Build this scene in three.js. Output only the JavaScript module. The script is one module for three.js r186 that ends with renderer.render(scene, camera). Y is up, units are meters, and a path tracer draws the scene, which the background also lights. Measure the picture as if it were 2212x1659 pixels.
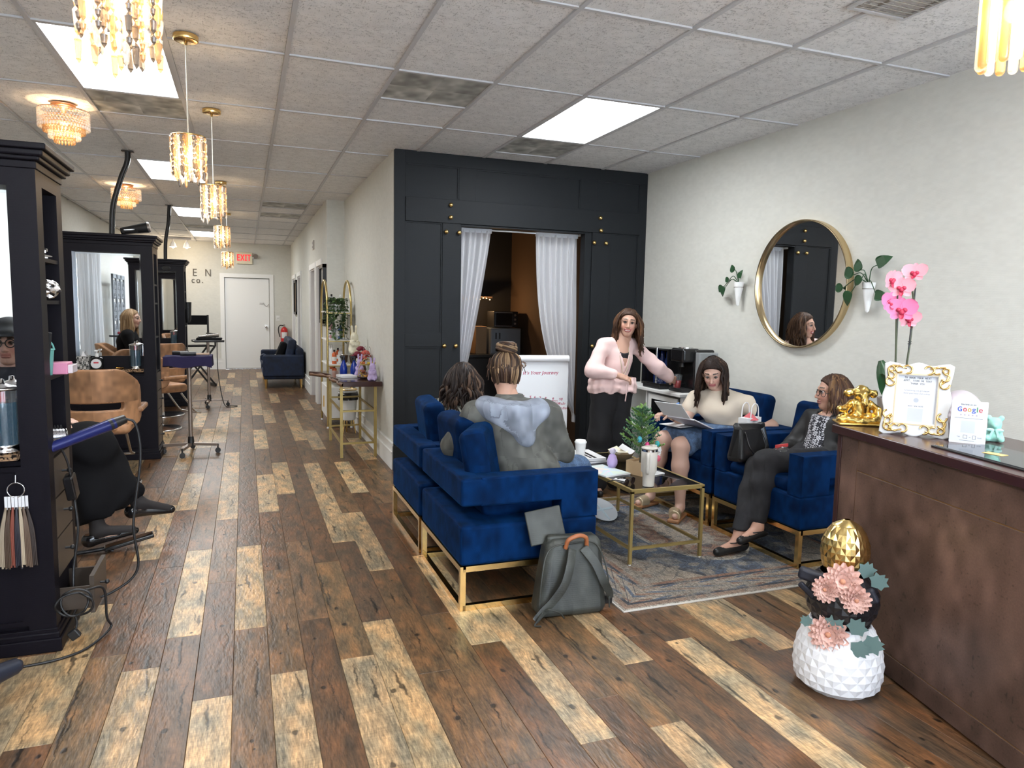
import * as THREE from 'three';
import { RoundedBoxGeometry } from 'three/addons/geometries/RoundedBoxGeometry.js';
import { mergeGeometries } from 'three/addons/utils/BufferGeometryUtils.js';
import { RectAreaLightUniformsLib } from 'three/addons/lights/RectAreaLightUniformsLib.js';
RectAreaLightUniformsLib.init();
const V = (x, y, z) => new THREE.Vector3(x, y, z);
const scene = new THREE.Scene();
const renderer = new THREE.WebGLRenderer({ antialias: true });
renderer.toneMapping = THREE.LinearToneMapping;
renderer.toneMappingExposure = 2.2;
renderer.shadowMap.enabled = true;
// ---------- camera ----------
const FPX = 1534, CAMH = 1.48;
const camera = new THREE.PerspectiveCamera(2 * Math.atan(829.5 / FPX) * 180 / Math.PI, 2212 / 1659, 0.05, 120);
{
  const y = 20.66 * Math.PI / 180, p = 5.95 * Math.PI / 180, r = 1.15 * Math.PI / 180;
  const fw = V(Math.sin(y) * Math.cos(p), -Math.sin(p), -Math.cos(y) * Math.cos(p));
  const rt = V(Math.cos(y), 0, Math.sin(y)), up = rt.clone().cross(fw);
  const R = rt.clone().multiplyScalar(Math.cos(r)).addScaledVector(up, Math.sin(r));
  const U = rt.clone().multiplyScalar(-Math.sin(r)).addScaledVector(up, Math.cos(r));
  camera.position.set(0, CAMH, 0);
  camera.quaternion.setFromRotationMatrix(new THREE.Matrix4().makeBasis(R, U, fw.clone().negate()));
}
scene.add(camera);
// ---------- daylight outside the shop front, ceiling light panels ----------
scene.background = new THREE.Color().setRGB(0.80, 0.93, 1.1);
scene.backgroundIntensity = 6.6;
const CEIL = 2.86, GX = 0.245, GDX = 0.61, GZ = -4.29, GDZ = 1.195;
const gx = (k) => GX + GDX * k, gz = (k) => GZ - GDZ * k;
// light panels: column and row in the ceiling grid
const PANELS = [[-2, 0], [-2, 3], [-2, 6], [-2, 9], [3, 0], [-2, -3], [3, -3], [-2, -5], [3, -5]];
const PANEL_I = 8.6;
for (const [cx, cz] of PANELS) {
  const l = new THREE.RectAreaLight(new THREE.Color().setRGB(0.93, 0.97, 1.0), PANEL_I, 0.58, 1.16);
  l.position.set(gx(cx) + GDX / 2, CEIL - 0.02, gz(cz) - GDZ / 2);
  l.rotation.x = -Math.PI / 2; l.name = 'panel_light';
  scene.add(l);
}
// ---------- helpers ----------
const rngOf = (s) => () => { s |= 0; s = s + 0x6D2B79F5 | 0; let t = Math.imul(s ^ s >>> 15, 1 | s); t = t + Math.imul(t ^ t >>> 7, 61 | t) ^ t; return ((t ^ t >>> 14) >>> 0) / 4294967296; };
const taken = {};
function numbered(n) { const k = taken[n] = (taken[n] ?? -1) + 1; return k ? n + '_' + String(k).padStart(3, '0') : n; }
function uvBox(g) {
  const p = g.attributes.position, n = g.attributes.normal, u = new Float32Array(p.count * 2);
  for (let i = 0; i < p.count; i++) {
    const ax = Math.abs(n.getX(i)), ay = Math.abs(n.getY(i)), az = Math.abs(n.getZ(i)), x = p.getX(i), y = p.getY(i), z = p.getZ(i);
    if (ay >= ax && ay >= az) { u[2 * i] = x; u[2 * i + 1] = z; } else if (ax >= az) { u[2 * i] = z; u[2 * i + 1] = y; } else { u[2 * i] = x; u[2 * i + 1] = y; }
  }
  g.setAttribute('uv', new THREE.BufferAttribute(u, 2)); return g;
}
function mg(list, keepUv) {
  const out = [];
  const flat = (a) => { for (const g of a) { if (Array.isArray(g)) flat(g); else if (g) out.push(g); } };
  flat([list]);
  const withCol = out.some((g) => g.attributes.color);
  const gs = out.map((g0) => {
    const g = g0.index ? g0.toNonIndexed() : g0;
    for (const k of Object.keys(g.attributes)) if (!['position', 'normal', 'uv', 'color'].includes(k)) g.deleteAttribute(k);
    if (!g.attributes.normal) g.computeVertexNormals();
    if (!keepUv || !g.attributes.uv) uvBox(g);
    if (withCol && !g.attributes.color) g.setAttribute('color', new THREE.BufferAttribute(new Float32Array(g.attributes.position.count * 3).fill(1), 3));
    g.morphAttributes = {}; return g;
  });
  return gs.length === 1 ? gs[0] : mergeGeometries(gs);
}
function P(name, geos, m, parent, o = {}) {
  const me = new THREE.Mesh(o.shared || mg(geos, o.keepUv), m);
  me.name = name; me.castShadow = me.receiveShadow = true;
  if (o.label) me.userData.label = o.label;
  if (o.kind) me.userData.kind = o.kind;
  if (o.at) me.position.set(...o.at);
  if (o.ry) me.rotation.y = o.ry;
  parent.add(me); return me;
}
function T(name, label, category, at = [0, 0, 0], ry = 0, group) {
  const g = new THREE.Group(); g.name = numbered(name); g.position.set(...at); g.rotation.y = ry;
  g.userData = { label, category }; if (group) g.userData.group = group;
  scene.add(g); return g;
}
function one(name, label, category, geos, m, o = {}) {
  const me = P(numbered(name), geos, m, scene, o); me.userData = { label, category }; if (o.group) me.userData.group = o.group; return me;
}
function struct(name, geos, m, o = {}) { const me = P(name, geos, m, scene, o); me.userData.kind = 'structure'; return me; }
function structG(name) { const g = new THREE.Group(); g.name = name; g.userData.kind = 'structure'; scene.add(g); return g; }
// geometry makers
const bx = (x0, x1, y0, y1, z0, z1) => new THREE.BoxGeometry(x1 - x0, y1 - y0, Math.abs(z1 - z0)).translate((x0 + x1) / 2, (y0 + y1) / 2, (z0 + z1) / 2);
const rb = (x0, x1, y0, y1, z0, z1, r = 0.01, s = 3) => new RoundedBoxGeometry(x1 - x0, y1 - y0, Math.abs(z1 - z0), s, r).translate((x0 + x1) / 2, (y0 + y1) / 2, (z0 + z1) / 2);
const cyl = (r0, r1, h, x = 0, y = 0, z = 0, n = 20) => new THREE.CylinderGeometry(r1, r0, h, n).translate(x, y + h / 2, z);
function rod(a, b, r0, r1 = r0, n = 8) {
  a = Array.isArray(a) ? V(...a) : a; b = Array.isArray(b) ? V(...b) : b;
  const d = b.clone().sub(a), g = new THREE.CylinderGeometry(r1, r0, d.length(), n);
  g.applyQuaternion(new THREE.Quaternion().setFromUnitVectors(V(0, 1, 0), d.normalize()));
  return g.translate((a.x + b.x) / 2, (a.y + b.y) / 2, (a.z + b.z) / 2);
}
function bar(a, b, w, h = w) { // rectangular bar along axis-ish line
  a = V(...a); b = V(...b); const d = b.clone().sub(a), g = new THREE.BoxGeometry(w, h, d.length());
  const m = new THREE.Matrix4().lookAt(b, a, Math.abs(d.clone().normalize().y) > 0.99 ? V(1, 0, 0) : V(0, 1, 0)); g.applyMatrix4(m);
  return g.translate((a.x + b.x) / 2, (a.y + b.y) / 2, (a.z + b.z) / 2);
}
function tube(pts, r, seg = 0, rad = 7, closed = false) {
  const c = new THREE.CatmullRomCurve3(pts.map((p) => Array.isArray(p) ? V(...p) : p), closed, 'catmullrom', 0.5);
  const n = seg || pts.length * 5; const g = new THREE.TubeGeometry(c, n, typeof r === 'number' ? r : 1, rad, closed);
  if (typeof r !== 'number') {
    const p = g.attributes.position, w = V(0, 0, 0);
    for (let i = 0; i <= n; i++) { c.getPointAt(i / n, w); const k = r(i / n); for (let j = 0; j <= rad; j++) { const q = i * (rad + 1) + j; p.setXYZ(q, w.x + (p.getX(q) - w.x) * k, w.y + (p.getY(q) - w.y) * k, w.z + (p.getZ(q) - w.z) * k); } }
    g.computeVertexNormals();
  }
  return g;
}
const lathe = (pts, n = 28) => new THREE.LatheGeometry(pts.map(([r, y]) => new THREE.Vector2(Math.max(r, 1e-4), y)), n);
const sph = (r, x = 0, y = 0, z = 0, n = 16, sx = 1, sy = 1, sz = 1) => new THREE.SphereGeometry(r, n, Math.max(6, n * 0.7 | 0)).scale(sx, sy, sz).translate(x, y, z);
const tf = (g, o) => { // transform list of geometries
  const m = new THREE.Matrix4().compose(V(...(o.at || [0, 0, 0])), new THREE.Quaternion().setFromEuler(new THREE.Euler(o.rx || 0, o.ry || 0, o.rz || 0, 'YXZ')), typeof o.s === 'number' ? V(o.s, o.s, o.s) : V(...(o.s || [1, 1, 1])));
  const f = (a) => Array.isArray(a) ? a.map(f) : a.applyMatrix4(m); return f(g);
};
function extr(shapePts, depth, bevel = 0, o = {}) {
  const s = new THREE.Shape(shapePts.map(([x, y]) => new THREE.Vector2(x, y)));
  return new THREE.ExtrudeGeometry(s, { depth, bevelEnabled: bevel > 0, bevelSize: bevel, bevelThickness: bevel, bevelSegments: 2, curveSegments: 10, ...o });
}
const col = (g, c) => { const n = g.attributes.position.count, a = new Float32Array(n * 3); for (let i = 0; i < n; i++) a.set(c, i * 3); g.setAttribute('color', new THREE.BufferAttribute(a, 3)); return g; };
// materials: linear rgb
const std = (c, rough = 0.7, metal = 0, o = {}) => new THREE.MeshPhysicalMaterial({ color: new THREE.Color().setRGB(...c), roughness: rough, metalness: metal, side: THREE.DoubleSide, ...o });
// value noise
function noise2(seed, px, py) {
  const r = rngOf(seed), a = new Float32Array(px * py); for (let i = 0; i < a.length; i++) a[i] = r();
  return (x, y) => { // x,y in cells, periodic
    const xi = Math.floor(x), yi = Math.floor(y), fx = x - xi, fy = y - yi, sx = fx * fx * (3 - 2 * fx), sy = fy * fy * (3 - 2 * fy);
    const x0 = ((xi % px) + px) % px, x1 = (x0 + 1) % px, y0 = ((yi % py) + py) % py, y1 = (y0 + 1) % py;
    const p = a[y0 * px + x0], q = a[y0 * px + x1], s = a[y1 * px + x0], t = a[y1 * px + x1];
    return (p + (q - p) * sx) * (1 - sy) + (s + (t - s) * sx) * sy;
  };
}
function tex(w, h, fn, o = {}) { // fn(x,y)->[r,g,b] sRGB 0..1 or number
  const d = new Uint8Array(w * h * 4);
  for (let y = 0; y < h; y++) for (let x = 0; x < w; x++) { const v = fn(x, y), i = (y * w + x) * 4; if (typeof v === 'number') { d[i] = d[i + 1] = d[i + 2] = Math.max(0, Math.min(255, v * 255)); } else { d[i] = Math.max(0, Math.min(255, v[0] * 255)); d[i + 1] = Math.max(0, Math.min(255, v[1] * 255)); d[i + 2] = Math.max(0, Math.min(255, v[2] * 255)); } d[i + 3] = 255; }
  const t = new THREE.DataTexture(d, w, h, THREE.RGBAFormat); t.wrapS = t.wrapT = THREE.RepeatWrapping; t.magFilter = THREE.LinearFilter; t.minFilter = THREE.LinearMipmapLinearFilter; t.generateMipmaps = true;
  if (!o.data) t.colorSpace = THREE.SRGBColorSpace;
  if (o.size) t.repeat.set(1 / o.size[0], 1 / o.size[1]);
  t.needsUpdate = true; return t;
}
function canvasTex(w, h, draw) { const c = document.createElement('canvas'); c.width = w; c.height = h; draw(c.getContext('2d'), w, h); const t = new THREE.CanvasTexture(c); t.colorSpace = THREE.SRGBColorSpace; t.magFilter = THREE.LinearFilter; return t; }
// a printed sheet: plane with uv 0..1 facing +z
const sheet = (w, h) => new THREE.PlaneGeometry(w, h);
// ---------- implicit surfaces (surface nets) ----------
function sdfMesh(f, lo, hi, h, slack = 1.7) {
  const nx = Math.ceil((hi[0] - lo[0]) / h) + 1, ny = Math.ceil((hi[1] - lo[1]) / h) + 1, nz = Math.ceil((hi[2] - lo[2]) / h) + 1, B = 5;
  const v = new Float32Array(nx * ny * nz), id = (i, j, k) => (k * ny + j) * nx + i;
  for (let K = 0; K < nz; K += B) for (let J = 0; J < ny; J += B) for (let I = 0; I < nx; I += B) {
    const c = f(lo[0] + (I + (B - 1) / 2) * h, lo[1] + (J + (B - 1) / 2) * h, lo[2] + (K + (B - 1) / 2) * h), far = Math.abs(c) > h * B * 0.87 * slack;
    for (let k = K; k < Math.min(nz, K + B); k++) for (let j = J; j < Math.min(ny, J + B); j++) for (let i = I; i < Math.min(nx, I + B); i++) v[id(i, j, k)] = far ? c : f(lo[0] + i * h, lo[1] + j * h, lo[2] + k * h);
  }
  const vid = new Int32Array(nx * ny * nz).fill(-1), pos = [], idx = [];
  for (let k = 0; k < nz - 1; k++) for (let j = 0; j < ny - 1; j++) for (let i = 0; i < nx - 1; i++) {
    let m = 0; const q = [];
    for (let c = 0; c < 8; c++) { const w = v[id(i + (c & 1), j + (c >> 1 & 1), k + (c >> 2))]; q.push(w); if (w < 0) m |= 1 << c; }
    if (m === 0 || m === 255) continue;
    let n = 0, x = 0, y = 0, z = 0;
    for (const [a, b] of [[0, 1], [2, 3], [4, 5], [6, 7], [0, 2], [1, 3], [4, 6], [5, 7], [0, 4], [1, 5], [2, 6], [3, 7]]) { if ((q[a] < 0) === (q[b] < 0)) continue; const t = q[a] / (q[a] - q[b]); x += (a & 1) + t * ((b & 1) - (a & 1)); y += (a >> 1 & 1) + t * ((b >> 1 & 1) - (a >> 1 & 1)); z += (a >> 2) + t * ((b >> 2) - (a >> 2)); n++; }
    vid[id(i, j, k)] = pos.length / 3; pos.push(lo[0] + (i + x / n) * h, lo[1] + (j + y / n) * h, lo[2] + (k + z / n) * h);
  }
  const quad = (a, b, c, d, flip) => { if (a < 0 || b < 0 || c < 0 || d < 0) return; if (flip) idx.push(a, c, b, a, d, c); else idx.push(a, b, c, a, c, d); };
  for (let k = 1; k < nz - 1; k++) for (let j = 1; j < ny - 1; j++) for (let i = 1; i < nx - 1; i++) {
    const s = v[id(i, j, k)] < 0;
    if (s !== v[id(i + 1, j, k)] < 0) quad(vid[id(i, j - 1, k - 1)], vid[id(i, j, k - 1)], vid[id(i, j, k)], vid[id(i, j - 1, k)], !s);
    if (s !== v[id(i, j + 1, k)] < 0) quad(vid[id(i - 1, j, k - 1)], vid[id(i - 1, j, k)], vid[id(i, j, k)], vid[id(i, j, k - 1)], !s);
    if (s !== v[id(i, j, k + 1)] < 0) quad(vid[id(i - 1, j - 1, k)], vid[id(i, j - 1, k)], vid[id(i, j, k)], vid[id(i - 1, j, k)], !s);
  }
  const nor = new Float32Array(pos.length), e = h * 0.5;
  for (let i = 0; i < pos.length; i += 3) { const x = pos[i], y = pos[i + 1], z = pos[i + 2]; let a = f(x + e, y, z) - f(x - e, y, z), b = f(x, y + e, z) - f(x, y - e, z), c = f(x, y, z + e) - f(x, y, z - e); const l = Math.hypot(a, b, c) || 1; nor[i] = a / l; nor[i + 1] = b / l; nor[i + 2] = c / l; }
  const g = new THREE.BufferGeometry(); g.setAttribute('position', new THREE.Float32BufferAttribute(pos, 3)); g.setAttribute('normal', new THREE.BufferAttribute(nor, 3)); g.setIndex(idx); return g;
}
const smin = (a, b, k) => { const q = Math.max(k - Math.abs(a - b), 0) / k; return Math.min(a, b) - q * q * k * 0.25; };
function capD(x, y, z, a, b, ra, rb) { // tapered capsule
  const bx_ = b[0] - a[0], by = b[1] - a[1], bz = b[2] - a[2], px = x - a[0], py = y - a[1], pz = z - a[2];
  const t = Math.max(0, Math.min(1, (px * bx_ + py * by + pz * bz) / (bx_ * bx_ + by * by + bz * bz + 1e-9)));
  return Math.hypot(px - bx_ * t, py - by * t, pz - bz * t) - (ra + (rb - ra) * t);
}
const ellD = (x, y, z, c, r) => { const a = (x - c[0]) / r[0], b = (y - c[1]) / r[1], d = (z - c[2]) / r[2], k = Math.hypot(a, b, d), k2 = Math.hypot(a / r[0], b / r[1], d / r[2]); return k2 < 1e-6 ? -Math.min(...r) : k * (k - 1) / k2; };
function bonesD(bones, k0 = 0.03) { // bones: [a, b, ra, rb, k?, squash?]
  return (x, y, z) => { let d = 9; for (const q of bones) d = smin(d, capD(x, y, z, q[0], q[1], q[2], q[3]), q[4] ?? k0); return d; };
}
function boundsOf(bones, pad = 0.05) { const lo = [9, 9, 9], hi = [-9, -9, -9]; for (const q of bones) for (const [p, r] of [[q[0], q[2]], [q[1], q[3]]]) for (let i = 0; i < 3; i++) { lo[i] = Math.min(lo[i], p[i] - r - pad); hi[i] = Math.max(hi[i], p[i] + r + pad); } return [lo, hi]; }
// ---------- materials ----------
const n64 = noise2(11, 64, 64), n32 = noise2(12, 32, 32), n16 = noise2(13, 16, 16), n128 = noise2(14, 128, 128);
const wallBump = tex(512, 512, (x, y) => 0.5 + 0.3 * (n128(x / 8, y / 4) - 0.5) + 0.2 * (n128(x / 4, y / 4) - 0.5) + 0.15 * Math.sin(y * 0.785), { data: true, size: [0.6, 0.6] });
const wallMap = tex(256, 256, (x, y) => { const k = 0.98 + 0.025 * (n64(x / 8, y / 4) - 0.5) + 0.012 * (n16(x / 16, y / 16) - 0.5); return [k, k, k]; }, { size: [1.1, 1.1] });
const mWall = std([0.66, 0.655, 0.60], 0.85, 0, { bumpMap: wallBump, bumpScale: 0.0005, map: wallMap });
const mWhite = std([0.80, 0.80, 0.78], 0.5);
const mTrimGrey = std([0.62, 0.60, 0.60], 0.6);
const mDark = std([0.0135, 0.0155, 0.0175], 0.55, 0, { specularIntensity: 0.35, bumpMap: wallBump, bumpScale: 0.0004 });
const mBrass = std([0.72, 0.50, 0.20], 0.28, 1);
const mGold = std([0.80, 0.55, 0.22], 0.2, 1);
const mGoldMatte = std([0.45, 0.34, 0.13], 0.42, 0.75);
const mChrome = std([0.75, 0.75, 0.76], 0.15, 1);
const mSteel = std([0.40, 0.37, 0.34], 0.35, 0.9);
const mBlack = std([0.012, 0.012, 0.013], 0.45);
const mBlackGloss = std([0.010, 0.010, 0.011], 0.12);
const mBlackCloth = std([0.006, 0.006, 0.007], 0.9, 0, { specularIntensity: 0.25 });
const mMirror = std([0.86, 0.87, 0.87], 0.015, 1);
const mPaper = std([0.70, 0.70, 0.71], 0.8);
const mGlass = std([1, 1, 1], 0.02, 0, { transmission: 1, thickness: 0, ior: 1.5 });
const mLeaf = std([0.045, 0.12, 0.03], 0.5, 0, { transmission: 0.12, thickness: 0 });
const mLeafDark = std([0.022, 0.07, 0.027], 0.35);
// ---------- ceiling ----------
const tileBump = tex(512, 512, (x, y) => {
  const a = n128(x / 4, y / 9), b = n128(y / 5 + 7, x / 5 + 3), w = n64(x / 8 + 3 * n64(y / 8, x / 8), y / 8);
  return 0.75 - (a > 0.8 ? 0.45 * (a - 0.8) / 0.2 : 0) - (w > 0.78 ? 0.35 : 0) + 0.12 * (b - 0.5);
}, { data: true, size: [0.61, 0.61] });
const tileMap = tex(512, 512, (x, y) => { const a = n128(x / 4, y / 9), w = n64(x / 8 + 3 * n64(y / 8, x / 8), y / 8); const k = 0.93 - (a > 0.84 ? 0.12 : 0) - (w > 0.82 ? 0.1 : 0) + 0.05 * (n16(x / 32, y / 32) - 0.5); return [k, k * 0.995, k * 0.985]; }, { size: [0.61, 0.61] });
const mTile = std([0.88, 0.88, 0.89], 0.95, 0, { bumpMap: tileBump, bumpScale: 0.004, map: tileMap });
const mTileB = std([0.84, 0.84, 0.85], 0.95, 0, { bumpMap: tileBump, bumpScale: 0.005, map: tileMap });
const mGrid = std([0.5, 0.5, 0.51], 0.6);
const mSmudge = std([0.66, 0.66, 0.64], 0.75, 0, { map: tex(256, 256, (x, y) => { const k = 0.8 + 0.35 * (n16(x / 32, y / 40) - 0.5) + 0.18 * (n32(x / 12, y / 16) - 0.5); return [k, k, k * 0.98]; }, { size: [0.8, 0.8] }) });
const mPanelGlow = new THREE.MeshStandardMaterial({ color: 0xffffff, emissive: new THREE.Color().setRGB(0.95, 0.98, 1), emissiveIntensity: 2.2, roughness: 0.6 });
const RX0 = -2.25, RX1 = 3.8, RZ0 = 2.6, RZ1 = -17.5;
const ceiling = struct('ceiling', bx(RX0 - 0.1, RX1 + 0.1, CEIL + 0.03, CEIL + 0.13, RZ1 - 0.1, RZ0 + 0.1), mGrid);
{
  const half = { '1,0,0': 1, '-2,1,0': 1, '3,1,0': 1 };
  const grid = [];
  for (let k = -5; k <= 6; k++) { const x = gx(k); if (x > RX0 && x < RX1) grid.push(bx(x - 0.012, x + 0.012, CEIL - 0.004, CEIL + 0.03, RZ1, RZ0)); }
  for (let k = -6; k <= 12; k++) { const z = gz(k); if (z < RZ0 && z > RZ1) grid.push(bx(RX0, RX1, CEIL - 0.003, CEIL + 0.03, z - 0.011, z + 0.011)); }
  const gcross = [];
  const isP = (i, j) => PANELS.some(([a, b]) => a === i && b === j);
  const tiles = {};
  for (let i = -5; i <= 6; i++) for (let j = -6; j <= 11; j++) {
    const x0 = Math.max(gx(i) + 0.013, RX0), x1 = Math.min(gx(i + 1) - 0.013, RX1), z0 = Math.min(gz(j) - 0.012, RZ0), z1 = Math.max(gz(j + 1) + 0.012, RZ1);
    if (x1 - x0 < 0.05 || z0 - z1 < 0.05 || isP(i, j)) continue;
    const r = rngOf(i * 77 + j * 13 + 5);
    const split = (i === 1 && j === 0) || (i === -2 && j === 1) || (i === 3 && j === 1) || (i === 0 && j === 5.0) || (j === 5 && i === 0) || (i === 0 && j === 6) || (i === -2 && j === 8);
    const parts = split ? [[z0, z0 - 0.575, true], [z0 - 0.6, z1, false]] : [[z0, z1, false]];
    if (split) gcross.push(bx(x0, x1, CEIL - 0.003, CEIL + 0.03, z0 - 0.6, z0 - 0.575));
    for (const [a, b, dirty] of parts) {
      const dy = (r() - 0.5) * 0.004;
      const key = [(x1 - x0).toFixed(3), (a - b).toFixed(3)].join();
      const g = tiles[key] ??= uvBox(new THREE.BoxGeometry(x1 - x0, 0.014, a - b));
      P(dirty ? 'smudged_tile' : 'tile', null, dirty ? mSmudge : (r() < 0.3 ? mTileB : mTile), ceiling, { shared: g, at: [(x0 + x1) / 2, CEIL + 0.012 + dy, (a + b) / 2], label: dirty ? 'grey smudged ceiling panel' : undefined });
    }
  }
  P('grid', [grid, gcross], mGrid, ceiling, { label: 'white metal ceiling grid' });
  PANELS.forEach(([i, j], n) => {
    const x0 = gx(i) + 0.012, x1 = gx(i + 1) - 0.012, z0 = gz(j) - 0.011, z1 = gz(j + 1) + 0.011;
    const names = ['recessed ceiling light panel over the aisle beside the first styling tower', 'recessed ceiling light panel over the second styling tower', 'recessed ceiling light panel over the third styling tower', 'recessed ceiling light panel closest to the exit door', 'recessed ceiling light panel before the dark panelled partition'];
    const t = T('ceiling_light', names[n] || 'recessed ceiling light panel towards the shop front', 'ceiling light', [(x0 + x1) / 2, CEIL, (z0 + z1) / 2], 0, n > 4 ? 'light panels by the shop front' : undefined);
    const w = (x1 - x0) / 2, d = (z0 - z1) / 2;
    P('diffuser', bx(-w + 0.012, w - 0.012, 0.0, 0.006, -d + 0.012, d - 0.012), mPanelGlow, t, { label: 'glowing white diffuser' });
    P('frame', [bx(-w, w, -0.002, 0.01, -d, -d + 0.014), bx(-w, w, -0.002, 0.01, d - 0.014, d), bx(-w, -w + 0.014, -0.002, 0.01, -d, d), bx(w - 0.014, w, -0.002, 0.01, -d, d)], mGrid, t);
  });
  const t = T('ceiling_vent', 'small grey slotted air vent in the ceiling', 'vent', [2.72, CEIL - 0.003, -2.44]);
  P('frame', [bx(-0.17, 0.17, -0.006, 0.004, -0.17, -0.15), bx(-0.17, 0.17, -0.006, 0.004, 0.15, 0.17), bx(-0.17, -0.15, -0.006, 0.004, -0.15, 0.15), bx(0.15, 0.17, -0.006, 0.004, -0.15, 0.15)], mGrid, t);
  for (let k = 0; k < 9; k++) P('slat', tf([bx(-0.15, 0.15, -0.001, 0.001, -0.012, 0.012)], { rx: 0.6, at: [0, -0.001, -0.136 + k * 0.034] }), mSteel, t);
}
// ---------- floor: planks ----------
const floor = struct('floor', bx(RX0 - 0.1, RX1 + 0.1, -0.12, -0.012, RZ1 - 0.1, RZ0 + 0.1), std([0.05, 0.035, 0.025], 0.8));
const ROWS = 12, AW = 2048, AH = 1920, RH = 160; // atlas: rows 0-6 brown, 7-11 pale
const plankTex = (() => {
  const base = [[.365, .27, .188], [.34, .248, .175], [.40, .302, .208], [.35, .265, .195], [.42, .325, .222], [.355, .252, .168], [.385, .297, .215], [.64, .545, .415], [.60, .51, .39], [.66, .565, .43], [.585, .50, .385], [.62, .52, .385]];
  const cracks = []; // dark knots and cracks per row
  const r = rngOf(99);
  for (let i = 0; i < ROWS; i++) {
    const list = [];
    const nc = 3 + (r() * 3 | 0);
    for (let c = 0; c < nc; c++) { let x = r() * 1900, y = 20 + r() * 120; const n = 14 + (r() * 45 | 0), up = (r() - 0.5) * 0.7; let w = 1.5 + r() * 5; for (let k = 0; k < n; k++) { list.push([x, y, w * (0.4 + 0.8 * Math.sin(Math.PI * k / n)) * (0.7 + 0.6 * r())]); x += 8 + r() * 6; y += up + (r() - 0.5) * 7; } }
    for (let c = 0; c < 2; c++) { const x = r() * 2000, y = 20 + r() * 120, R = 5 + r() * 9; for (let k = 0; k < 10; k++) list.push([x + (r() - 0.5) * R * 2.6, y + (r() - 0.5) * R, R * (0.25 + 0.5 * r())]); }
    cracks.push(list);
  }
  const dark = new Float32Array(AW * AH);
  cracks.forEach((list, i) => { for (const [cx, cy, R] of list) { const s = Math.ceil(R * 2.5); for (let dy = -s; dy <= s; dy++) for (let dx = -s * 2; dx <= s * 2; dx++) { const X = Math.round(cx + dx), Y = Math.round(cy + dy); if (X < 0 || X >= AW || Y < 2 || Y >= RH - 2) continue; const q = Math.exp(-((dx / 2) ** 2 + dy * dy) / (R * R)); const id = (i * RH + Y) * AW + X; dark[id] = Math.min(1, dark[id] + q * 0.65); } } });
  const hn = noise2(21, 64, 256), fn = noise2(22, 256, 512), cn = noise2(23, 32, 32), sw = noise2(24, 512, 64);
  const colr = tex(AW, AH, (x, y) => {
    const i = Math.min(ROWS - 1, y / RH | 0), b = base[i], pale = i > 6;
    const warp = 6 * (cn(x / 200 + i * 3, y / 60) - 0.5);
    const g = hn(x / 60 + i * 7, (y + warp * 4) / 7), f = fn(x / 26 + i * 3, (y + warp * 2) / 2.2), c = cn(x / 160 + i * 5, y / 45 + 7 * i), s = sw(x / 5, y / 50 + i * 9);
    let k = 1 + 0.34 * (g - 0.5) + 0.3 * (f - 0.5) + 0.3 * (c - 0.5) + (pale ? 0.14 : 0.1) * (s - 0.5);
    const d = dark[y * AW + x]; k *= 1 - (pale ? 0.5 : 0.6) * d;
    const rr = 1 + 0.14 * (c - 0.5);
    const e = (y % RH < 2 || y % RH > RH - 3 || x < 3 || x > AW - 4) ? 0.6 : 1;
    return [b[0] * k * e * rr, b[1] * k * e, b[2] * k * e / rr];
  });
  const bump = tex(1024, 960, (x, y) => { const i = y / 80 | 0; return 0.5 + 0.55 * (hn(x / 30 + i * 7, y / 5.5 + 3 * (cn(x / 100, y / 20) - 0.5)) - 0.5) + 0.25 * (fn(x / 13, y / 1.5) - 0.5) - 0.4 * dark[(y * 2) * AW + x * 2]; }, { data: true });
  return { colr, bump };
})();
const mPlank = std([1, 1, 1], 0.36, 0, { map: plankTex.colr, bumpMap: plankTex.bump, bumpScale: 0.0011, specularIntensity: 0.9 });
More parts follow.
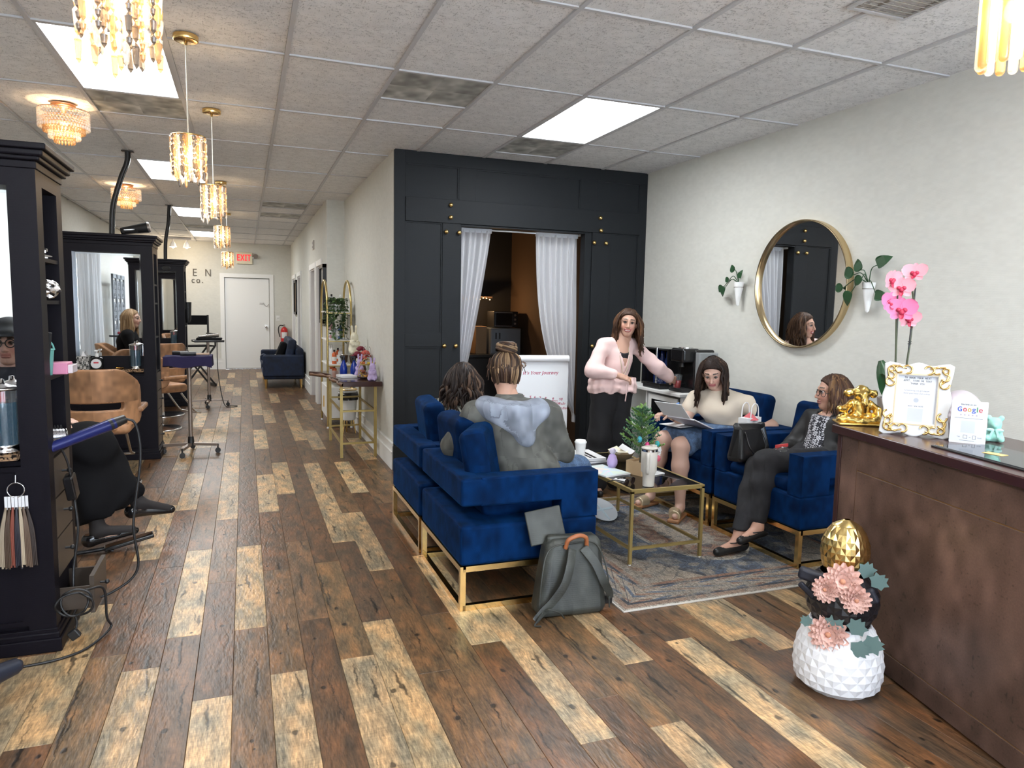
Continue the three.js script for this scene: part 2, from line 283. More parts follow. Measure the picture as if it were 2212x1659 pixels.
{
  const PX = -0.0685, PW = 0.1405, PL = 1.2;
  const LIGHT = [[-.705, -3.85, -2.63], [-.424, -3.09, -1.89], [-.28, -4.55, -3.35], [-.14, -2.77, -1.57], [.003, -4.54, -3.35], [.143, -2.88, -1.68], [.426, -2.92, -1.72], [.567, -3.25, -2.05], [.99, -4.07, -2.87], [1.12, -3.26, -2.06], [1.53, -3.7, -2.5], [1.81, -2.63, -1.43], [1.39, -2.07, -.87], [2.08, -3.74, -2.54], [2.21, -3.6, -2.4], [2.62, -3.6, -2.5], [-.424, -6.73, -5.52], [-.137, -7.61, -6.41], [-.137, -6.40, -5.19], [.147, -6.51, -5.31], [.29, -6.96, -5.75], [.575, -6.88, -5.68], [.575, -5.67, -4.46], [.71, -5.1, -3.89], [.858, -6.83, -5.64], [-.57, -5.64, -4.47], [-.57, -8.1, -6.93], [-.56, -10.57, -9.35], [-.28, -10.63, -9.42], [-.28, -9.41, -8.19], [-.424, -9.3, -8.1], [-.137, -11.28, -10.1], [.15, -11.4, -10.21], [.30, -10.6, -9.38], [.575, -10.52, -9.31], [.575, -9.3, -8.1], [.147, -8.93, -7.74], [.715, -8.7, -7.52], [-.14, -13.7, -12.54], [-.28, -14.2, -13.11], [-.43, -15.15, -13.99], [.147, -15.0, -13.85], [-.28, -16.5, -15.4], [.28, -16.5, -15.32], [-.84, -15.3, -14.2], [-.57, -13.3, -12.2], [-.43, -13.3, -12.2], [.86, -11.7, -10.48], [.43, -12.8, -11.6], [-1.12, -5.6, -4.4], [-.98, -7.9, -6.7], [1.25, -5.9, -4.7], [1.12, -7.6, -6.4], [1.95, -1.6, -.4], [-1.0, -2.5, -1.3]].map(([x, a, b]) => [Math.floor((x - PX) / PW), (a + b) / 2]);
  const cells = [];
  for (let v = 0; v < ROWS; v++) for (let h = 0; h < 2; h++) cells.push(v);
  const geo = {};
  const rest = [], mine = [];
  const bevel = (w, l, row, flip) => { // top with tiny chamfer
    const k = [w.toFixed(3), l.toFixed(2), row, flip].join();
    if (geo[k]) return geo[k];
    const a = w / 2, b = l / 2, c = 0.0016, pos = [], uv = [], nor = [];
    const v0 = (row * RH + 2) / AH, v1 = (row * RH + RH - 2) / AH;
    const pu = (x, z) => { let s = Math.min(1, l / 1.2) * (z + b) / l, t = (x + a) / w; if (flip) { s = 1 - s; t = 1 - t; } return [0.002 + s * 0.996, v0 + t * (v1 - v0)]; };
    const quad = (p, n) => { for (const i of [0, 1, 2, 0, 2, 3]) { pos.push(...p[i]); nor.push(...n); uv.push(...pu(p[i][0], p[i][2])); } };
    quad([[-a + c, 0, b - c], [a - c, 0, b - c], [a - c, 0, -b + c], [-a + c, 0, -b + c]], [0, 1, 0]);
    const s = Math.SQRT1_2;
    quad([[-a, -c, b], [a, -c, b], [a - c, 0, b - c], [-a + c, 0, b - c]], [0, s, s]);
    quad([[a, -c, -b], [-a, -c, -b], [-a + c, 0, -b + c], [a - c, 0, -b + c]], [0, s, -s]);
    quad([[a, -c, b], [a, -c, -b], [a - c, 0, -b + c], [a - c, 0, b - c]], [s, s, 0]);
    quad([[-a, -c, -b], [-a, -c, b], [-a + c, 0, b - c], [-a + c, 0, -b + c]], [-s, s, 0]);
    quad([[-a, -.01, b], [a, -.01, b], [a, -c, b], [-a, -c, b]], [0, 0, 1]); quad([[a, -.01, b], [a, -.01, -b], [a, -c, -b], [a, -c, b]], [1, 0, 0]);
    quad([[-a, -.01, -b], [-a, -.01, b], [-a, -c, b], [-a, -c, -b]], [-1, 0, 0]); quad([[a, -.01, -b], [-a, -.01, -b], [-a, -c, -b], [a, -c, -b]], [0, 0, -1]);
    const g = new THREE.BufferGeometry(); g.setAttribute('position', new THREE.Float32BufferAttribute(pos, 3)); g.setAttribute('normal', new THREE.Float32BufferAttribute(nor, 3)); g.setAttribute('uv', new THREE.Float32BufferAttribute(uv, 2));
    return geo[k] = g;
  };
  const all = [];
  camera.updateMatrixWorld(); camera.updateProjectionMatrix(); const pv = V(0, 0, 0);
  for (let c = Math.floor((RX0 - PX) / PW); c <= Math.floor((RX1 - PX) / PW); c++) {
    const x0 = Math.max(RX0, PX + c * PW), x1 = Math.min(RX1, PX + (c + 1) * PW); if (x1 - x0 < 0.02) continue;
    const L = LIGHT.filter((q) => q[0] === c).map((q) => q[1]), r = rngOf(c * 31 + 400);
    const ph = L.length ? L[0] - PL / 2 : -r() * PL; // a joint position
    for (let k = Math.floor((RZ1 - ph) / PL); ph + k * PL < RZ0; k++) {
      const a = Math.max(RZ1, ph + k * PL), b = Math.min(RZ0, ph + (k + 1) * PL); if (b - a < 0.03) continue;
      const m = (a + b) / 2, listed = L.some((q) => Math.abs(q - m) < 0.45), free = (m > -1.3 || x0 > 2.9 || x0 < -0.85 || (x0 > 0.93 && m < -3.4)) && r() < 0.22;
      const lt = listed || free; const row = lt ? 7 + (r() * 5 | 0) : (r() * 7 | 0), flip = r() < 0.5;
      pv.set((x0 + x1) / 2, 0, m).project(camera); const inView = Math.abs(pv.x) < 1.25 && pv.y > -1.5 && pv.z < 1 && m < -0.8;
      all.push({ x: (x0 + x1) / 2, z: m, w: x1 - x0 - 0.0008, l: b - a - 0.0008, row, flip, score: inView ? (x0 > 2.7 && m < -2.2 ? 50 : 0) + Math.hypot((x0 + x1) / 2, m) : 999 + Math.abs(m) });
    }
  }
  all.sort((a, b) => a.score - b.score);
  all.forEach((p, i) => {
    const g = bevel(p.w, p.l, p.row, p.flip);
    if (i < 300) P('plank', null, mPlank, floor, { shared: g, at: [p.x, 0, p.z] });
    else rest.push(g.clone().translate(p.x, 0, p.z));
  });
  P('plank_field', rest, mPlank, floor, { keepUv: true, kind: 'stuff' });
}
// ---------- walls ----------
function baseboard(name, x0, x1, z0, z1, nx, nz) { // runs along a wall, normal (nx,nz)
  const g = [];
  const add = (y0, y1, t) => { if (nx) g.push(bx(nx > 0 ? x0 : x0 - t, nx > 0 ? x0 + t : x0, y0, y1, z0, z1)); else g.push(bx(x0, x1, y0, y1, nz > 0 ? z0 : z0 - t, nz > 0 ? z0 + t : z0)); };
  add(0, 0.15, 0.022); add(0.15, 0.165, 0.027); add(0.165, 0.235, 0.016); add(0.235, 0.245, 0.022);
  return struct(name, g, mWhite);
}
struct('wall_left', bx(RX0 - 0.12, RX0, 0, CEIL + 0.03, RZ1 - 0.1, RZ0 + 0.1), mWall);
struct('wall_right', bx(RX1, RX1 + 0.12, 0, CEIL + 0.03, -9.4, RZ0 + 0.1), mWall);
struct('wall_aisle', [bx(1.26, 1.38, 0, CEIL + 0.03, -9.74, -6.425)], mWall);
{
  const D = [[-10.42, -11.05], [-11.3, -12.2], [-14.3, -15.1], [-15.9, -16.8]], g = [], H = 2.06;
  let z = -9.74;
  for (const [a, b] of D) { g.push(bx(1.03, 1.38, 0, CEIL + 0.03, a, z)); g.push(bx(1.03, 1.38, H, CEIL + 0.03, b, a)); g.push(bx(1.3, 1.38, 0, H, b, a)); z = b; }
  g.push(bx(1.03, 1.38, 0, CEIL + 0.03, RZ1, z));
  struct('wall_corridor', g, mWall);
  D.forEach(([a, b], i) => {
    const d = structG('door_' + (i + 2));
    P('casing', [bx(1.008, 1.03, 0, H + 0.08, a, a + 0.08), bx(1.008, 1.03, 0, H + 0.08, b - 0.08, b), bx(1.008, 1.03, H, H + 0.08, b, a)], mWhite, d);
    P('jamb', [bx(1.03, 1.3, 0, H, a - 0.02, a), bx(1.03, 1.3, 0, H, b, b + 0.02), bx(1.03, 1.3, H - 0.02, H, b + 0.02, a - 0.02)], mTrimGrey, d);
    P('door_leaf', [bx(1.23, 1.27, 0.01, H - 0.02, b + 0.02, a - 0.02)], mWhite, d);
    P('door_knob', [sph(0.028, 1.18, 1.0, b + 0.1), rod([1.23, 1.0, b + 0.1], [1.18, 1.0, b + 0.1], 0.01)], mChrome, d);
  });
  baseboard('baseboard_aisle', 1.26, 1.26, -9.74, -6.365, -1, 0);
  baseboard('baseboard_jog', 1.03, 1.26, -9.74, -9.74, 0, 1);
  baseboard('baseboard_corridor', 1.03, 1.03, -10.34, -9.74, -1, 0);
  baseboard('baseboard_corridor_far', 1.03, 1.03, -14.2, -12.3, -1, 0);
}
baseboard('baseboard_left', RX0, RX0, RZ1, RZ0, 1, 0);
baseboard('baseboard_right', RX1, RX1, -6.34, RZ0, -1, 0);
// back wall with door
{
  const a = -0.42, b = 0.55, H = 2.09;
  struct('wall_back', [bx(RX0 - 0.1, a, 0, CEIL + 0.03, RZ1 - 0.12, RZ1), bx(b, 1.38, 0, CEIL + 0.03, RZ1 - 0.12, RZ1), bx(a, b, H, CEIL + 0.03, RZ1 - 0.12, RZ1), bx(a, b, 0, H, RZ1 - 0.12, RZ1 - 0.08)], mWall);
  baseboard('baseboard_back', RX0, a - 0.09, RZ1, RZ1, 0, 1); baseboard('baseboard_back_side', b + 0.09, 1.03, RZ1, RZ1, 0, 1);
  const d = structG('door_1');
  P('casing', [bx(a - 0.09, a, 0, H + 0.09, RZ1, RZ1 + 0.022), bx(b, b + 0.09, 0, H + 0.09, RZ1, RZ1 + 0.022), bx(a, b, H, H + 0.09, RZ1, RZ1 + 0.022)], mWhite, d);
  P('door_leaf', rb(a + 0.01, b - 0.01, 0.02, H - 0.01, RZ1 - 0.07, RZ1 - 0.03, 0.003), mWhite, d);
  const k = P('door_knob', [sph(0.032, 0.46, 0.98, RZ1 + 0.02), rod([0.46, 0.98, RZ1 - 0.03], [0.46, 0.98, RZ1 + 0.01], 0.012), cyl(0.034, 0.034, 0.01).rotateX(Math.PI / 2).translate(0.46, 0.98, RZ1 - 0.03)], mChrome, d);
  P('door_chain', [bx(0.33, 0.42, 1.5, 1.53, RZ1 - 0.03, RZ1 - 0.015), tube([[0.42, 1.515, RZ1 - 0.02], [0.45, 1.47, RZ1 - 0.01], [0.49, 1.45, RZ1], [0.53, 1.5, RZ1 + 0.02]], 0.006)], mSteel, d);
  P('threshold', bx(a, b, 0, 0.02, RZ1 - 0.08, RZ1), mSteel, d);
}
// front wall of the shop, behind the viewpoint: glass shop front
{
  const Z = RZ0, xs = [-1.85, -0.2, 0.15, 1.9, 2.15, 3.65];
  struct('wall_front', [bx(RX0 - 0.1, xs[0], 0, CEIL + 0.03, Z, Z + 0.12), bx(xs[1], xs[2], 0, CEIL + 0.03, Z, Z + 0.12), bx(xs[3], xs[4], 0, CEIL + 0.03, Z, Z + 0.12), bx(xs[5], RX1 + 0.1, 0, CEIL + 0.03, Z, Z + 0.12),
    ...[0, 2, 4].map((k) => [bx(xs[k], xs[k + 1], 0, 0.35, Z, Z + 0.12), bx(xs[k], xs[k + 1], 2.45, CEIL + 0.03, Z, Z + 0.12)]).flat()], mWall);
  [0, 2, 4].forEach((k, i) => {
    const w = structG('window_' + (i + 1)), a = xs[k], b = xs[k + 1];
    P('window_frame', [bx(a, a + 0.05, 0.35, 2.45, Z + 0.03, Z + 0.09), bx(b - 0.05, b, 0.35, 2.45, Z + 0.03, Z + 0.09), bx(a, b, 0.35, 0.4, Z + 0.03, Z + 0.09), bx(a, b, 2.4, 2.45, Z + 0.03, Z + 0.09)], mWhite, w);
    P('pane', bx(a + 0.05, b - 0.05, 0.4, 2.4, Z + 0.058, Z + 0.062), mGlass, w);
  });
}
// ---------- dark panelled partition ----------
{
  const Z = -6.34, w = structG('wall_partition'), B = [];
  const bk = (x0, x1, y0, y1) => P('backing', bx(x0, x1, y0, y1, Z - 0.08, Z - 0.02), mDark, w);
  bk(1.262, 1.86, 0, 2.24); bk(3.13, RX1, 0, 2.24); bk(1.262, RX1, 2.24, CEIL + 0.02);
  const st = (n, x0, x1, y0, y1, t = 0) => P(n, rb(x0, x1, y0, y1, Z - 0.021, Z + t, 0.003, 2), mDark, w);
  st('stile', 1.25, 1.35, 0, CEIL - 0.004); st('rail', 1.35, RX1, 2.75, CEIL - 0.004);
  st('stile', 1.84, 2.0, 2.46, 2.75); st('stile', 3.06, 3.23, 2.46, 2.75); st('stile', 3.72, RX1, 0, 2.75);
  st('rail', 1.35, 3.72, 2.25, 2.46, 0.012);
  st('stile', 1.69, 1.86, 0.22, 2.25, 0.004); st('stile', 3.2, 3.4, 0.22, 2.25, 0.004); st('stile', 3.13, 3.2, 0, 2.25, -0.012);
  st('rail', 1.35, 1.69, 1.13, 1.25); st('rail', 3.4, 3.72, 1.13, 1.25); st('rail', 1.35, 1.69, 0.22, 0.33); st('rail', 3.4, 3.72, 0.22, 0.33);
  const pan = (x0, x1, y0, y1) => {
    const t = 0.012, d = 0.010;
    P('panel', bx(x0 + t, x1 - t, y0 + t, y1 - t, Z - 0.02, Z - 0.013), mDark, w);
    P('moulding', [bx(x0, x1, y0, y0 + t, Z - 0.021, Z - d + 0.006), bx(x0, x1, y1 - t, y1, Z - 0.021, Z - d + 0.006), bx(x0, x0 + t, y0 + t, y1 - t, Z - 0.021, Z - d + 0.006), bx(x1 - t, x1, y0 + t, y1 - t, Z - 0.021, Z - d + 0.006)], mDark, w);
  };
  pan(1.35, 1.84, 2.46, 2.75); pan(2.0, 3.06, 2.46, 2.75); pan(3.23, 3.72, 2.46, 2.75);
  pan(1.35, 1.69, 1.25, 2.25); pan(1.35, 1.69, 0.33, 1.13); pan(3.4, 3.72, 1.25, 2.25); pan(3.4, 3.72, 0.33, 1.13);
  P('baseboard', [bx(1.245, 1.86, 0, 0.22, Z - 0.02, Z + 0.02), bx(3.2, RX1, 0, 0.22, Z - 0.02, Z + 0.02)], mDark, w);
  for (const [x, y] of [[1.76, 2.41], [1.76, 2.3], [1.72, 2.17], [1.84, 2.17], [1.71, 1.14], [1.82, 1.14], [3.27, 2.39], [3.28, 2.27], [3.21, 2.15], [3.34, 2.15], [3.22, 1.14], [3.34, 1.14]]) P('knob', [sph(0.02, x, y, Z + 0.026, 14), cyl(0.008, 0.008, 0.02).rotateX(Math.PI / 2).translate(x, y, Z + 0.008)], mBrass, w, { label: 'round brass knob' });
  P('jamb', [bx(1.86, 1.868, 0, 2.24, Z - 0.1, Z), bx(3.122, 3.13, 0, 2.24, Z - 0.1, Z), bx(1.86, 3.13, 2.235, 2.243, Z - 0.1, Z)], mDark, w);
  // room behind the opening
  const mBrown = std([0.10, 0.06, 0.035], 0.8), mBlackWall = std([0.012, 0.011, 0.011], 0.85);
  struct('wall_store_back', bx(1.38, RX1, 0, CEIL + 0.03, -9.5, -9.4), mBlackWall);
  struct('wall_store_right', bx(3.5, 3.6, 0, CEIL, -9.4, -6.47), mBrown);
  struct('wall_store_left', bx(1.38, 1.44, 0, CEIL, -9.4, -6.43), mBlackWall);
  // curtains
  const sheer = std([0.86, 0.87, 0.9], 0.9, 0, { transmission: 0.5, thickness: 0, opacity: 1 });
  const curtain = (name, label, L, R, folds) => { // L(t), R(t): x at height fraction from the top
    const nu = 60, nv = 30, pos = [], idx = [], y0 = 2.22, y1 = 0.35;
    for (let j = 0; j <= nv; j++) for (let i = 0; i <= nu; i++) { const t = j / nv, s = i / nu, x = L(t) + (R(t) - L(t)) * s; pos.push(x, y0 + (y1 - y0) * t, -6.53 + 0.028 * Math.sin(s * folds * 6.283 + 1.5 * t) + 0.012 * Math.sin(s * 17 + t * 6)); }
    for (let j = 0; j < nv; j++) for (let i = 0; i < nu; i++) { const a = j * (nu + 1) + i; idx.push(a, a + 1, a + nu + 1, a + 1, a + nu + 2, a + nu + 1); }
    const g = new THREE.BufferGeometry(); g.setAttribute('position', new THREE.Float32BufferAttribute(pos, 3)); g.setIndex(idx); g.computeVertexNormals();
    const t = T(name, label, 'curtain');
    P('fabric', g, sheer, t);
    P('heading_tape', [bx(L(0), R(0), 2.2, 2.24, -6.545, -6.515)], sheer, t);
  };
  curtain('curtain', 'sheer white curtain swept towards the left panelled door', (t) => 1.87, (t) => 2.22 - 0.36 * Math.pow(t, 1.15), 6);
  curtain('curtain', 'sheer white curtain swept towards the pink-bloused person', (t) => 2.68 + 0.10 * t * t + 0.42 * Math.pow(t, 3), (t) => 3.13, 7);
  one('curtain_rod', 'thin white rod holding the sheer curtains', 'curtain rod', [rod([1.84, 2.23, -6.53], [3.16, 2.23, -6.53], 0.008), bx(1.85, 1.862, 2.22, 2.24, -6.53, -6.42), bx(3.138, 3.15, 2.22, 2.24, -6.53, -6.42)], mWhite);
  // things in the store room
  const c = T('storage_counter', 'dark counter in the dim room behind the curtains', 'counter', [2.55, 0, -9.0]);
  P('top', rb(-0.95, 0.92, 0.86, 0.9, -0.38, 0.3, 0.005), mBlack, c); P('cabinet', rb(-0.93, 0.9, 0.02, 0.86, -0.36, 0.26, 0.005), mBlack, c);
  const f = T('countertop_cabinet', 'small grey metal cabinet under the toaster oven', 'cabinet', [3.2, 0.9, -8.95]);
  P('body', rb(-0.21, 0.21, 0, 0.34, -0.2, 0.2, 0.008), std([0.16, 0.18, 0.20], 0.4), f); P('door', rb(-0.2, 0.2, 0.02, 0.32, 0.2, 0.212, 0.004), std([0.2, 0.22, 0.25], 0.35), f);
  P('handle', [bx(-0.15, -0.135, 0.2, 0.28, 0.212, 0.225), bx(-0.1, -0.085, 0.2, 0.28, 0.212, 0.225)], mBlack, f);
  const o = T('toaster_oven', 'black toaster oven on the grey metal cabinet', 'oven', [3.22, 1.24, -8.95]);
  P('body', rb(-0.17, 0.17, 0.01, 0.22, -0.14, 0.14, 0.01), mBlack, o); P('door', rb(-0.15, 0.08, 0.03, 0.2, 0.14, 0.15, 0.004), mBlackGloss, o); for (const q of [0.025, 0.199]) P('trim_strip', bx(-0.155, 0.085, q, q + 0.007, 0.138, 0.156), mSteel, o);
  for (let i = 0; i < 3; i++) P('dial', cyl(0.014, 0.014, 0.012).rotateX(Math.PI / 2).translate(0.125, 0.06 + i * 0.055, 0.14), mSteel, o);
  one('cardboard_box', 'brown cardboard box beside the grey metal cabinet', 'box', rb(2.82, 2.97, 0.9, 1.26, -9.1, -8.85, 0.004), std([0.28, 0.17, 0.09], 0.85));
  const sh = T('wall_shelf', 'dark wall shelf wound with warm fairy lights', 'shelf', [2.7, 1.63, -9.2]);
  P('board', rb(-0.6, 0.42, 0, 0.025, -0.18, 0.12, 0.003), std([0.08, 0.045, 0.025], 0.7), sh);
  const mFairy = new THREE.MeshStandardMaterial({ color: 0xffd9a0, emissive: new THREE.Color().setRGB(1, 0.62, 0.25), emissiveIntensity: 3 });
  const fl = T('fairy_lights', 'string of warm fairy lights along the dark shelf edge', 'string lights', [2.7, 1.63, -9.2]);
  P('wire', tube(Array.from({ length: 12 }, (_, i) => [-0.6 + i * 0.093, -0.006 + 0.01 * Math.sin(i * 2.3), 0.13]), 0.003, 60, 5), mBlack, fl);
  for (let i = 0; i < 22; i++) P('bulb', sph(0.008, -0.6 + i * 0.0465, -0.008 + 0.012 * Math.sin(i * 1.7), 0.136, 8), mFairy, fl);
  for (const x of [2.3, 2.95]) { const pl = new THREE.PointLight(new THREE.Color().setRGB(1, 0.6, 0.28), 0.28); pl.position.set(x, 1.55, -8.95); pl.castShadow = true; scene.add(pl); }
  for (let i = 0; i < 5; i++) one('jar', 'pale container on the dim store room counter', 'jar', lathe([[0, 0], [0.05, 0], [0.05, 0.16], [0.035, 0.19], [0.035, 0.22], [0, 0.22]], 14).translate(2.2 + i * 0.12, 0.9, -8.85 - 0.03 * (i % 2)), std([0.5, 0.48, 0.44], 0.4), { group: 'containers in the store room' });
}
// ---------- things on the back wall ----------
{
  const Z = RZ1;
  const e = T('exit_sign', 'cream exit sign with red letters above the white door', 'exit sign', [0.02, 2.53, Z]);
  P('housing', rb(-0.17, 0.17, -0.13, 0.13, 0, 0.06, 0.008), std([0.72, 0.66, 0.48], 0.5), e);
  const font = await new (await import('three/addons/loaders/FontLoader.js')).FontLoader().loadAsync('fonts/droid/droid_sans_bold.typeface.json');
  const fontR = await new (await import('three/addons/loaders/FontLoader.js')).FontLoader().loadAsync('fonts/droid/droid_sans_regular.typeface.json');
  const { TextGeometry } = await import('three/addons/geometries/TextGeometry.js');
  const text = (s, size, depth, f = font) => { const g = new TextGeometry(s, { font: f, size, depth, curveSegments: 6 }); g.computeBoundingBox(); const b = g.boundingBox; g.translate(-(b.min.x + b.max.x) / 2, -(b.min.y + b.max.y) / 2, 0); return g; };
  P('lettering', text('EXIT', 0.145, 0.006).scale(0.72, 1, 1).translate(-0.01, 0.01, 0.06), new THREE.MeshStandardMaterial({ color: 0xd82028, emissive: new THREE.Color().setRGB(1, 0.05, 0.06), emissiveIntensity: 0.5 }), e, { label: 'red EXIT letters' });
  for (const s of [0]) { const l = P('emergency_lamp', [cyl(0.04, 0.055, 0.05).rotateX(1.2).translate(0.24, 0.03, 0.06), bx(0.17, 0.24, 0.0, 0.03, 0.02, 0.04)], mSteel, e); P('lens', cyl(0.05, 0.05, 0.006).rotateX(1.2).translate(0.24, 0.022, 0.088), mGlass, l); }
  const mLet = std([0.09, 0.075, 0.055], 0.45, 0.2);
  for (const [s, x, y, h] of [['E', -1.02, 2.175, 0.155], ['N', -0.75, 2.175, 0.155]]) one('wall_letter', `thin bronze capital ${s} of the sign beside the exit sign`, 'letter', text(s, h, 0.015, fontR).translate(x, y, Z), mLet);
  for (const [s, x, y, h] of [['C', -1.06, 1.985, 0.085], ['O', -0.955, 1.985, 0.085], ['.', -0.87, 1.955, 0.085]]) one('wall_letter', s === '.' ? 'small bronze full stop ending the wall sign' : `small bronze capital ${s} in the lower line of the wall sign`, 'letter', text(s, h, 0.012, font).translate(x, y, Z), mLet);
  const sw = T('light_switch', 'white light switch plate right of the white door', 'light switch', [0.73, 1.18, Z]);
  P('plate', rb(-0.04, 0.04, -0.06, 0.06, 0, 0.006, 0.002), mWhite, sw); P('toggle', bx(-0.006, 0.006, -0.012, 0.012, 0.006, 0.016), std([0.3, 0.28, 0.26], 0.5), sw);
  const fx = T('fire_extinguisher', 'red fire extinguisher on the wall beside the white door', 'extinguisher', [0.86, 0.55, Z + 0.1]);
  P('cylinder', lathe([[0, 0], [0.075, 0], [0.08, 0.02], [0.08, 0.34], [0.06, 0.4], [0.025, 0.43], [0, 0.43]], 20), std([0.5, 0.02, 0.02], 0.3), fx);
  P('label_plate', new THREE.CylinderGeometry(0.081, 0.081, 0.14, 16, 1, true, -0.9, 1.8).translate(0, 0.24, 0), mPaper, fx);
  P('valve', [cyl(0.02, 0.02, 0.06, 0, 0.43, 0), bx(-0.015, 0.015, 0.48, 0.495, -0.02, 0.1)], mSteel, fx); P('hose', tube([[0, 0.46, 0], [-0.1, 0.46, 0.02], [-0.13, 0.36, 0.03], [-0.1, 0.2, 0.05]], 0.012), mBlack, fx);
  // track spotlights
  const tl = T('track_light', 'ceiling track with two small white spotlights over the wall sign', 'spotlight', [-1.25, CEIL, -16.7]);
  P('track', bx(-0.22, 0.22, -0.04, 0, -0.03, 0.03), mSteel, tl);
  const mSpot = new THREE.MeshStandardMaterial({ color: 0xfff2df, emissive: new THREE.Color().setRGB(1, 0.82, 0.6), emissiveIntensity: 3 });
  for (const x of [-0.13, 0.13]) { const s = P('spot', [lathe([[0.02, 0], [0.045, -0.04], [0.07, -0.12]], 14).translate(x, -0.08, 0), rod([x, -0.04, 0], [x, -0.1, 0], 0.012)], std([0.75, 0.72, 0.68], 0.4), tl); P('bulb', sph(0.045, x, -0.18, 0, 10), mSpot, s); const pl = new THREE.PointLight(new THREE.Color().setRGB(1, 0.78, 0.52), 0.35); pl.position.set(-1.25 + x, CEIL - 0.26, -16.7); pl.castShadow = true; scene.add(pl); }
  // corridor wall fittings
  const pb = T('wall_plate', 'small grey alarm plate high on the corridor wall', 'wall plate', [1.03, 2.42, -11.6]);
  P('plate', rb(-0.02, 0, -0.07, 0.07, -0.09, 0.09, 0.004), std([0.45, 0.42, 0.38], 0.5), pb); for (const y of [-0.03, 0.03]) P('socket', bx(-0.024, -0.019, y - 0.015, y + 0.015, -0.03, 0.03), std([0.2, 0.19, 0.18], 0.5), pb);
  const pic = (lab, z0, z1, y0, y1, c) => { const t = T('framed_picture', lab, 'picture', [1.03, (y0 + y1) / 2, (z0 + z1) / 2]); const h = (y1 - y0) / 2, w = (z0 - z1) / 2; P('frame', [bx(-0.05, -0.001, -h, h, -w, -w + 0.05), bx(-0.05, -0.001, -h, h, w - 0.05, w), bx(-0.05, -0.001, h - 0.05, h, -w, w), bx(-0.05, -0.001, -h, -h + 0.05, -w, w)], mBlack, t); P('print', bx(-0.02, -0.001, -h + 0.05, h - 0.05, -w + 0.05, w - 0.05), std(c, 0.5), t); };
  pic('black framed picture on the corridor wall behind the gold shelf unit', -9.79, -10.32, 1.25, 2.04, [0.5, 0.5, 0.48]);
  pic('dark wooden framed picture on the far corridor wall', -15.15, -15.82, 1.3, 2.0, [0.20, 0.11, 0.05]);
}
// ---------- blue velvet armchairs ----------
const velvetBump = tex(256, 256, (x, y) => 0.5 + 0.5 * (n128(x / 2, y / 2) - 0.5), { data: true, size: [0.12, 0.12] });
const velvetMap = tex(256, 256, (x, y) => { const k = 0.86 + 0.3 * (n16(x / 26, y / 26) - 0.5) + 0.22 * (n32(x / 9, y / 14) - 0.5); return [k, k, k]; }, { size: [0.7, 0.7] });
const mVelvet = std([0.0008, 0.020, 0.085], 0.8, 0, { specularIntensity: 0.15, sheen: 1, sheenColor: new THREE.Color().setRGB(0.0, 0.10, 0.30), sheenRoughness: 0.4, bumpMap: velvetBump, bumpScale: 0.0008, map: velvetMap });
const mNavy = std([0.004, 0.014, 0.045], 0.75, 0, { sheen: 0.7, sheenColor: new THREE.Color().setRGB(0.03, 0.09, 0.25), sheenRoughness: 0.4, bumpMap: velvetBump, bumpScale: 0.0008, map: velvetMap });
function cushion(w, h, d, n = 14, puff = 0.35) { // boxy stuffed cushion, w along z, h along y, d along x
  const g = new RoundedBoxGeometry(d, h, w, 8, Math.min(d * 0.35, 0.045)), p = g.attributes.position;
  for (let i = 0; i < p.count; i++) { const y = p.getY(i) / (h / 2), z = p.getZ(i) / (w / 2); const b = Math.max(0, 1 - y * y) * Math.max(0, 1 - z * z); p.setX(i, p.getX(i) * (1 + puff * b) + 0.006 * Math.sin(z * 7 + y * 3) * b); p.setY(i, p.getY(i) * (1 - 0.05 * z * z)); }
  g.computeVertexNormals(); return g;
}
function armchair(label, x, z, ry, cushions, group) {
  const t = T('armchair', label, 'armchair', [x, x > 2 ? 0.0105 : 0, z], ry, group), W = 0.41, D = 0.37, b = 0.014, y1 = 0.225;
  const fr = (n, ...s) => P(n, s.map(([a, c]) => bar(a, c, b * 2)), mGold, t);
  for (const s of [-1, 1]) fr('leg_frame', [[-D + b, b, s * (W - b)], [D - b, b, s * (W - b)]], [[-D + b, 0, s * (W - b)], [-D + b, y1, s * (W - b)]], [[D - b, 0, s * (W - b)], [D - b, y1, s * (W - b)]], [[-D + b, y1 - b, s * (W - b)], [D - b, y1 - b, s * (W - b)]]);
  for (const s of [-1, 1]) { fr('frame_rail', [[s * (D - b), b, -W + 2 * b], [s * (D - b), b, W - 2 * b]], [[s * (D - b), y1 - b, -W + 2 * b], [s * (D - b), y1 - b, W - 2 * b]]); }
  P('seat_base', rb(-D, D, y1, 0.425, -W, W, 0.02, 4), mVelvet, t);
  const arm = (s) => { // extruded arm: band along the top and post at the front, one piece
    const g = extr([[-D + 0.11, 0.53], [-D + 0.11, 0.655], [D - 0.008, 0.655], [D - 0.008, 0.43], [D - 0.2, 0.43], [D - 0.2, 0.53]], 0.105, 0.008);
    return g.translate(0, 0, s > 0 ? W - 0.113 : -W + 0.008);
  };
  P('armrest', arm(1), mVelvet, t); P('armrest', arm(-1), mVelvet, t);
  P('back_band', rb(-D, -D + 0.125, 0.522, 0.662, -W, W, 0.018, 4), mVelvet, t);
  P('seat_cushion', [cushion(2 * W - 0.25, 0.09, 2 * D - 0.17, 14, 0).translate(0.07, 0.462, 0)], mVelvet, t);
  for (const [cz, w, h, cx, tilt, yaw] of cushions) P('back_cushion', tf([cushion(w, h, 0.13)], { at: [cx, 0.5 + h / 2 - 0.02, cz], rz: tilt, ry: yaw }), mVelvet, t);
  return t;
}
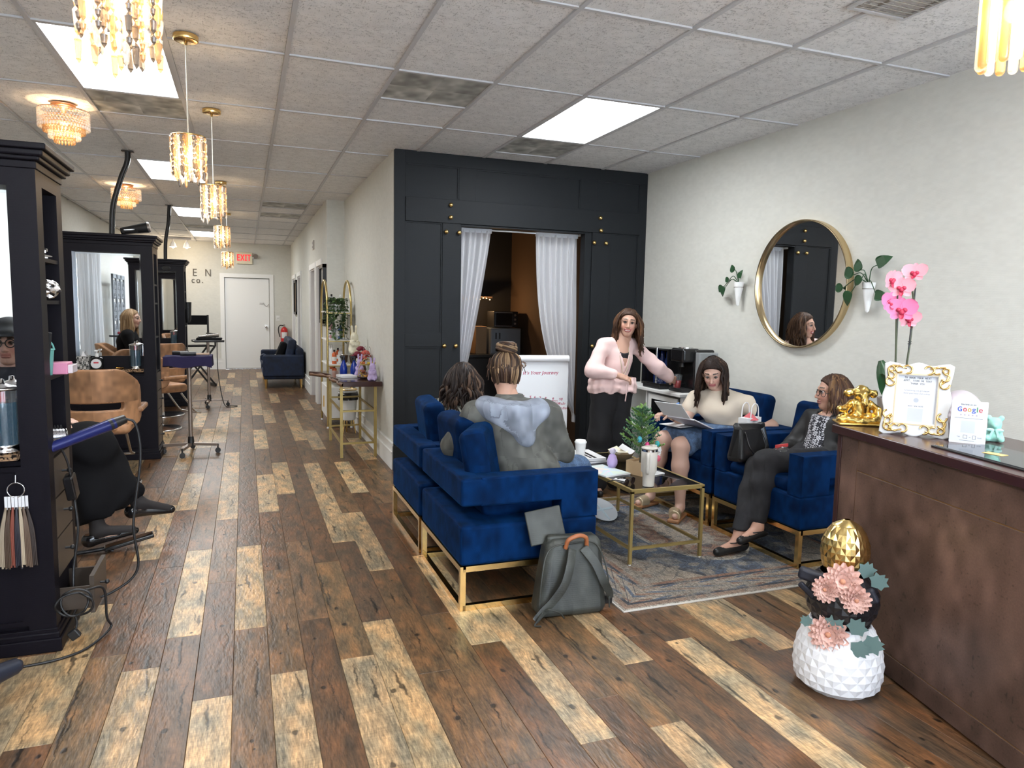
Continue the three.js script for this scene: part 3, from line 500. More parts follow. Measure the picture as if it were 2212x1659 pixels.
armchair('blue velvet armchair with gold frame under the person in the grey hooded jacket', 1.335, -3.63, 0, [[0.12, 0.38, 0.4, -0.17, 0.2, -0.5], [-0.2, 0.36, 0.42, -0.2, 0.12, 0.1]], 'blue velvet armchairs');
armchair('blue velvet armchair with gold frame under the dark-haired person beside the partition', 1.335, -4.51, 0, [[0, 0.5, 0.42, -0.19, 0.14, -0.1]], 'blue velvet armchairs');
armchair('blue velvet armchair with gold frame under the person in the black jacket', 3.36, -3.57, Math.PI, [[0, 0.56, 0.42, -0.2, 0.2, 0]], 'blue velvet armchairs');
armchair('blue velvet armchair with gold frame under the person with the open folder', 3.36, -4.43, Math.PI, [[0, 0.56, 0.42, -0.2, 0.2, 0]], 'blue velvet armchairs');
// ---------- rug ----------
{
  const W = 2.0, L = 1.95, w = 900, h = 880;
  const C = { blue: [.36, .40, .46], beige: [.63, .58, .52], rust: [.56, .43, .36], dark: [.27, .28, .31], pale: [.70, .67, .62] };
  const mix = (a, b, t) => a.map((v, i) => v + (b[i] - v) * t);
  const map = tex(w, h, (px, py) => {
    const X = px / w * W - W / 2, Y = py / h * L - L / 2, ex = W / 2 - Math.abs(X), ey = L / 2 - Math.abs(Y), e = Math.min(ex, ey);
    const along = ex < ey ? Y : X;
    let c;
    const vine = (u, v, f) => Math.sin(u * f + 2 * Math.sin(v * f * 0.7)) * Math.sin(v * f * 1.2 + 1.5 * Math.sin(u * f * 0.8));
    if (e < 0.012) c = C.pale;
    else if (e < 0.05) c = mix(C.rust, C.beige, 0.4);
    else if (e < 0.07) c = C.dark;
    else if (e < 0.22) { const v = e - 0.145; const q = Math.sin(along * 26 + 3 * Math.sin(v * 40)) * Math.cos(v * 42); c = q > 0.45 ? C.blue : q < -0.5 ? C.rust : C.beige; if (Math.abs(Math.sin(along * 26 + v * 60)) < 0.12) c = C.dark; }
    else if (e < 0.24) c = C.dark;
    else if (e < 0.27) c = C.rust;
    else {
      const r = Math.hypot(X / 0.55, Y / 0.85), q = vine(Math.abs(X), Math.abs(Y), 24), m = Math.abs(X) * 0.9 + Math.abs(Y) * 0.6;
      c = m > 0.72 ? C.beige : m > 0.68 ? C.dark : r > 0.62 ? C.blue : r > 0.56 ? C.pale : r > 0.3 ? C.rust : C.beige;
      if (q > 0.5) c = mix(c, C.beige, 0.75); else if (q < -0.5) c = mix(c, m > 0.72 ? C.rust : C.dark, 0.6); else if (Math.abs(q) < 0.06) c = mix(c, C.dark, 0.45);
    }
    const wear = n32(px / 27 + 0.1, py / 31), wear2 = n128(px / 4, py / 6), k = 0.88 + 0.5 * (n128(px / 1.7, py / 1.7) - 0.5) + 0.2 * (n64(px / 3, py / 13) - 0.5);
    c = mix(c, [.57, .54, .50], Math.max(0, Math.min(0.85, (wear - 0.42) * 1.8 + (wear2 - 0.5) * 0.9)));
    return c.map((v) => v * k);
  });
  const mRug = std([0.92, 0.92, 0.92], 0.95, 0, { map, bumpMap: velvetBump, bumpScale: 0.001 });
  const g = new RoundedBoxGeometry(W, 0.009, L, 2, 0.003); const p = g.attributes.position, uv = g.attributes.uv; for (let i = 0; i < p.count; i++) uv.setXY(i, p.getX(i) / W + 0.5, p.getZ(i) / L + 0.5);
  const t = T('rug', 'faded patterned rug in grey, blue and rust under the glass table', 'rug', [2.735, 0.0055, -3.94], 0);
  P('pile', g, mRug, t, { keepUv: true });
  P('binding', [bx(-W / 2 - 0.004, W / 2 + 0.004, -0.0045, 0.003, L / 2, L / 2 + 0.006), bx(-W / 2 - 0.006, -W / 2, -0.0045, 0.003, -L / 2, L / 2)], std([0.6, 0.57, 0.52], 0.9), t, { label: 'pale bound edge' });
}
// ---------- glass coffee table ----------
const TY = 0.462;
{
  const t = T('coffee_table', 'low rectangular table with tinted glass top and slim gold legs', 'table', [2.32, 0.01, -4.015]), X = 0.25, Z = 0.515, r = 0.009, H = 0.44;
  for (const sx of [-1, 1]) for (const sz of [-1, 1]) { const l = P('leg', bar([sx * (X - r), 0.008, sz * (Z - r)], [sx * (X - r), H, sz * (Z - r)], 2 * r), mGoldMatte, t); P('foot_cap', cyl(0.008, 0.008, 0.008, sx * (X - r), 0, sz * (Z - r), 10), mWhite, l); }
  for (const s of [-1, 1]) { P('top_rail', bar([-X, H, s * (Z - r)], [X, H, s * (Z - r)], 0.018, 0.022), mGoldMatte, t); P('top_rail', bar([s * (X - r), H, -Z + 0.018], [s * (X - r), H, Z - 0.018], 0.018, 0.022), mGoldMatte, t); }
  for (const s of [-1, 1]) { P('lower_rail', bar([-X + 0.018, 0.1, s * (Z - r)], [X - 0.018, 0.1, s * (Z - r)], 0.016), mGoldMatte, t); P('lower_rail', bar([s * (X - r), 0.1, -Z + 0.018], [s * (X - r), 0.1, Z - 0.018], 0.016), mGoldMatte, t); }
  P('glass_top', bx(-X + 0.018, X - 0.018, H + 0.004, H + 0.011, -Z + 0.018, Z - 0.018), std([0.42, 0.45, 0.47], 0.02, 0, { transmission: 1, thickness: 0, ior: 1.5 }), t, { label: 'grey tinted glass pane' });
}
// ---------- things on the coffee table ----------
{
  const y = TY;
  const tb = T('tumbler', 'tall cream insulated tumbler with handle on the glass table', 'tumbler', [2.215, y, -3.56]);
  const mCream = std([0.50, 0.47, 0.42], 0.4);
  P('body', lathe([[0, 0], [0.032, 0], [0.034, 0.004], [0.036, 0.075], [0.046, 0.092], [0.048, 0.21], [0, 0.21]]), mCream, tb);
  P('band', cyl(0.0475, 0.0475, 0.012, 0, 0.21, 0, 28), mChrome, tb); P('lid', [lathe([[0, 0.222], [0.048, 0.222], [0.048, 0.232], [0.03, 0.238], [0, 0.238]]), bx(0.01, 0.04, 0.235, 0.245, -0.015, 0.015)], mCream, tb);
  P('handle', tube([[-0.03, 0.195, 0.035], [-0.045, 0.196, 0.06], [-0.052, 0.18, 0.072], [-0.052, 0.12, 0.07], [-0.045, 0.095, 0.06], [-0.03, 0.095, 0.034]], 0.011, 30, 8), mCream, tb);
  // sunglasses
  const sg = T('sunglasses', 'dark sunglasses lying on the glass table', 'sunglasses', [2.125, y + 0.02, -3.62], 0.5);
  for (const s of [-1, 1]) { P('lens', sph(0.026, s * 0.034, 0, 0, 16, 1, 0.85, 0.18), std([0.02, 0.012, 0.01], 0.05), sg); P('temple', tube([[s * 0.062, 0.008, 0], [s * 0.064, 0.008, -0.06], [s * 0.055, -0.014, -0.12]], 0.003, 14, 6), mBlack, sg); }
  P('bridge', tube([[-0.012, 0.006, 0], [0, 0.012, 0.002], [0.012, 0.006, 0]], 0.003, 10, 6), mBlack, sg);
  // magazine
  const mg1 = T('magazine', 'pale pastel magazine beside the wooden planter', 'magazine', [2.14, y, -3.97], 0.2);
  P('pages', rb(-0.1, 0.1, 0, 0.009, -0.14, 0.14, 0.002, 2), mPaper, mg1);
  P('cover', sheet(0.2, 0.28).rotateX(-Math.PI / 2).translate(0, 0.0095, 0), std([0.9, 0.9, 0.9], 0.4, 0, { map: canvasTex(256, 256, (c, w, h) => { c.fillStyle = '#d5e4e2'; c.fillRect(0, 0, w, h); const q = ['#cfe3ea', '#e6d9e6', '#d9e9d8', '#eee7da']; for (let i = 0; i < 14; i++) { c.fillStyle = q[i % 4]; c.beginPath(); c.moveTo((i * 61) % 256, (i * 37) % 256); c.lineTo((i * 61 + 120) % 300, (i * 53 + 40) % 256); c.lineTo((i * 23 + 60) % 256, (i * 71 + 100) % 280); c.fill(); } }) }), mg1, { keepUv: true });
  for (let i = 0; i < 2; i++) { const m2 = T('book', i ? 'black and white fashion book lying under the paper cup' : 'large dark book lying under the fashion book', 'book', [2.18, y + i * 0.018, -4.35], 0.1 - 0.15 * i); P('pages', rb(-0.12, 0.1, 0.001, 0.016, -0.15, 0.15, 0.002, 2), mPaper, m2);
    P('cover', [bx(-0.123, 0.103, 0, 0.0015, -0.153, 0.153), bx(-0.123, 0.103, 0.016, 0.0175, -0.153, 0.153)], i ? mPaper : std([0.03, 0.03, 0.06], 0.3), m2);
    if (i) P('title', sheet(0.3, 0.2).rotateX(-Math.PI / 2).rotateY(Math.PI / 2).translate(-0.01, 0.0178, 0), std([0.9, 0.9, 0.9], 0.4, 0, { map: canvasTex(384, 256, (c, w, h) => { c.fillStyle = '#eee'; c.fillRect(0, 0, w, h); c.fillStyle = '#111'; c.font = 'bold 78px sans-serif'; c.fillText('EVOL', 24, 100); c.fillRect(20, 130, 340, 20); c.fillRect(20, 165, 340, 30); }) }), m2, { keepUv: true }); }
  const cup = T('paper_cup', 'white takeaway cup with lid on the stacked books', 'cup', [2.13, y + 0.036, -4.3]);
  P('body', lathe([[0, 0], [0.028, 0], [0.038, 0.09], [0.04, 0.092], [0, 0.092]], 24), std([0.78, 0.77, 0.75], 0.5), cup); P('lid', lathe([[0.041, 0.09], [0.042, 0.1], [0.036, 0.104], [0.034, 0.112], [0, 0.112]], 24), std([0.8, 0.8, 0.78], 0.35), cup); P('sticker', new THREE.CylinderGeometry(0.0355, 0.0315, 0.04, 12, 1, true, 2.4, 1.1).translate(0, 0.04, 0), std([0.55, 0.62, 0.75], 0.5), cup);
  const bw = T('bowl', 'woven brown bowl of crumpled papers on the glass table', 'bowl', [2.41, y, -4.24]);
  P('shell', lathe([[0, 0.002], [0.04, 0], [0.075, 0.03], [0.09, 0.06], [0.086, 0.06], [0.07, 0.033], [0.035, 0.008], [0, 0.008]], 22), std([0.20, 0.14, 0.07], 0.8), bw);
  for (let i = 0; i < 4; i++) P('paper_scrap', tf([bx(-0.035, 0.035, -0.001, 0.001, -0.05, 0.05)], { at: [-0.03 + 0.02 * i, 0.065 + 0.006 * i, -0.02 + 0.015 * i], ry: i * 1.3, rx: 0.3 - 0.25 * i, rz: 0.35 - 0.2 * i }), i % 2 ? mPaper : std([0.75, 0.7, 0.55], 0.8), bw);
  const eg = T('easter_egg', 'lilac egg ornament standing between bowl and planter', 'ornament', [2.235, y, -4.04]);
  P('egg', lathe([[0, 0], [0.02, 0.003], [0.034, 0.03], [0.034, 0.055], [0.024, 0.085], [0.01, 0.1], [0, 0.102]], 22), std([0.50, 0.38, 0.68], 0.45), eg); P('top', sph(0.021, 0, 0.115, 0, 14), std([0.62, 0.56, 0.70], 0.45), eg);
  one('paper_napkin', 'crumpled white paper beside the wooden planter', 'paper', tf([rb(-0.06, 0.06, 0, 0.006, -0.04, 0.04, 0.002, 2)], { at: [2.42, y, -3.83], ry: 0.3 }), mPaper);
  one('folded_paper', 'white leaflet lying near the sunglasses', 'paper', tf([bx(-0.03, 0.03, 0, 0.003, -0.045, 0.045)], { at: [2.13, y, -3.73], ry: 0.8 }), mPaper);
  // planter with small spring tree
  const pt = T('tabletop_tree', 'small artificial tree with coloured eggs in a square wooden planter', 'plant', [2.335, y, -3.86], 0.35);
  P('planter', [bx(-0.062, 0.062, 0, 0.085, -0.062, -0.054), bx(-0.062, 0.062, 0, 0.085, 0.054, 0.062), bx(-0.062, -0.054, 0, 0.085, -0.054, 0.054), bx(0.054, 0.062, 0, 0.085, -0.054, 0.054), bx(-0.054, 0.054, 0, 0.07, -0.054, 0.054)], std([0.40, 0.27, 0.15], 0.7), pt, { label: 'pale wooden planter box' });
  P('stem', rod([0, 0.06, 0], [0.005, 0.4, 0], 0.006, 0.003), std([0.06, 0.05, 0.03], 0.8), pt);
  const r = rngOf(5), leafA = [], leafB = [], leaf = (w, l) => extr([[0, 0], [w * 0.6, l * 0.3], [w, l * 0.55], [w * 0.5, l * 0.85], [0, l], [-w * 0.5, l * 0.85], [-w, l * 0.55], [-w * 0.6, l * 0.3]], 0.0008);
  for (let k = 0; k < 62; k++) { // branches
    const hy = 0.09 + 0.31 * Math.pow(k / 62, 0.9), R = 0.135 * (1 - (hy - 0.06) / 0.42) + 0.015, a = k * 2.4, e = 0.5 + 0.3 * r();
    const n = 6 + (r() * 3 | 0);
    for (let q = 1; q <= n; q++) { const s = q / n * R, px = Math.cos(a) * s, pz = Math.sin(a) * s, py = hy + s * e + 0.01 * r(); for (const d of [-1, 1]) { const g = tf([leaf(0.006 + 0.003 * (k % 3 === 0), k % 3 === 0 ? 0.03 : 0.024)], { at: [px, py, pz], ry: -a + d * (0.9 + 0.4 * r()) - Math.PI / 2 + Math.PI, rx: 1.0 + 0.5 * r() - 0.4 }); (k % 3 === 0 ? leafB : leafA).push(g[0]); } }
  }
  P('fern_foliage', leafA, std([0.07, 0.17, 0.09], 0.6, 0, { transmission: 0.1, thickness: 0 }), pt, { kind: 'stuff' }); P('bright_foliage', leafB, std([0.16, 0.30, 0.06], 0.6, 0, { transmission: 0.1, thickness: 0 }), pt, { kind: 'stuff' });
  for (const [x, yy, z, c, n] of [[-0.075, 0.235, 0.05, [0.05, 0.32, 0.42], 'teal'], [-0.04, 0.2, 0.085, [0.62, 0.06, 0.2], 'magenta'], [-0.005, 0.185, 0.1, [0.7, 0.45, 0.46], 'pink'], [0.07, 0.195, 0.075, [0.03, 0.35, 0.36], 'turquoise'], [0.045, 0.11, 0.105, [0.6, 0.1, 0.16], 'red']]) P('egg', sph(0.016, x, yy, z, 14, 1, 1.3, 1), std(c, 0.5), pt, { label: n + ' egg' });
  const fl = []; for (let i = 0; i < 16; i++) { const cx = 0.05 + 0.035 * (r() - 0.5) * 2, cy = 0.14 + 0.03 * (r() - 0.5) * 2, cz = 0.085 + 0.02 * r(); for (let p = 0; p < 5; p++) fl.push(sph(0.006, cx + 0.008 * Math.cos(p * 1.257), cy + 0.008 * Math.sin(p * 1.257), cz, 6, 1, 1, 0.4)); }
  P('white_blossom', fl, mPaper, pt, { kind: 'stuff' });
}
// lid on the rug and black bag under the table
{ const t = T('white_disc', 'white translucent plastic lid leaning under the glass table', 'lid', [2.36, 0.012, -4.4], 0.25);
  P('disc', tf([lathe([[0, 0.004], [0.10, 0.004], [0.118, 0.012], [0.12, 0.008], [0.105, 0], [0, 0]], 32)], { at: [0, 0.06, 0], rx: 0.5 }), std([0.8, 0.82, 0.84], 0.35, 0, { transmission: 0.25, thickness: 0 }), t);
  P('ridge', tf([bx(-0.1, 0.1, 0.004, 0.01, -0.008, 0.008), bx(-0.006, 0.006, 0.004, 0.009, -0.1, 0.1)], { at: [0, 0.06, 0], rx: 0.5 }), std([0.62, 0.72, 0.76], 0.35), t);
  const b = T('storage_bin', 'black bin on the floor behind the glass table', 'bin', [2.33, 0, -5.1]); P('body', rb(-0.2, 0.2, 0, 0.2, -0.14, 0.14, 0.03), mBlack, b); P('rim', rb(-0.21, 0.21, 0.19, 0.215, -0.15, 0.15, 0.01), mBlackGloss, b); }
// ---------- backpack ----------
{
  const mLea = std([0.058, 0.063, 0.054], 0.5, 0, { bumpMap: wallBump, bumpScale: 0.0006, map: velvetMap }), mTan = std([0.36, 0.12, 0.045], 0.45);
  const t = T('backpack', 'grey leather backpack with tan handle leaning on the blue armchair', 'backpack', [1.475, 0, -3.06], -0.06);
  const g = new RoundedBoxGeometry(0.37, 0.37, 0.15, 10, 0.045), p = g.attributes.position;
  for (let i = 0; i < p.count; i++) { const y = p.getY(i) + 0.185, k = Math.max(0, y / 0.37); let x = p.getX(i) * (1 - 0.24 * Math.pow(k, 1.3)); const z = p.getZ(i); const f = Math.max(0, z) * (1 - Math.abs(x) * 4); p.setXYZ(i, x + 0.03 * k, y, z * (1 - 0.3 * k) - 0.06 * k + 0.25 * f * Math.sin(k * 3) + 0.004 * Math.sin(x * 60 + y * 20) * (z > 0 ? 1 : 0)); }
  g.computeVertexNormals(); P('body', g, mLea, t);
  P('piping', tube([[-0.18, 0.03, 0.075], [-0.165, 0.2, 0.06], [-0.12, 0.33, 0.03], [0, 0.355, 0.02], [0.13, 0.34, 0.02], [0.18, 0.2, 0.055], [0.19, 0.03, 0.07]], 0.004, 50, 6), mLea, t);
  P('flap', tf([rb(-0.095, 0.095, 0, 0.17, -0.006, 0.006, 0.006, 3)], { at: [-0.085, 0.335, -0.07], rx: -0.3, rz: 0.14 }), mLea, t, { label: 'open grey leather flap' });
  P('flap_fold', tf([rb(-0.1, 0.1, -0.03, 0.03, -0.02, 0.02, 0.018, 3)], { at: [-0.01, 0.35, -0.045], rz: -0.05 }), mLea, t);
  P('handle', tube([[-0.03, 0.33, 0.015], [-0.02, 0.375, 0.03], [0.03, 0.395, 0.035], [0.07, 0.38, 0.03], [0.082, 0.335, 0.015]], 0.011, 26, 8), mTan, t, { label: 'tan leather carry handle' });
  const strap = (pts, w) => { const c = new THREE.CatmullRomCurve3(pts.map((q) => V(...q))), n = 30, pos = [], idx = []; for (let i = 0; i <= n; i++) { const q = c.getPointAt(i / n), d = c.getTangentAt(i / n), s = V(d.y, -d.x, 0).normalize().multiplyScalar(w / 2 * (1 - 0.5 * Math.max(0, i / n - 0.6))); for (const [k, dz] of [[-1, 0], [-1, 0.008], [1, 0.008], [1, 0]]) pos.push(q.x + s.x * k, q.y + s.y * k, q.z + dz); } for (let i = 0; i < n; i++) for (let k = 0; k < 4; k++) { const a = i * 4 + k, b = i * 4 + (k + 1) % 4; idx.push(a, b, a + 4, b, b + 4, a + 4); } const gg = new THREE.BufferGeometry(); gg.setAttribute('position', new THREE.Float32BufferAttribute(pos, 3)); gg.setIndex(idx); gg.computeVertexNormals(); return gg; };
  P('shoulder_strap', strap([[0.0, 0.33, 0.03], [-0.025, 0.27, 0.07], [-0.06, 0.18, 0.09], [-0.12, 0.1, 0.09], [-0.17, 0.055, 0.09], [-0.21, 0.02, 0.1]], 0.042), mLea, t);
  P('shoulder_strap', strap([[0.06, 0.33, 0.025], [0.11, 0.26, 0.06], [0.15, 0.17, 0.08], [0.185, 0.11, 0.07], [0.2, 0.07, 0.05]], 0.042), mLea, t);
  P('drawstring', [tube([[-0.17, 0.055, 0.095], [-0.2, 0.03, 0.12], [-0.22, 0.01, 0.13], [-0.19, 0.008, 0.14]], 0.004, 24, 6), tube([[-0.16, 0.06, 0.095], [-0.14, 0.07, 0.11], [-0.09, 0.05, 0.11], [-0.06, 0.015, 0.1]], 0.004, 24, 6)], mLea, t);
  P('side_buckle', [rb(0.185, 0.225, 0.03, 0.075, 0.0, 0.03, 0.006)], mBlack, t);
}
// ---------- flip chart ----------
{
  const t = T('flip_chart', 'white flip chart with red handwriting on a black easel', 'flip chart', [2.33, 0, -5.6], -0.1);
  P('pad', rb(-0.29, 0.29, 0.42, 1.02, -0.012, 0.0, 0.003), mPaper, t);
  P('page_roll', [tf([new THREE.CylinderGeometry(0.03, 0.03, 0.58, 18).rotateZ(Math.PI / 2)], { at: [0, 1.07, 0.0] }), bx(-0.29, 0.29, 0.99, 1.08, -0.008, -0.001)], mPaper, t, { label: 'rolled back white page' });
  P('writing', sheet(0.58, 0.6).translate(0, 0.72, 0.0015), std([0.9, 0.9, 0.9], 0.8, 0, { map: canvasTex(1024, 1060, (c, w, h) => {
    c.fillStyle = '#eef0f2'; c.fillRect(0, 0, w, h); c.strokeStyle = c.fillStyle = '#a8244c'; c.lineWidth = 7; c.font = 'italic bold 66px serif';
    c.fillText("it's Your Journey", 300, 150); c.beginPath(); c.moveTo(140, 520); c.lineTo(870, 560); c.stroke(); c.font = 'italic bold 56px sans-serif';
    ['4', '5', '6', '7', '8', '9', '10'].forEach((s, i) => c.fillText(s, [300, 410, 480, 560, 650, 770, 880][i], 505 + i * 8)); c.font = 'italic bold 50px serif'; c.fillStyle = '#b0304c'; c.fillText('Yellow', 730, 610); c.fillText('Pale', 880, 620); c.fillText('Yellow', 880, 690); c.fillText('Gold', 590, 600); c.fillText('Org', 460, 590); }) }), t, { keepUv: true });
  P('tray', bx(-0.3, 0.3, 0.40, 0.42, -0.02, 0.025), std([0.7, 0.7, 0.7], 0.4), t);
  for (const [x, z] of [[-0.28, -0.06], [0.28, -0.06], [0, -0.5]]) P('leg', rod([x * 0.4, 1.0, -0.04], [x, 0, z], 0.011), mBlack, t);
  P('backboard', bx(-0.28, 0.28, 0.42, 1.04, -0.022, -0.013), mBlack, t);
}
// ---------- round wall mirror ----------
{
  const t = T('wall_mirror', 'large round mirror in a brass frame on the cream wall', 'mirror', [RX1, 1.705, -4.13]), R = 0.46;
  P('frame', tf([lathe([[R, 0], [R, 0.055], [R - 0.012, 0.055], [R - 0.012, 0.02], [R - 0.012, 0]], 80)], { rz: Math.PI / 2 }), std([0.62, 0.48, 0.28], 0.28, 1), t, { label: 'brass rim' });
  P('glass', tf([new THREE.CylinderGeometry(R - 0.012, R - 0.012, 0.006, 80)], { rz: Math.PI / 2, at: [-0.022, 0, 0] }), mMirror, t, { label: 'mirror glass' });
  const pothos = (label, z, y, specs) => {
    const v = T('wall_vase', label, 'wall vase', [RX1, y, z]);
    P('cone', lathe([[0.004, -0.13], [0.012, -0.12], [0.042, 0.06], [0.036, 0.06], [0.01, -0.1]], 20).translate(-0.05, 0, 0), mWhite, v, { label: 'white ceramic cone' });
    P('bracket', [new THREE.TorusGeometry(0.036, 0.003, 6, 20).rotateX(Math.PI / 2).translate(-0.05, 0.02, 0), rod([0, 0.02, 0], [-0.014, 0.02, 0], 0.004)], mSteel, v);
    for (const [dz, dy, dx, sz, ro] of specs) {
      const e = [-0.05 - dx, 0.06 + dy, dz], b = P('vine', tube([[-0.05, 0.05, 0], [-0.06 - dx * 0.5, 0.1 + dy * 0.4, dz * 0.4], e], 0.003, 14, 5), mLeafDark, v);
      const s = new THREE.Shape(); s.moveTo(0, 0); s.bezierCurveTo(sz * 0.5, -sz * 0.15, sz * 0.55, sz * 0.5, 0, sz); s.bezierCurveTo(-sz * 0.55, sz * 0.5, -sz * 0.5, -sz * 0.15, 0, 0);
      const lg = new THREE.ExtrudeGeometry(s, { depth: 0.001, bevelEnabled: false, curveSegments: 8 }); const p = lg.attributes.position; for (let i = 0; i < p.count; i++) p.setZ(i, p.getZ(i) + Math.abs(p.getX(i)) * 0.5 - p.getY(i) * p.getY(i) * 2); lg.computeVertexNormals();
      P('leaf', tf([lg.rotateZ(ro)], { ry: -Math.PI / 2, at: e }), mLeafDark, v);
    }
  };
  pothos('white cone wall vase with trailing leaves near the partition side of the mirror', -4.79, 1.68, [[-0.16, -0.04, 0.03, 0.08, 1.9], [-0.12, -0.04, 0.04, 0.09, 2.6], [-0.03, 0.1, 0.02, 0.08, 1.2], [0.05, 0.03, 0.03, 0.07, -0.3], [-0.06, 0.02, 0.05, 0.06, 1.5]]);
  pothos('white cone wall vase with trailing leaves beside the pink orchid', -3.5, 1.64, [[-0.19, -0.03, 0.02, 0.08, 1.55], [-0.1, -0.06, 0.04, 0.1, 2.7], [-0.08, 0.05, 0.05, 0.1, 1.1], [-0.03, 0.08, 0.04, 0.09, 0.6], [0.08, 0.11, 0.02, 0.1, -1.1], [0.09, -0.08, 0.03, 0.09, -1.7], [0.0, 0.03, 0.06, 0.08, 2.2]]);
}
// ---------- coffee stand ----------
{
  const t = T('coffee_stand', 'white coffee stand against the cream wall behind the seated person', 'stand', [3.56, 0, -5.44]), W = 0.2, D = 0.49, H = 0.79;
  P('top', rb(-W - 0.03, W + 0.03, H, H + 0.028, -D - 0.02, D + 0.02, 0.006), mWhite, t);
  for (const s of [-1, 1]) P('side_panel', bx(-W, W, 0, H, s * D - 0.012, s * D + 0.012), mWhite, t);
  P('divider', bx(-W, W, 0.06, H, -0.06, -0.036), mWhite, t); P('back_panel', bx(W - 0.015, W, 0.05, H, -D, D), mWhite, t);
  for (const y of [0.05, 0.42]) P('shelf', bx(-W + 0.005, W - 0.02, y, y + 0.02, -D + 0.012, D - 0.012), mWhite, t);
  const dr = P('door', [bx(-W - 0.012, -W, 0.46, 0.77, 0.0, 0.45)], mWhite, t); P('glass_inset', bx(-W - 0.015, -W - 0.011, 0.5, 0.73, 0.06, 0.39), mBlackGloss, dr);
  const y = H + 0.0285;
  const m = T('coffee_machine', 'black pod coffee machine on the white stand', 'coffee machine', [3.58, y, -5.12]);
  P('body', rb(-0.06, 0.14, 0, 0.36, -0.11, 0.11, 0.02), mBlackGloss, m); P('head', rb(-0.17, 0.0, 0.25, 0.37, -0.1, 0.1, 0.025), mBlackGloss, m); P('drip_tray', rb(-0.17, -0.06, 0, 0.03, -0.1, 0.1, 0.008), mBlack, m); P('water_tank', rb(-0.06, 0.13, 0.05, 0.34, 0.112, 0.17, 0.012), std([0.55, 0.57, 0.58], 0.1, 0, { transmission: 0.6, thickness: 0 }), m); P('trim', cyl(0.06, 0.06, 0.008, -0.08, 0.37, 0), mChrome, m); P('spout', cyl(0.02, 0.015, 0.04, -0.11, 0.21, 0), mBlack, m);
  const wc = T('bottle_rack', 'glass-fronted black cabinet with blue bottles on the white stand', 'rack', [3.635, y, -5.6]);
  P('case', [bx(-0.135, 0.15, 0, 0.02, -0.22, 0.22), bx(-0.135, 0.15, 0.33, 0.345, -0.22, 0.22), bx(0.13, 0.15, 0.02, 0.33, -0.22, 0.22), bx(-0.135, 0.13, 0.02, 0.33, 0.2, 0.22), bx(-0.135, 0.13, 0.02, 0.33, -0.22, -0.2)], mBlackGloss, wc);
  P('pole', rod([-0.145, 0, 0.05], [-0.145, 0.35, 0.05], 0.012), mChrome, wc);
  for (let i = 0; i < 4; i++) P('bottle', lathe([[0, 0], [0.03, 0], [0.032, 0.2], [0.018, 0.24], [0.018, 0.29], [0, 0.29]], 14).translate(-0.02, 0.022, -0.14 + 0.09 * i), std([0.01, 0.03, 0.16], 0.15), wc);
  const kc = T('pod_tray', 'low black tray in front of the coffee machine', 'tray', [3.415, y, -5.42]); P('tray', rb(-0.06, 0.06, 0, 0.045, -0.14, 0.14, 0.01), mBlack, kc); P('lip', rb(-0.063, 0.063, 0.045, 0.052, -0.145, 0.145, 0.003), mBlackGloss, kc);
  const gl = T('glass_mug', 'clear glass mug beside the coffee machine', 'mug', [3.41, y + 0.053, -5.36]); P('body', lathe([[0, 0.004], [0.03, 0.004], [0.036, 0.08], [0.033, 0.08], [0.028, 0.01], [0, 0.01]], 20), mGlass, gl); P('handle', new THREE.TorusGeometry(0.022, 0.004, 6, 16).translate(0.05, 0.04, 0).rotateY(1.5), mGlass, gl);
}
// ---------- crystal pendants and flush chandeliers ----------
const mCry = [[0.93, 0.92, 0.90], [0.80, 0.64, 0.40], [0.36, 0.31, 0.26]].map((c) => std(c, 0.03, 0, { transmission: 0.72, thickness: 0, ior: 1.6, specularIntensity: 1 }));
const mBulb = new THREE.MeshStandardMaterial({ color: 0xffe9c8, emissive: new THREE.Color().setRGB(1, 0.8, 0.5), emissiveIntensity: 6 });
const mCopper = std([0.62, 0.36, 0.22], 0.3, 1);
function gem(w, h) { const g = new THREE.CylinderGeometry(w * 0.35, w * 0.25, h, 6, 1); return mg([g, new THREE.ConeGeometry(w * 0.35, w * 0.4, 6).translate(0, h / 2 + w * 0.2, 0), new THREE.ConeGeometry(w * 0.25, w * 0.4, 6).rotateX(Math.PI).translate(0, -h / 2 - w * 0.2, 0)]); }
function lamp(x, y, z, i, c = [1, 0.72, 0.42]) { const l = new THREE.PointLight(new THREE.Color().setRGB(...c), i); l.position.set(x, y, z); l.castShadow = true; scene.add(l); }
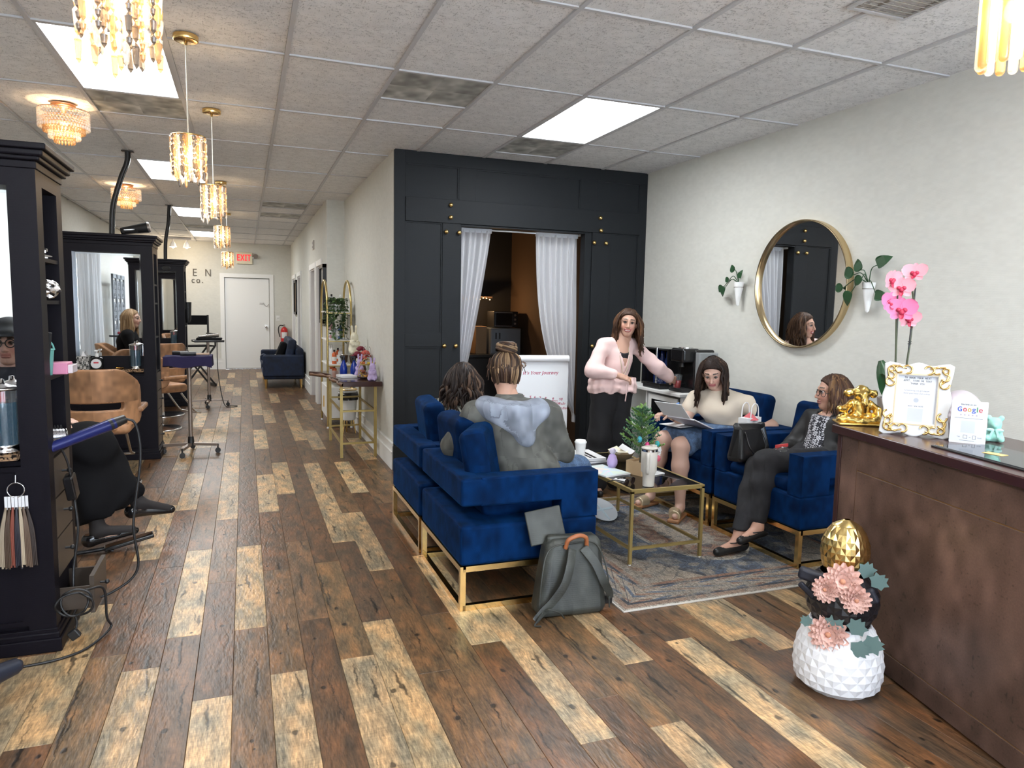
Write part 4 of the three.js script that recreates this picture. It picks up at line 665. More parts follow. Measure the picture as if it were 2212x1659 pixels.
function pendant(label, x, z, top, bot, seed) {
  const t = T('crystal_pendant', label, 'pendant lamp', [x, 0, z], 0, 'crystal pendants along the aisle'), r = rngOf(seed), R = 0.083;
  P('canopy', lathe([[0, CEIL], [0.06, CEIL], [0.062, CEIL - 0.004], [0.062, CEIL - 0.026], [0.055, CEIL - 0.03], [0.01, CEIL - 0.03], [0.006, CEIL - 0.05], [0, CEIL - 0.05]], 28), mGold, t, { label: 'gold ceiling canopy' });
  P('cord', rod([0, top, 0], [0, CEIL - 0.04, 0], 0.0035), std([0.65, 0.6, 0.5], 0.4, 0.5), t);
  P('frame', [new THREE.TorusGeometry(R, 0.004, 6, 32).rotateX(Math.PI / 2).translate(0, top, 0), rod([-R, top, 0], [R, top, 0], 0.003), rod([0, top, -R], [0, top, R], 0.003), cyl(0.014, 0.02, 0.05, 0, top - 0.05, 0)], mGold, t);
  for (let k = 0; k < 40; k++) {
    const inner = k >= 26, n = inner ? 14 : 26, a = k * 6.2832 / n + (inner ? 0.3 : 0), rr = inner ? 0.05 : R, g = []; let y = top; const end = bot + (inner ? -0.005 : 0.035 * r());
    while (y > end + 0.02) { const kind = r(), w = kind < 0.45 ? 0.02 : 0.025, h = kind < 0.45 ? 0.010 : 0.016 + 0.026 * r(); y -= h / 2 + w * 0.35; g.push(tf([gem(w, h)], { at: [0, y, 0], ry: r() * 3 })); y -= h / 2 + w * 0.35; }
    P('crystal_strand', tf(g.flat(), { at: [rr * Math.cos(a), 0, rr * Math.sin(a)] }), mCry[k % 3], t);
  }
  P('bulb', sph(0.019, 0, (top + bot) / 2 + 0.01, 0, 12, 1, 1.5, 1), mBulb, t);
  lamp(x, (top + bot) / 2 + 0.01, z, 0.32);
}
pendant('crystal pendant lamp hanging closest to the shop front', -0.255, -1.9, 2.27, 2.03, 1);
pendant('crystal pendant lamp hanging beside the first ceiling light panel', -0.26, -4.2, 2.35, 2.12, 2);
pendant('crystal pendant lamp hanging beside the second styling tower', -0.195, -5.68, 2.325, 2.09, 3);
pendant('crystal pendant lamp hanging midway down the aisle', -0.225, -8.9, 2.36, 2.12, 4);
pendant('crystal pendant lamp hanging closest to the exit sign', -0.23, -11.9, 2.275, 2.04, 5);
function flush(label, x, z) {
  const t = T('flush_chandelier', label, 'chandelier', [x, CEIL, z], 0, 'tiered bead chandeliers');
  P('canopy', lathe([[0, 0], [0.075, 0], [0.078, -0.006], [0.075, -0.022], [0.02, -0.03], [0.016, -0.06], [0, -0.06]], 28), mCopper, t, { label: 'copper ceiling canopy' });
  const bead = new THREE.OctahedronGeometry(0.0085, 1), tiers = [[0.155, -0.055, 46, 7], [0.125, -0.1, 38, 6], [0.095, -0.14, 28, 6], [0.06, -0.17, 18, 6]];
  tiers.forEach(([R, y, n, m], q) => {
    P('tier_ring', new THREE.TorusGeometry(R, 0.004, 6, 40).rotateX(Math.PI / 2).translate(0, y + 0.008, 0), mCopper, t);
    const g = []; for (let k = 0; k < n; k++) for (let j = 0; j < m; j++) { const a = k * 6.2832 / n + (j % 2) * 0.06; g.push(bead.clone().scale(1, j === m - 1 ? 1.9 : 1, 1).translate(R * Math.cos(a), y - j * 0.0165 - (j === m - 1 ? 0.006 : 0), R * Math.sin(a))); }
    P('bead_tier', g, mCry[q % 2 ? 1 : 0], t, { kind: 'stuff' });
  });
  P('bulb', sph(0.025, 0, -0.15, 0, 12), mBulb, t);
  for (let k = 0; k < 3; k++) P('ring_wire', rod([0, -0.03, 0], [0.15 * Math.cos(k * 2.1), -0.05, 0.15 * Math.sin(k * 2.1)], 0.003), mCopper, t);
  lamp(x, CEIL - 0.15, z, 0.2);
}
flush('tiered bead chandelier over the first styling tower', -1.17, -5.97);
flush('tiered bead chandelier over the second styling tower', -1.29, -9.69);
{
  const t = T('glass_pendant', 'amber fluted glass pendant lamp above the reception counter', 'pendant lamp', [2.075, 0, -1.5]);
  P('cord', rod([0, 2.5, 0], [0, CEIL - 0.03, 0], 0.004), mGold, t); P('canopy', cyl(0.06, 0.06, 0.03, 0, CEIL - 0.03, 0), mGold, t); P('cap', cyl(0.075, 0.05, 0.03, 0, 2.47, 0), mGold, t);
  for (let k = 0; k < 14; k++) { const a = k * 6.2832 / 14; P('glass_rod', new THREE.CapsuleGeometry(0.0135, 0.24, 4, 10).translate(0.07 * Math.cos(a), 2.335, 0.07 * Math.sin(a)), mCry[k % 2 ? 0 : 1], t); }
  P('bulb', sph(0.022, 0, 2.36, 0, 12, 1, 1.5, 1), mBulb, t); lamp(2.075, 2.36, -1.5, 0.4);
}
// ---------- styling towers ----------
const mWood = std([0.006, 0.005, 0.008], 0.45, 0, { specularIntensity: 0.3, bumpMap: wallBump, bumpScale: 0.0002 });
const mDrawer = std([0.060, 0.046, 0.036], 0.36);
const mGranite = std([0.8, 0.8, 0.8], 0.2, 0, { map: tex(256, 256, (x, y) => { const a = n64(x / 6, y / 6), b = n128(x / 2, y / 2), k = 0.25 + 0.45 * a + 0.25 * (b - 0.5); return a > 0.62 ? [0.62, 0.5, 0.38] : a < 0.35 ? [0.12, 0.1, 0.09] : [k, k * 0.82, k * 0.66]; }, { size: [0.25, 0.25] }) });
function tower(label, x1, zf, openDrawer) {
  const t = T('styling_tower', label, 'cabinet', [x1, 0, zf], 0, 'dark wooden styling towers'), W = 0.73, D = 0.42, L = -W; // local: x from -W to 0, z from 0 back to -D
  const b = (n, g, m = mWood, o) => P(n, g, m, t, o);
  b('plinth', [rb(L - 0.02, 0.02, 0, 0.06, -D - 0.02, 0.02, 0.006, 2), rb(L - 0.012, 0.012, 0.055, 0.085, -D - 0.012, 0.012, 0.008, 2), rb(L - 0.005, 0.005, 0.08, 0.1, -D - 0.005, 0.005, 0.004, 2)]);
  b('lower_carcass', [bx(L, -0.02, 0.1, 0.82, -D, -0.02), bx(-0.021, 0, 0.1, 0.82, -0.075, 0), bx(-0.021, 0, 0.1, 0.82, -D, -D + 0.05)]);
  for (const sd of [0, 1]) { // front and back faces carry the same joinery
    const z = (v) => sd ? -D - v : v; const F = (n, x0, x1_, y0, y1, a, c, m = mWood, o) => b(n, bx(x0, x1_, y0, y1, Math.min(z(a), z(c)), Math.max(z(a), z(c))), m, o);
    F('stile', L, L + 0.08, 0.1, 2.02, -0.09, 0); F('stile', -0.1, 0, 0.82, 2.02, -0.09, 0); F('stile', -0.1, -0.02, 0.1, 0.82, -0.03, 0);
    F('top_rail', L + 0.08, -0.1, 1.93, 2.02, -0.09, 0); F('apron', L + 0.08, -0.1, 0.86, 0.98, -0.09, -0.07);
    F('lower_panel', L + 0.08, -0.1, 0.12, 0.8, -0.02, -0.012); b('panel_moulding', [[L + 0.08, L + 0.1, 0.12, 0.8], [-0.12, -0.1, 0.12, 0.8], [L + 0.1, -0.12, 0.78, 0.8], [L + 0.1, -0.12, 0.12, 0.14], [L + 0.1, -0.12, 0.4, 0.42]].map(([a, c, d, e]) => bx(a, c, d, e, Math.min(z(-0.02), z(-0.001)), Math.max(z(-0.02), z(-0.001)))));
    const mi = F('mirror', L + 0.08, -0.1, 0.98, 1.93, -0.09, -0.082, mMirror, { label: 'mirror glass' });
    P('bevel', [bx(L + 0.08, L + 0.1, 0.98, 1.93, Math.min(z(-0.082), z(-0.078)), Math.max(z(-0.082), z(-0.078))), bx(-0.12, -0.1, 0.98, 1.93, Math.min(z(-0.082), z(-0.078)), Math.max(z(-0.082), z(-0.078))), bx(L + 0.1, -0.12, 1.91, 1.93, Math.min(z(-0.082), z(-0.078)), Math.max(z(-0.082), z(-0.078)))], std([0.78, 0.82, 0.85], 0.06, 1), mi);
    F('granite_ledge', L + 0.08, -0.1, 0.835, 0.862, -0.09, 0.045, mGranite, { label: 'brown granite ledge' });
  }
  b('core', [bx(L + 0.08, -0.13, 0.82, 2.02, -D + 0.09, -0.09), bx(L, L + 0.08, 0.82, 2.02, -D + 0.09, -0.09)]);
  for (const y of [0.82, 1.145, 1.465, 1.64]) b('shelf', bx(-0.13, -0.004, y, y + 0.016, -D + 0.09, -0.09));
  b('side_top', bx(-0.13, 0, 1.94, 2.02, -D + 0.09, -0.09));
  b('crown', [rb(L - 0.006, 0.006, 2.0, 2.03, -D - 0.006, 0.006, 0.004, 2), rb(L - 0.022, 0.022, 2.03, 2.05, -D - 0.022, 0.022, 0.007, 2), rb(L - 0.036, 0.036, 2.045, 2.075, -D - 0.036, 0.036, 0.01, 3), rb(L - 0.05, 0.05, 2.07, 2.095, -D - 0.05, 0.05, 0.006, 2)]);
  for (let k = 0; k < 4; k++) { const y = 0.115 + k * 0.176, out = openDrawer && k === 0 ? 0.13 : 0; const d = b('drawer', [bx(out - 0.018, out, y, y + 0.168, -D + 0.055, -0.08), ...(out ? [bx(-0.02, out - 0.018, y + 0.02, y + 0.12, -0.1, -0.09), bx(-0.02, out - 0.018, y + 0.02, y + 0.12, -D + 0.065, -D + 0.075), bx(-0.02, out - 0.018, y + 0.02, y + 0.03, -D + 0.07, -0.095)] : [])], mDrawer); P('knob', [cyl(0.005, 0.005, 0.025).rotateZ(-Math.PI / 2).translate(out, y + 0.09, -D / 2), sph(0.011, out + 0.028, y + 0.09, -D / 2, 10)], mBlack, d); }
  return t;
}
const TZ = [-3.38, -7.42, -11.2], TX = [-0.77, -0.79, -0.8];
tower('dark wooden styling tower with an open bottom drawer and hanging cords', TX[0], TZ[0], true);
tower('dark wooden styling tower with a hair dryer on top', TX[1], TZ[1]);
tower('dark wooden styling tower nearest the exit door wall', TX[2], TZ[2]);
// power conduits up to the ceiling
const conduit = (label, pts) => { const t = T('cable_conduit', label, 'cable'); P('sleeve', tube(pts, 0.022, 40, 9), mBlack, t); P('strip', tube(pts.map((p) => [p[0] + 0.02, p[1], p[2] + 0.012]), 0.008, 40, 6), mBlackGloss, t); const e = pts[pts.length - 1]; P('collar', bx(e[0] - 0.05, e[0] + 0.05, CEIL - 0.012, CEIL - 0.004, e[2] - 0.03, e[2] + 0.03), mBlack, t); };
conduit('black cable sleeve rising from the tower with the hair dryer', [[-1.13, 2.09, -7.5], [-1.11, 2.35, -7.5], [-1.04, 2.6, -7.5], [-0.985, 2.75, -7.5], [-0.975, CEIL - 0.005, -7.5]]);
conduit('black cable sleeve rising from the tower nearest the exit wall', [[-1.04, 2.09, -11.3], [-1.03, 2.35, -11.3], [-0.99, 2.6, -11.3], [-0.97, CEIL - 0.005, -11.3]]);
// ---------- things on the towers ----------
const mBlue = std([0.01, 0.12, 0.28], 0.1, 0, { transmission: 0.35, thickness: 0 }), mClear = std([0.9, 0.93, 0.95], 0.04, 0, { transmission: 0.97, thickness: 0 });
function jar(label, x, y, z, s = 1) {
  const t = T('disinfectant_jar', label, 'jar', [x, y, z]); t.scale.setScalar(s);
  P('base', lathe([[0, 0], [0.045, 0], [0.047, 0.008], [0.03, 0.02], [0.05, 0.03], [0, 0.03]], 24), mChrome, t); P('liquid', cyl(0.046, 0.046, 0.15, 0, 0.03, 0, 24), std([0.003, 0.035, 0.06], 0.2), t, { label: 'blue disinfectant' });
  P('glass', lathe([[0.049, 0.03], [0.05, 0.225], [0.046, 0.225]], 24), mClear, t); P('lid', lathe([[0, 0.262], [0.008, 0.26], [0.01, 0.246], [0.03, 0.24], [0.053, 0.232], [0.053, 0.222], [0, 0.222]], 24), mChrome, t);
  for (let i = 0; i < 3; i++) P('comb', tf([bx(-0.01, 0.01, 0, 0.2, -0.002, 0.002)], { at: [-0.02 + 0.02 * i, 0.03, 0.01 * (i - 1)], rz: 0.08 * (1 - i) }), i === 1 ? std([0.4, 0.03, 0.03], 0.4) : mBlack, t);
}
jar('glass jar of blue disinfectant on the ledge of the tower with hanging cords', -0.925, 0.862, -3.392, 1.15);
jar('glass jar of blue disinfectant on the ledge of the tower with the hair dryer', -0.96, 0.862, -7.43, 0.98);
jar('glass jar of blue disinfectant on the ledge of the tower nearest the exit wall', -0.95, 0.862, -11.21, 0.95);
{
  // tower 1, swatches, shelves, irons
  const Z = TZ[0], r = rngOf(8);
  const sw = T('hair_swatches', 'ring of hair colour swatches hanging on the first tower front', 'swatches', [-0.885, 0.74, Z + 0.012]);
  P('hook', [rod([0, 0.03, -0.012], [0, 0.03, 0.006], 0.003), rod([0, 0.03, 0.006], [0, 0.0, 0.012], 0.003)], mChrome, sw); P('ring', new THREE.TorusGeometry(0.03, 0.0025, 6, 24).translate(0, -0.03, 0.012), mChrome, sw);
  const cs = [[0.30, 0.24, 0.17], [0.06, 0.035, 0.02], [0.2, 0.05, 0.03], [0.015, 0.013, 0.02], [0.42, 0.34, 0.24], [0.11, 0.07, 0.045], [0.03, 0.02, 0.016]];
  cs.forEach((c, i) => { const x = (i - 3) * 0.012; const s = P('swatch', [0, 1, 2, 3].map((q) => tube([[x, -0.1, 0.018], [x * 1.4 + (q - 1.5) * 0.004, -0.2, 0.02 + 0.004 * (i % 2)], [x * 1.5 + (q - 1.5) * 0.006, -0.34 - 0.02 * r(), 0.02]], 0.0042, 16, 5)), std(c, 0.5), sw); P('tab', bx(x - 0.005, x + 0.005, -0.11, -0.055, 0.012 + 0.002 * (i % 2), 0.014 + 0.002 * (i % 2)), mPaper, s); });
  const sx = TX[0] - 0.05, zm = Z - D_mid();
  function D_mid() { return 0.21; }
  // metal clips and foil
  for (let i = 0; i < 5; i++) one('hair_clip', 'silver sectioning clip on the topmost side shelf', 'clip', tf([extr([[-0.05, -0.004], [0.05, -0.002], [0.05, 0.002], [-0.03, 0.012], [-0.05, 0.008]], 0.006)], { at: [sx - 0.01 + 0.02 * (i % 2), 1.662 + 0.008 * i, zm + 0.03 - 0.02 * i], ry: 0.4 + i * 0.5 }), mSteel, { group: 'clips on the first tower' });
  one('foil_sheet', 'crumpled silver foil on the side shelf below the clips', 'foil', (() => { const g = new THREE.IcosahedronGeometry(0.055, 3), p = g.attributes.position; for (let i = 0; i < p.count; i++) { const x = p.getX(i), y = p.getY(i), z = p.getZ(i), k = 1 + 0.45 * (n32(x * 180 + 40, y * 160 + z * 140 + 30) - 0.5); p.setXYZ(i, x * k, y * k * 0.75, z * k * 1.15); } g.deleteAttribute('normal'); const q = g.index ? g.toNonIndexed() : g; q.computeVertexNormals(); return q.translate(sx + 0.02, 1.53, zm); })(), std([0.7, 0.7, 0.7], 0.25, 1));
  const bk = T('basket', 'small teal plastic basket of brushes on the side shelf', 'basket', [sx + 0.0, 1.162, zm + 0.04]), mTeal = std([0.14, 0.42, 0.38], 0.5);
  P('body', lathe([[0, 0], [0.04, 0], [0.05, 0.11], [0.047, 0.11], [0.038, 0.005], [0, 0.005]], 20), mTeal, bk); P('handle', new THREE.TorusGeometry(0.049, 0.004, 6, 20, Math.PI).translate(0, 0.11, 0), mTeal, bk); P('rim', new THREE.TorusGeometry(0.05, 0.004, 6, 24).rotateX(Math.PI / 2).translate(0, 0.11, 0), mTeal, bk);
  for (let i = 0; i < 4; i++) P(i ? 'comb' : 'brush', [tf([rb(-0.012, 0.012, 0, 0.17, -0.006, 0.006, 0.004)], { at: [-0.02 + 0.013 * i, 0.02, 0.01 * (i - 1)], rz: 0.15 - 0.1 * i, rx: 0.06 * i })], [std([0.5, 0.42, 0.3], 0.6), mBlack, std([0.4, 0.02, 0.03], 0.5), mBlack][i], bk);
  const pk = T('pink_box', 'pink box with clear wrap on the side shelf beside the basket', 'box', [sx + 0.04, 1.162, zm - 0.03]); P('box', rb(-0.055, 0.055, 0, 0.05, -0.045, 0.06, 0.005), std([0.55, 0.2, 0.32], 0.5), pk); P('wrap', rb(-0.02, 0.072, 0.004, 0.04, -0.05, 0.05, 0.004), std([0.85, 0.8, 0.83], 0.2, 0, { transmission: 0.4, thickness: 0 }), pk);
  const rbh = T('round_brush', 'round vented hair brush on the lowest side shelf', 'brush', [sx + 0.02, 0.89, zm + 0.02], 0.35);
  P('barrel', tf([cyl(0.036, 0.036, 0.1, 0, -0.05, 0, 22)], { rz: 1.5 }), std([0.4, 0.4, 0.42], 0.3, 0.8), rbh); P('end_cap', tf([lathe([[0, 0.012], [0.026, 0.01], [0.037, 0], [0, -0.002]], 22)], { rz: -1.57, at: [0.05, 0.003, 0] }), mChrome, rbh);
  const br = []; for (let a = 0; a < 20; a++) for (let k = 0; k < 8; k++) { const q = a * 0.314 + (k % 2) * 0.15; br.push(rod([-0.045 + k * 0.012, 0.034 * Math.sin(q), 0.034 * Math.cos(q)], [-0.045 + k * 0.012, 0.05 * Math.sin(q), 0.05 * Math.cos(q)], 0.0012, 0.0012, 3)); }
  P('bristles', br, mBlack, rbh, { kind: 'stuff' }); rbh.position.y = 0.837 + 0.052;
  // blue flat iron in a holder, its cord, the adapter and loose plug
  const ir = T('flat_iron', 'blue hair straightener lying across the tower side with its black cord', 'hair straightener', [-0.72, 0.86, Z - 0.14]);
  const A = [-0.06, -0.0, 0.06], B = [0.16, 0.075, -0.08];
  P('plates', [rod(A, B, 0.022, 0.026, 14)], std([0.010, 0.016, 0.11], 0.3, 0.2), ir); P('collar', rod([0.14, 0.068, -0.067], [0.2, 0.09, -0.106], 0.027, 0.02, 14), mBlack, ir); P('tip', sph(0.022, ...A, 12), std([0.02, 0.03, 0.2], 0.3), ir);
  P('cord', tube([[0.2, 0.09, -0.106], [0.24, 0.06, -0.12], [0.255, -0.1, -0.12], [0.22, -0.4, -0.1], [0.23, -0.62, -0.1], [0.13, -0.71, -0.08], [0.0, -0.74, -0.06]], 0.006, 60, 7), mBlack, ir);
  const ad = T('power_adapter', 'black power adapter hanging by its cord on the tower drawers', 'adapter', [-0.735, 0.66, Z - 0.2]);
  P('brick', tf([rb(-0.02, 0.02, -0.055, 0.055, -0.035, 0.035, 0.008)], { rz: 0.1, rx: 0.2 }), mBlackGloss, ad); P('cord', tube([[0, 0.05, 0], [-0.01, 0.12, 0.01], [-0.03, 0.19, 0.03]], 0.005, 20, 7), mBlack, ad); P('cord', [tube([[0.01, -0.055, 0], [0.02, -0.2, 0.01], [0.0, -0.36, 0.02], [-0.0, -0.46, 0.05]], 0.006, 30, 7)], mBlack, ad);
  const cb = T('cable_coil', 'coiled black cable with loose two-pin plug at the open drawer', 'cable', [-0.68, 0.2, Z + 0.0]);
  const loop = []; for (let i = 0; i <= 26; i++) { const a = i * 0.5, R = 0.062 + 0.012 * Math.sin(i * 0.7); loop.push([R * Math.cos(a) - 0.02, R * 0.85 * Math.sin(a), 0.004 * (i % 5)]); }
  P('coil', tube(loop, 0.005, 120, 6), mBlack, cb); P('drop', tube([[-0.02, -0.05, 0.005], [-0.015, -0.09, 0.005], [-0.02, -0.12, 0.01]], 0.005, 12, 6), mBlack, cb);
  const pg = P('plug', tf([rb(-0.02, 0.02, -0.02, 0.02, -0.014, 0.014, 0.006)], { at: [-0.025, -0.135, 0.012], rz: 0.6 }), mBlack, cb); for (const s of [-1, 1]) P('prong', tf([bx(-0.0025, 0.0025, -0.045, -0.018, -0.001, 0.001)], { at: [-0.03 + s * 0.006, -0.135, 0.012], rz: -0.5 }), mChrome, pg);
  P('floor_cord', tube([[0.02, 0.05, 0], [0.075, 0.02, -0.08], [0.08, -0.12, -0.1], [0.09, -0.18, -0.12], [0.03, -0.192, 0.03], [-0.05, -0.194, 0.1], [-0.16, -0.194, 0.13], [-0.3, -0.194, 0.14]], 0.0055, 60, 6), mBlack, cb);
  // tower 2
  const tb = T('tissue_box', 'black and white patterned tissue box on the granite ledge', 'tissue box', [-1.385, 0.862, TZ[1] - 0.02]);
  P('box', rb(-0.05, 0.05, 0, 0.12, -0.045, 0.045, 0.003), std([0.9, 0.9, 0.9], 0.6, 0, { map: tex(128, 128, (x, y) => { const q = Math.sin(x * 0.3 + 2 * Math.sin(y * 0.2)) * Math.sin(y * 0.27 + 2 * Math.sin(x * 0.17)); return q > 0.1 ? [0.9, 0.9, 0.88] : [0.1, 0.1, 0.1]; }, { size: [0.12, 0.12] }) }), tb); P('tissue', tf([new THREE.ConeGeometry(0.03, 0.06, 7, 3)], { at: [0, 0.14, 0], rx: 0.2 }), mPaper, tb);
  const pb = T('pump_bottle', 'black pump bottle with round white label on the granite ledge', 'bottle', [-1.275, 0.862, TZ[1] - 0.01]);
  P('body', lathe([[0, 0], [0.05, 0], [0.053, 0.01], [0.053, 0.09], [0.04, 0.11], [0.015, 0.115], [0, 0.115]], 22), mBlackGloss, pb); P('label_disc', tf([cyl(0.043, 0.043, 0.004, 0, 0, 0, 24)], { rx: Math.PI / 2, at: [0, 0.055, 0.051] }), mPaper, pb); P('label_mark', bx(-0.02, 0.02, 0.058, 0.072, 0.055, 0.0565), std([0.5, 0.03, 0.05], 0.5), pb); P('pump', [cyl(0.016, 0.016, 0.03, 0, 0.115, 0), cyl(0.005, 0.005, 0.03, 0, 0.14, 0), bx(-0.012, 0.012, 0.165, 0.178, -0.01, 0.04)], mWhite, pb);
  const gd = T('gold_dish', 'small gold dish on the granite ledge beside the jar', 'dish', [-1.09, 0.8625, TZ[1] + 0.005]); P('dish', lathe([[0, 0], [0.03, 0], [0.045, 0.012], [0.043, 0.012], [0.028, 0.004], [0, 0.004]], 20), mGold, gd); P('clip', bx(-0.03, 0.03, 0.012, 0.016, -0.004, 0.004), mGold, gd);
  const hd = T('hair_dryer', 'black hair dryer lying on top of the styling tower', 'hair dryer', [-0.93, 2.096, TZ[1] - 0.14]);
  P('barrel', rod([-0.13, 0.04, 0], [0.1, 0.085, 0.02], 0.03, 0.05, 18), mBlack, hd); P('air_intake', rod([0.1, 0.085, 0.02], [0.115, 0.088, 0.021], 0.05, 0.042, 18), mSteel, hd); P('handle', rod([0.02, 0.05, 0.01], [-0.09, 0.025, 0.16], 0.02, 0.017, 12), mBlack, hd);
  const hb = T('hook_holder', 'black tool holder hooked on the tower nearest the exit wall', 'holder', [TX[2] + 0.03, 1.5, TZ[2] - 0.2]); P('cup', lathe([[0.02, -0.3], [0.04, -0.25], [0.05, 0], [0.046, 0], [0.03, -0.24]], 14), mBlack, hb); P('plate', bx(-0.03, -0.02, -0.1, 0.05, -0.04, 0.04), mBlack, hb);
  const oval = one('oval_plaque', 'black oval emblem on the tower nearest the exit wall', 'plaque', [cyl(0.06, 0.06, 0.012, 0, 0, 0, 24).scale(1, 1, 0.6).rotateX(Math.PI / 2).translate(-1.02, 1.97, TZ[2] + 0.0), new THREE.TorusGeometry(0.05, 0.005, 6, 24).scale(1, 0.6, 1).translate(-1.02, 1.97, TZ[2] + 0.012)], mBlackGloss);
}
// ---------- tan salon chairs ----------
function salonChair(label, x, z, ry) {
  const t = T('salon_chair', label, 'chair', [x, 0, z], ry, 'tan salon chairs'), mTanL = std([0.46, 0.235, 0.115], 0.5, 0, { map: velvetMap });
  const R = 0.27, f = (px, py, pz) => { // back shell: curved slab, open towards -z (local front), centre at origin
    const r = Math.hypot(px, pz), a = Math.atan2(px, pz), u = Math.abs(a) * R, yy = py - 0.72, hgt = 0.235 - 0.16 * Math.max(0, u / 0.45 - 0.35), q = [u - 0.44 + 0.09, Math.abs(yy + 0.25 * Math.max(0, u - 0.2)) - hgt + 0.07];
    const rr = Math.hypot(Math.max(q[0], 0), Math.max(q[1], 0)) + Math.min(Math.max(q[0], q[1]), 0) - 0.08, sl = [u - 0.2, Math.abs(yy + 0.05) - 0.015], slot = Math.hypot(Math.max(sl[0], 0), Math.max(sl[1], 0)) + Math.min(Math.max(sl[0], sl[1]), 0) - 0.012;
    const d = Math.abs(r - R - 0.15 * yy * (Math.cos(a))) - 0.028; const w = Math.max(rr, -slot); return smin(-9, 0, 0.001) * 0 + (Math.hypot(Math.max(d + 0.012, 0), Math.max(w + 0.012, 0)) + Math.min(Math.max(d + 0.012, w + 0.012), 0) - 0.012);
  };
  P('backrest', sdfMesh(f, [-0.36, 0.44, -0.36], [0.36, 1.02, 0.38], 0.0115), mTanL, t, { label: 'tan padded wraparound back with a slot' });
  P('seat', rb(-0.24, 0.24, 0.44, 0.54, -0.28, 0.22, 0.045, 6), mTanL, t);
  for (const s of [-1, 1]) P('armrest', rb(s * 0.29 - 0.03, s * 0.29 + 0.03, 0.6, 0.645, -0.25, 0.08, 0.02, 4), mTanL, t);
  P('column', cyl(0.035, 0.03, 0.42, 0, 0.03, 0, 20), mChrome, t); P('base', lathe([[0, 0], [0.28, 0], [0.285, 0.008], [0.27, 0.018], [0.06, 0.035], [0, 0.04]], 40), mChrome, t);
  P('footrest', [tube([[-0.14, 0.42, -0.24], [-0.15, 0.2, -0.4], [-0.15, 0.16, -0.48], [0.15, 0.16, -0.48], [0.15, 0.2, -0.4], [0.14, 0.42, -0.24]], 0.012, 50, 8)], mChrome, t);
}
salonChair('tan salon chair facing the tower with the hair dryer', -1.1, -6.45, 0.0);
salonChair('tan salon chair turned towards the aisle between two towers', -1.0, -9.2, -0.9);
salonChair('tan salon chair near the tower closest to the exit wall', -1.05, -10.35, 0.5);
// ---------- trolleys ----------
function trolley(label, x, z, ry, towel) {
  const t = T('salon_trolley', label, 'trolley', [x, 0, z], ry), mTaupe = std([0.30, 0.24, 0.20], 0.35, 0.7);
  for (const a of [0.15, Math.PI / 2 + 0.25, Math.PI + 0.1, -Math.PI / 2]) { const e = [0.25 * Math.cos(a), 0.085, 0.25 * Math.sin(a)]; const l = P('base_leg', bar([0, 0.095, 0], e, 0.032, 0.026), mTaupe, t); const c = P('caster', [tf([cyl(0.026, 0.026, 0.02, 0, -0.01, 0, 16)], { rx: Math.PI / 2, at: [e[0], 0.027, e[2]] }), rod([e[0], 0.04, e[2]], [e[0], 0.09, e[2]], 0.008)], mBlack, t); }
  P('hub', cyl(0.032, 0.026, 0.09, 0, 0.08, 0, 16), mBlack, t); P('post', cyl(0.02, 0.02, 0.78, 0, 0.16, 0, 16), mTaupe, t);
  P('tray', rb(-0.2, 0.2, 0.935, 0.955, -0.14, 0.14, 0.008), mBlack, t); P('tray_rim', [rb(-0.2, 0.2, 0.95, 0.965, 0.13, 0.14, 0.003), rb(-0.2, 0.2, 0.95, 0.965, -0.14, -0.13, 0.003)], mBlack, t);
  return t;
}
trolley('salon trolley on casters covered with a purple towel', -0.52, -7.62, 0, true);
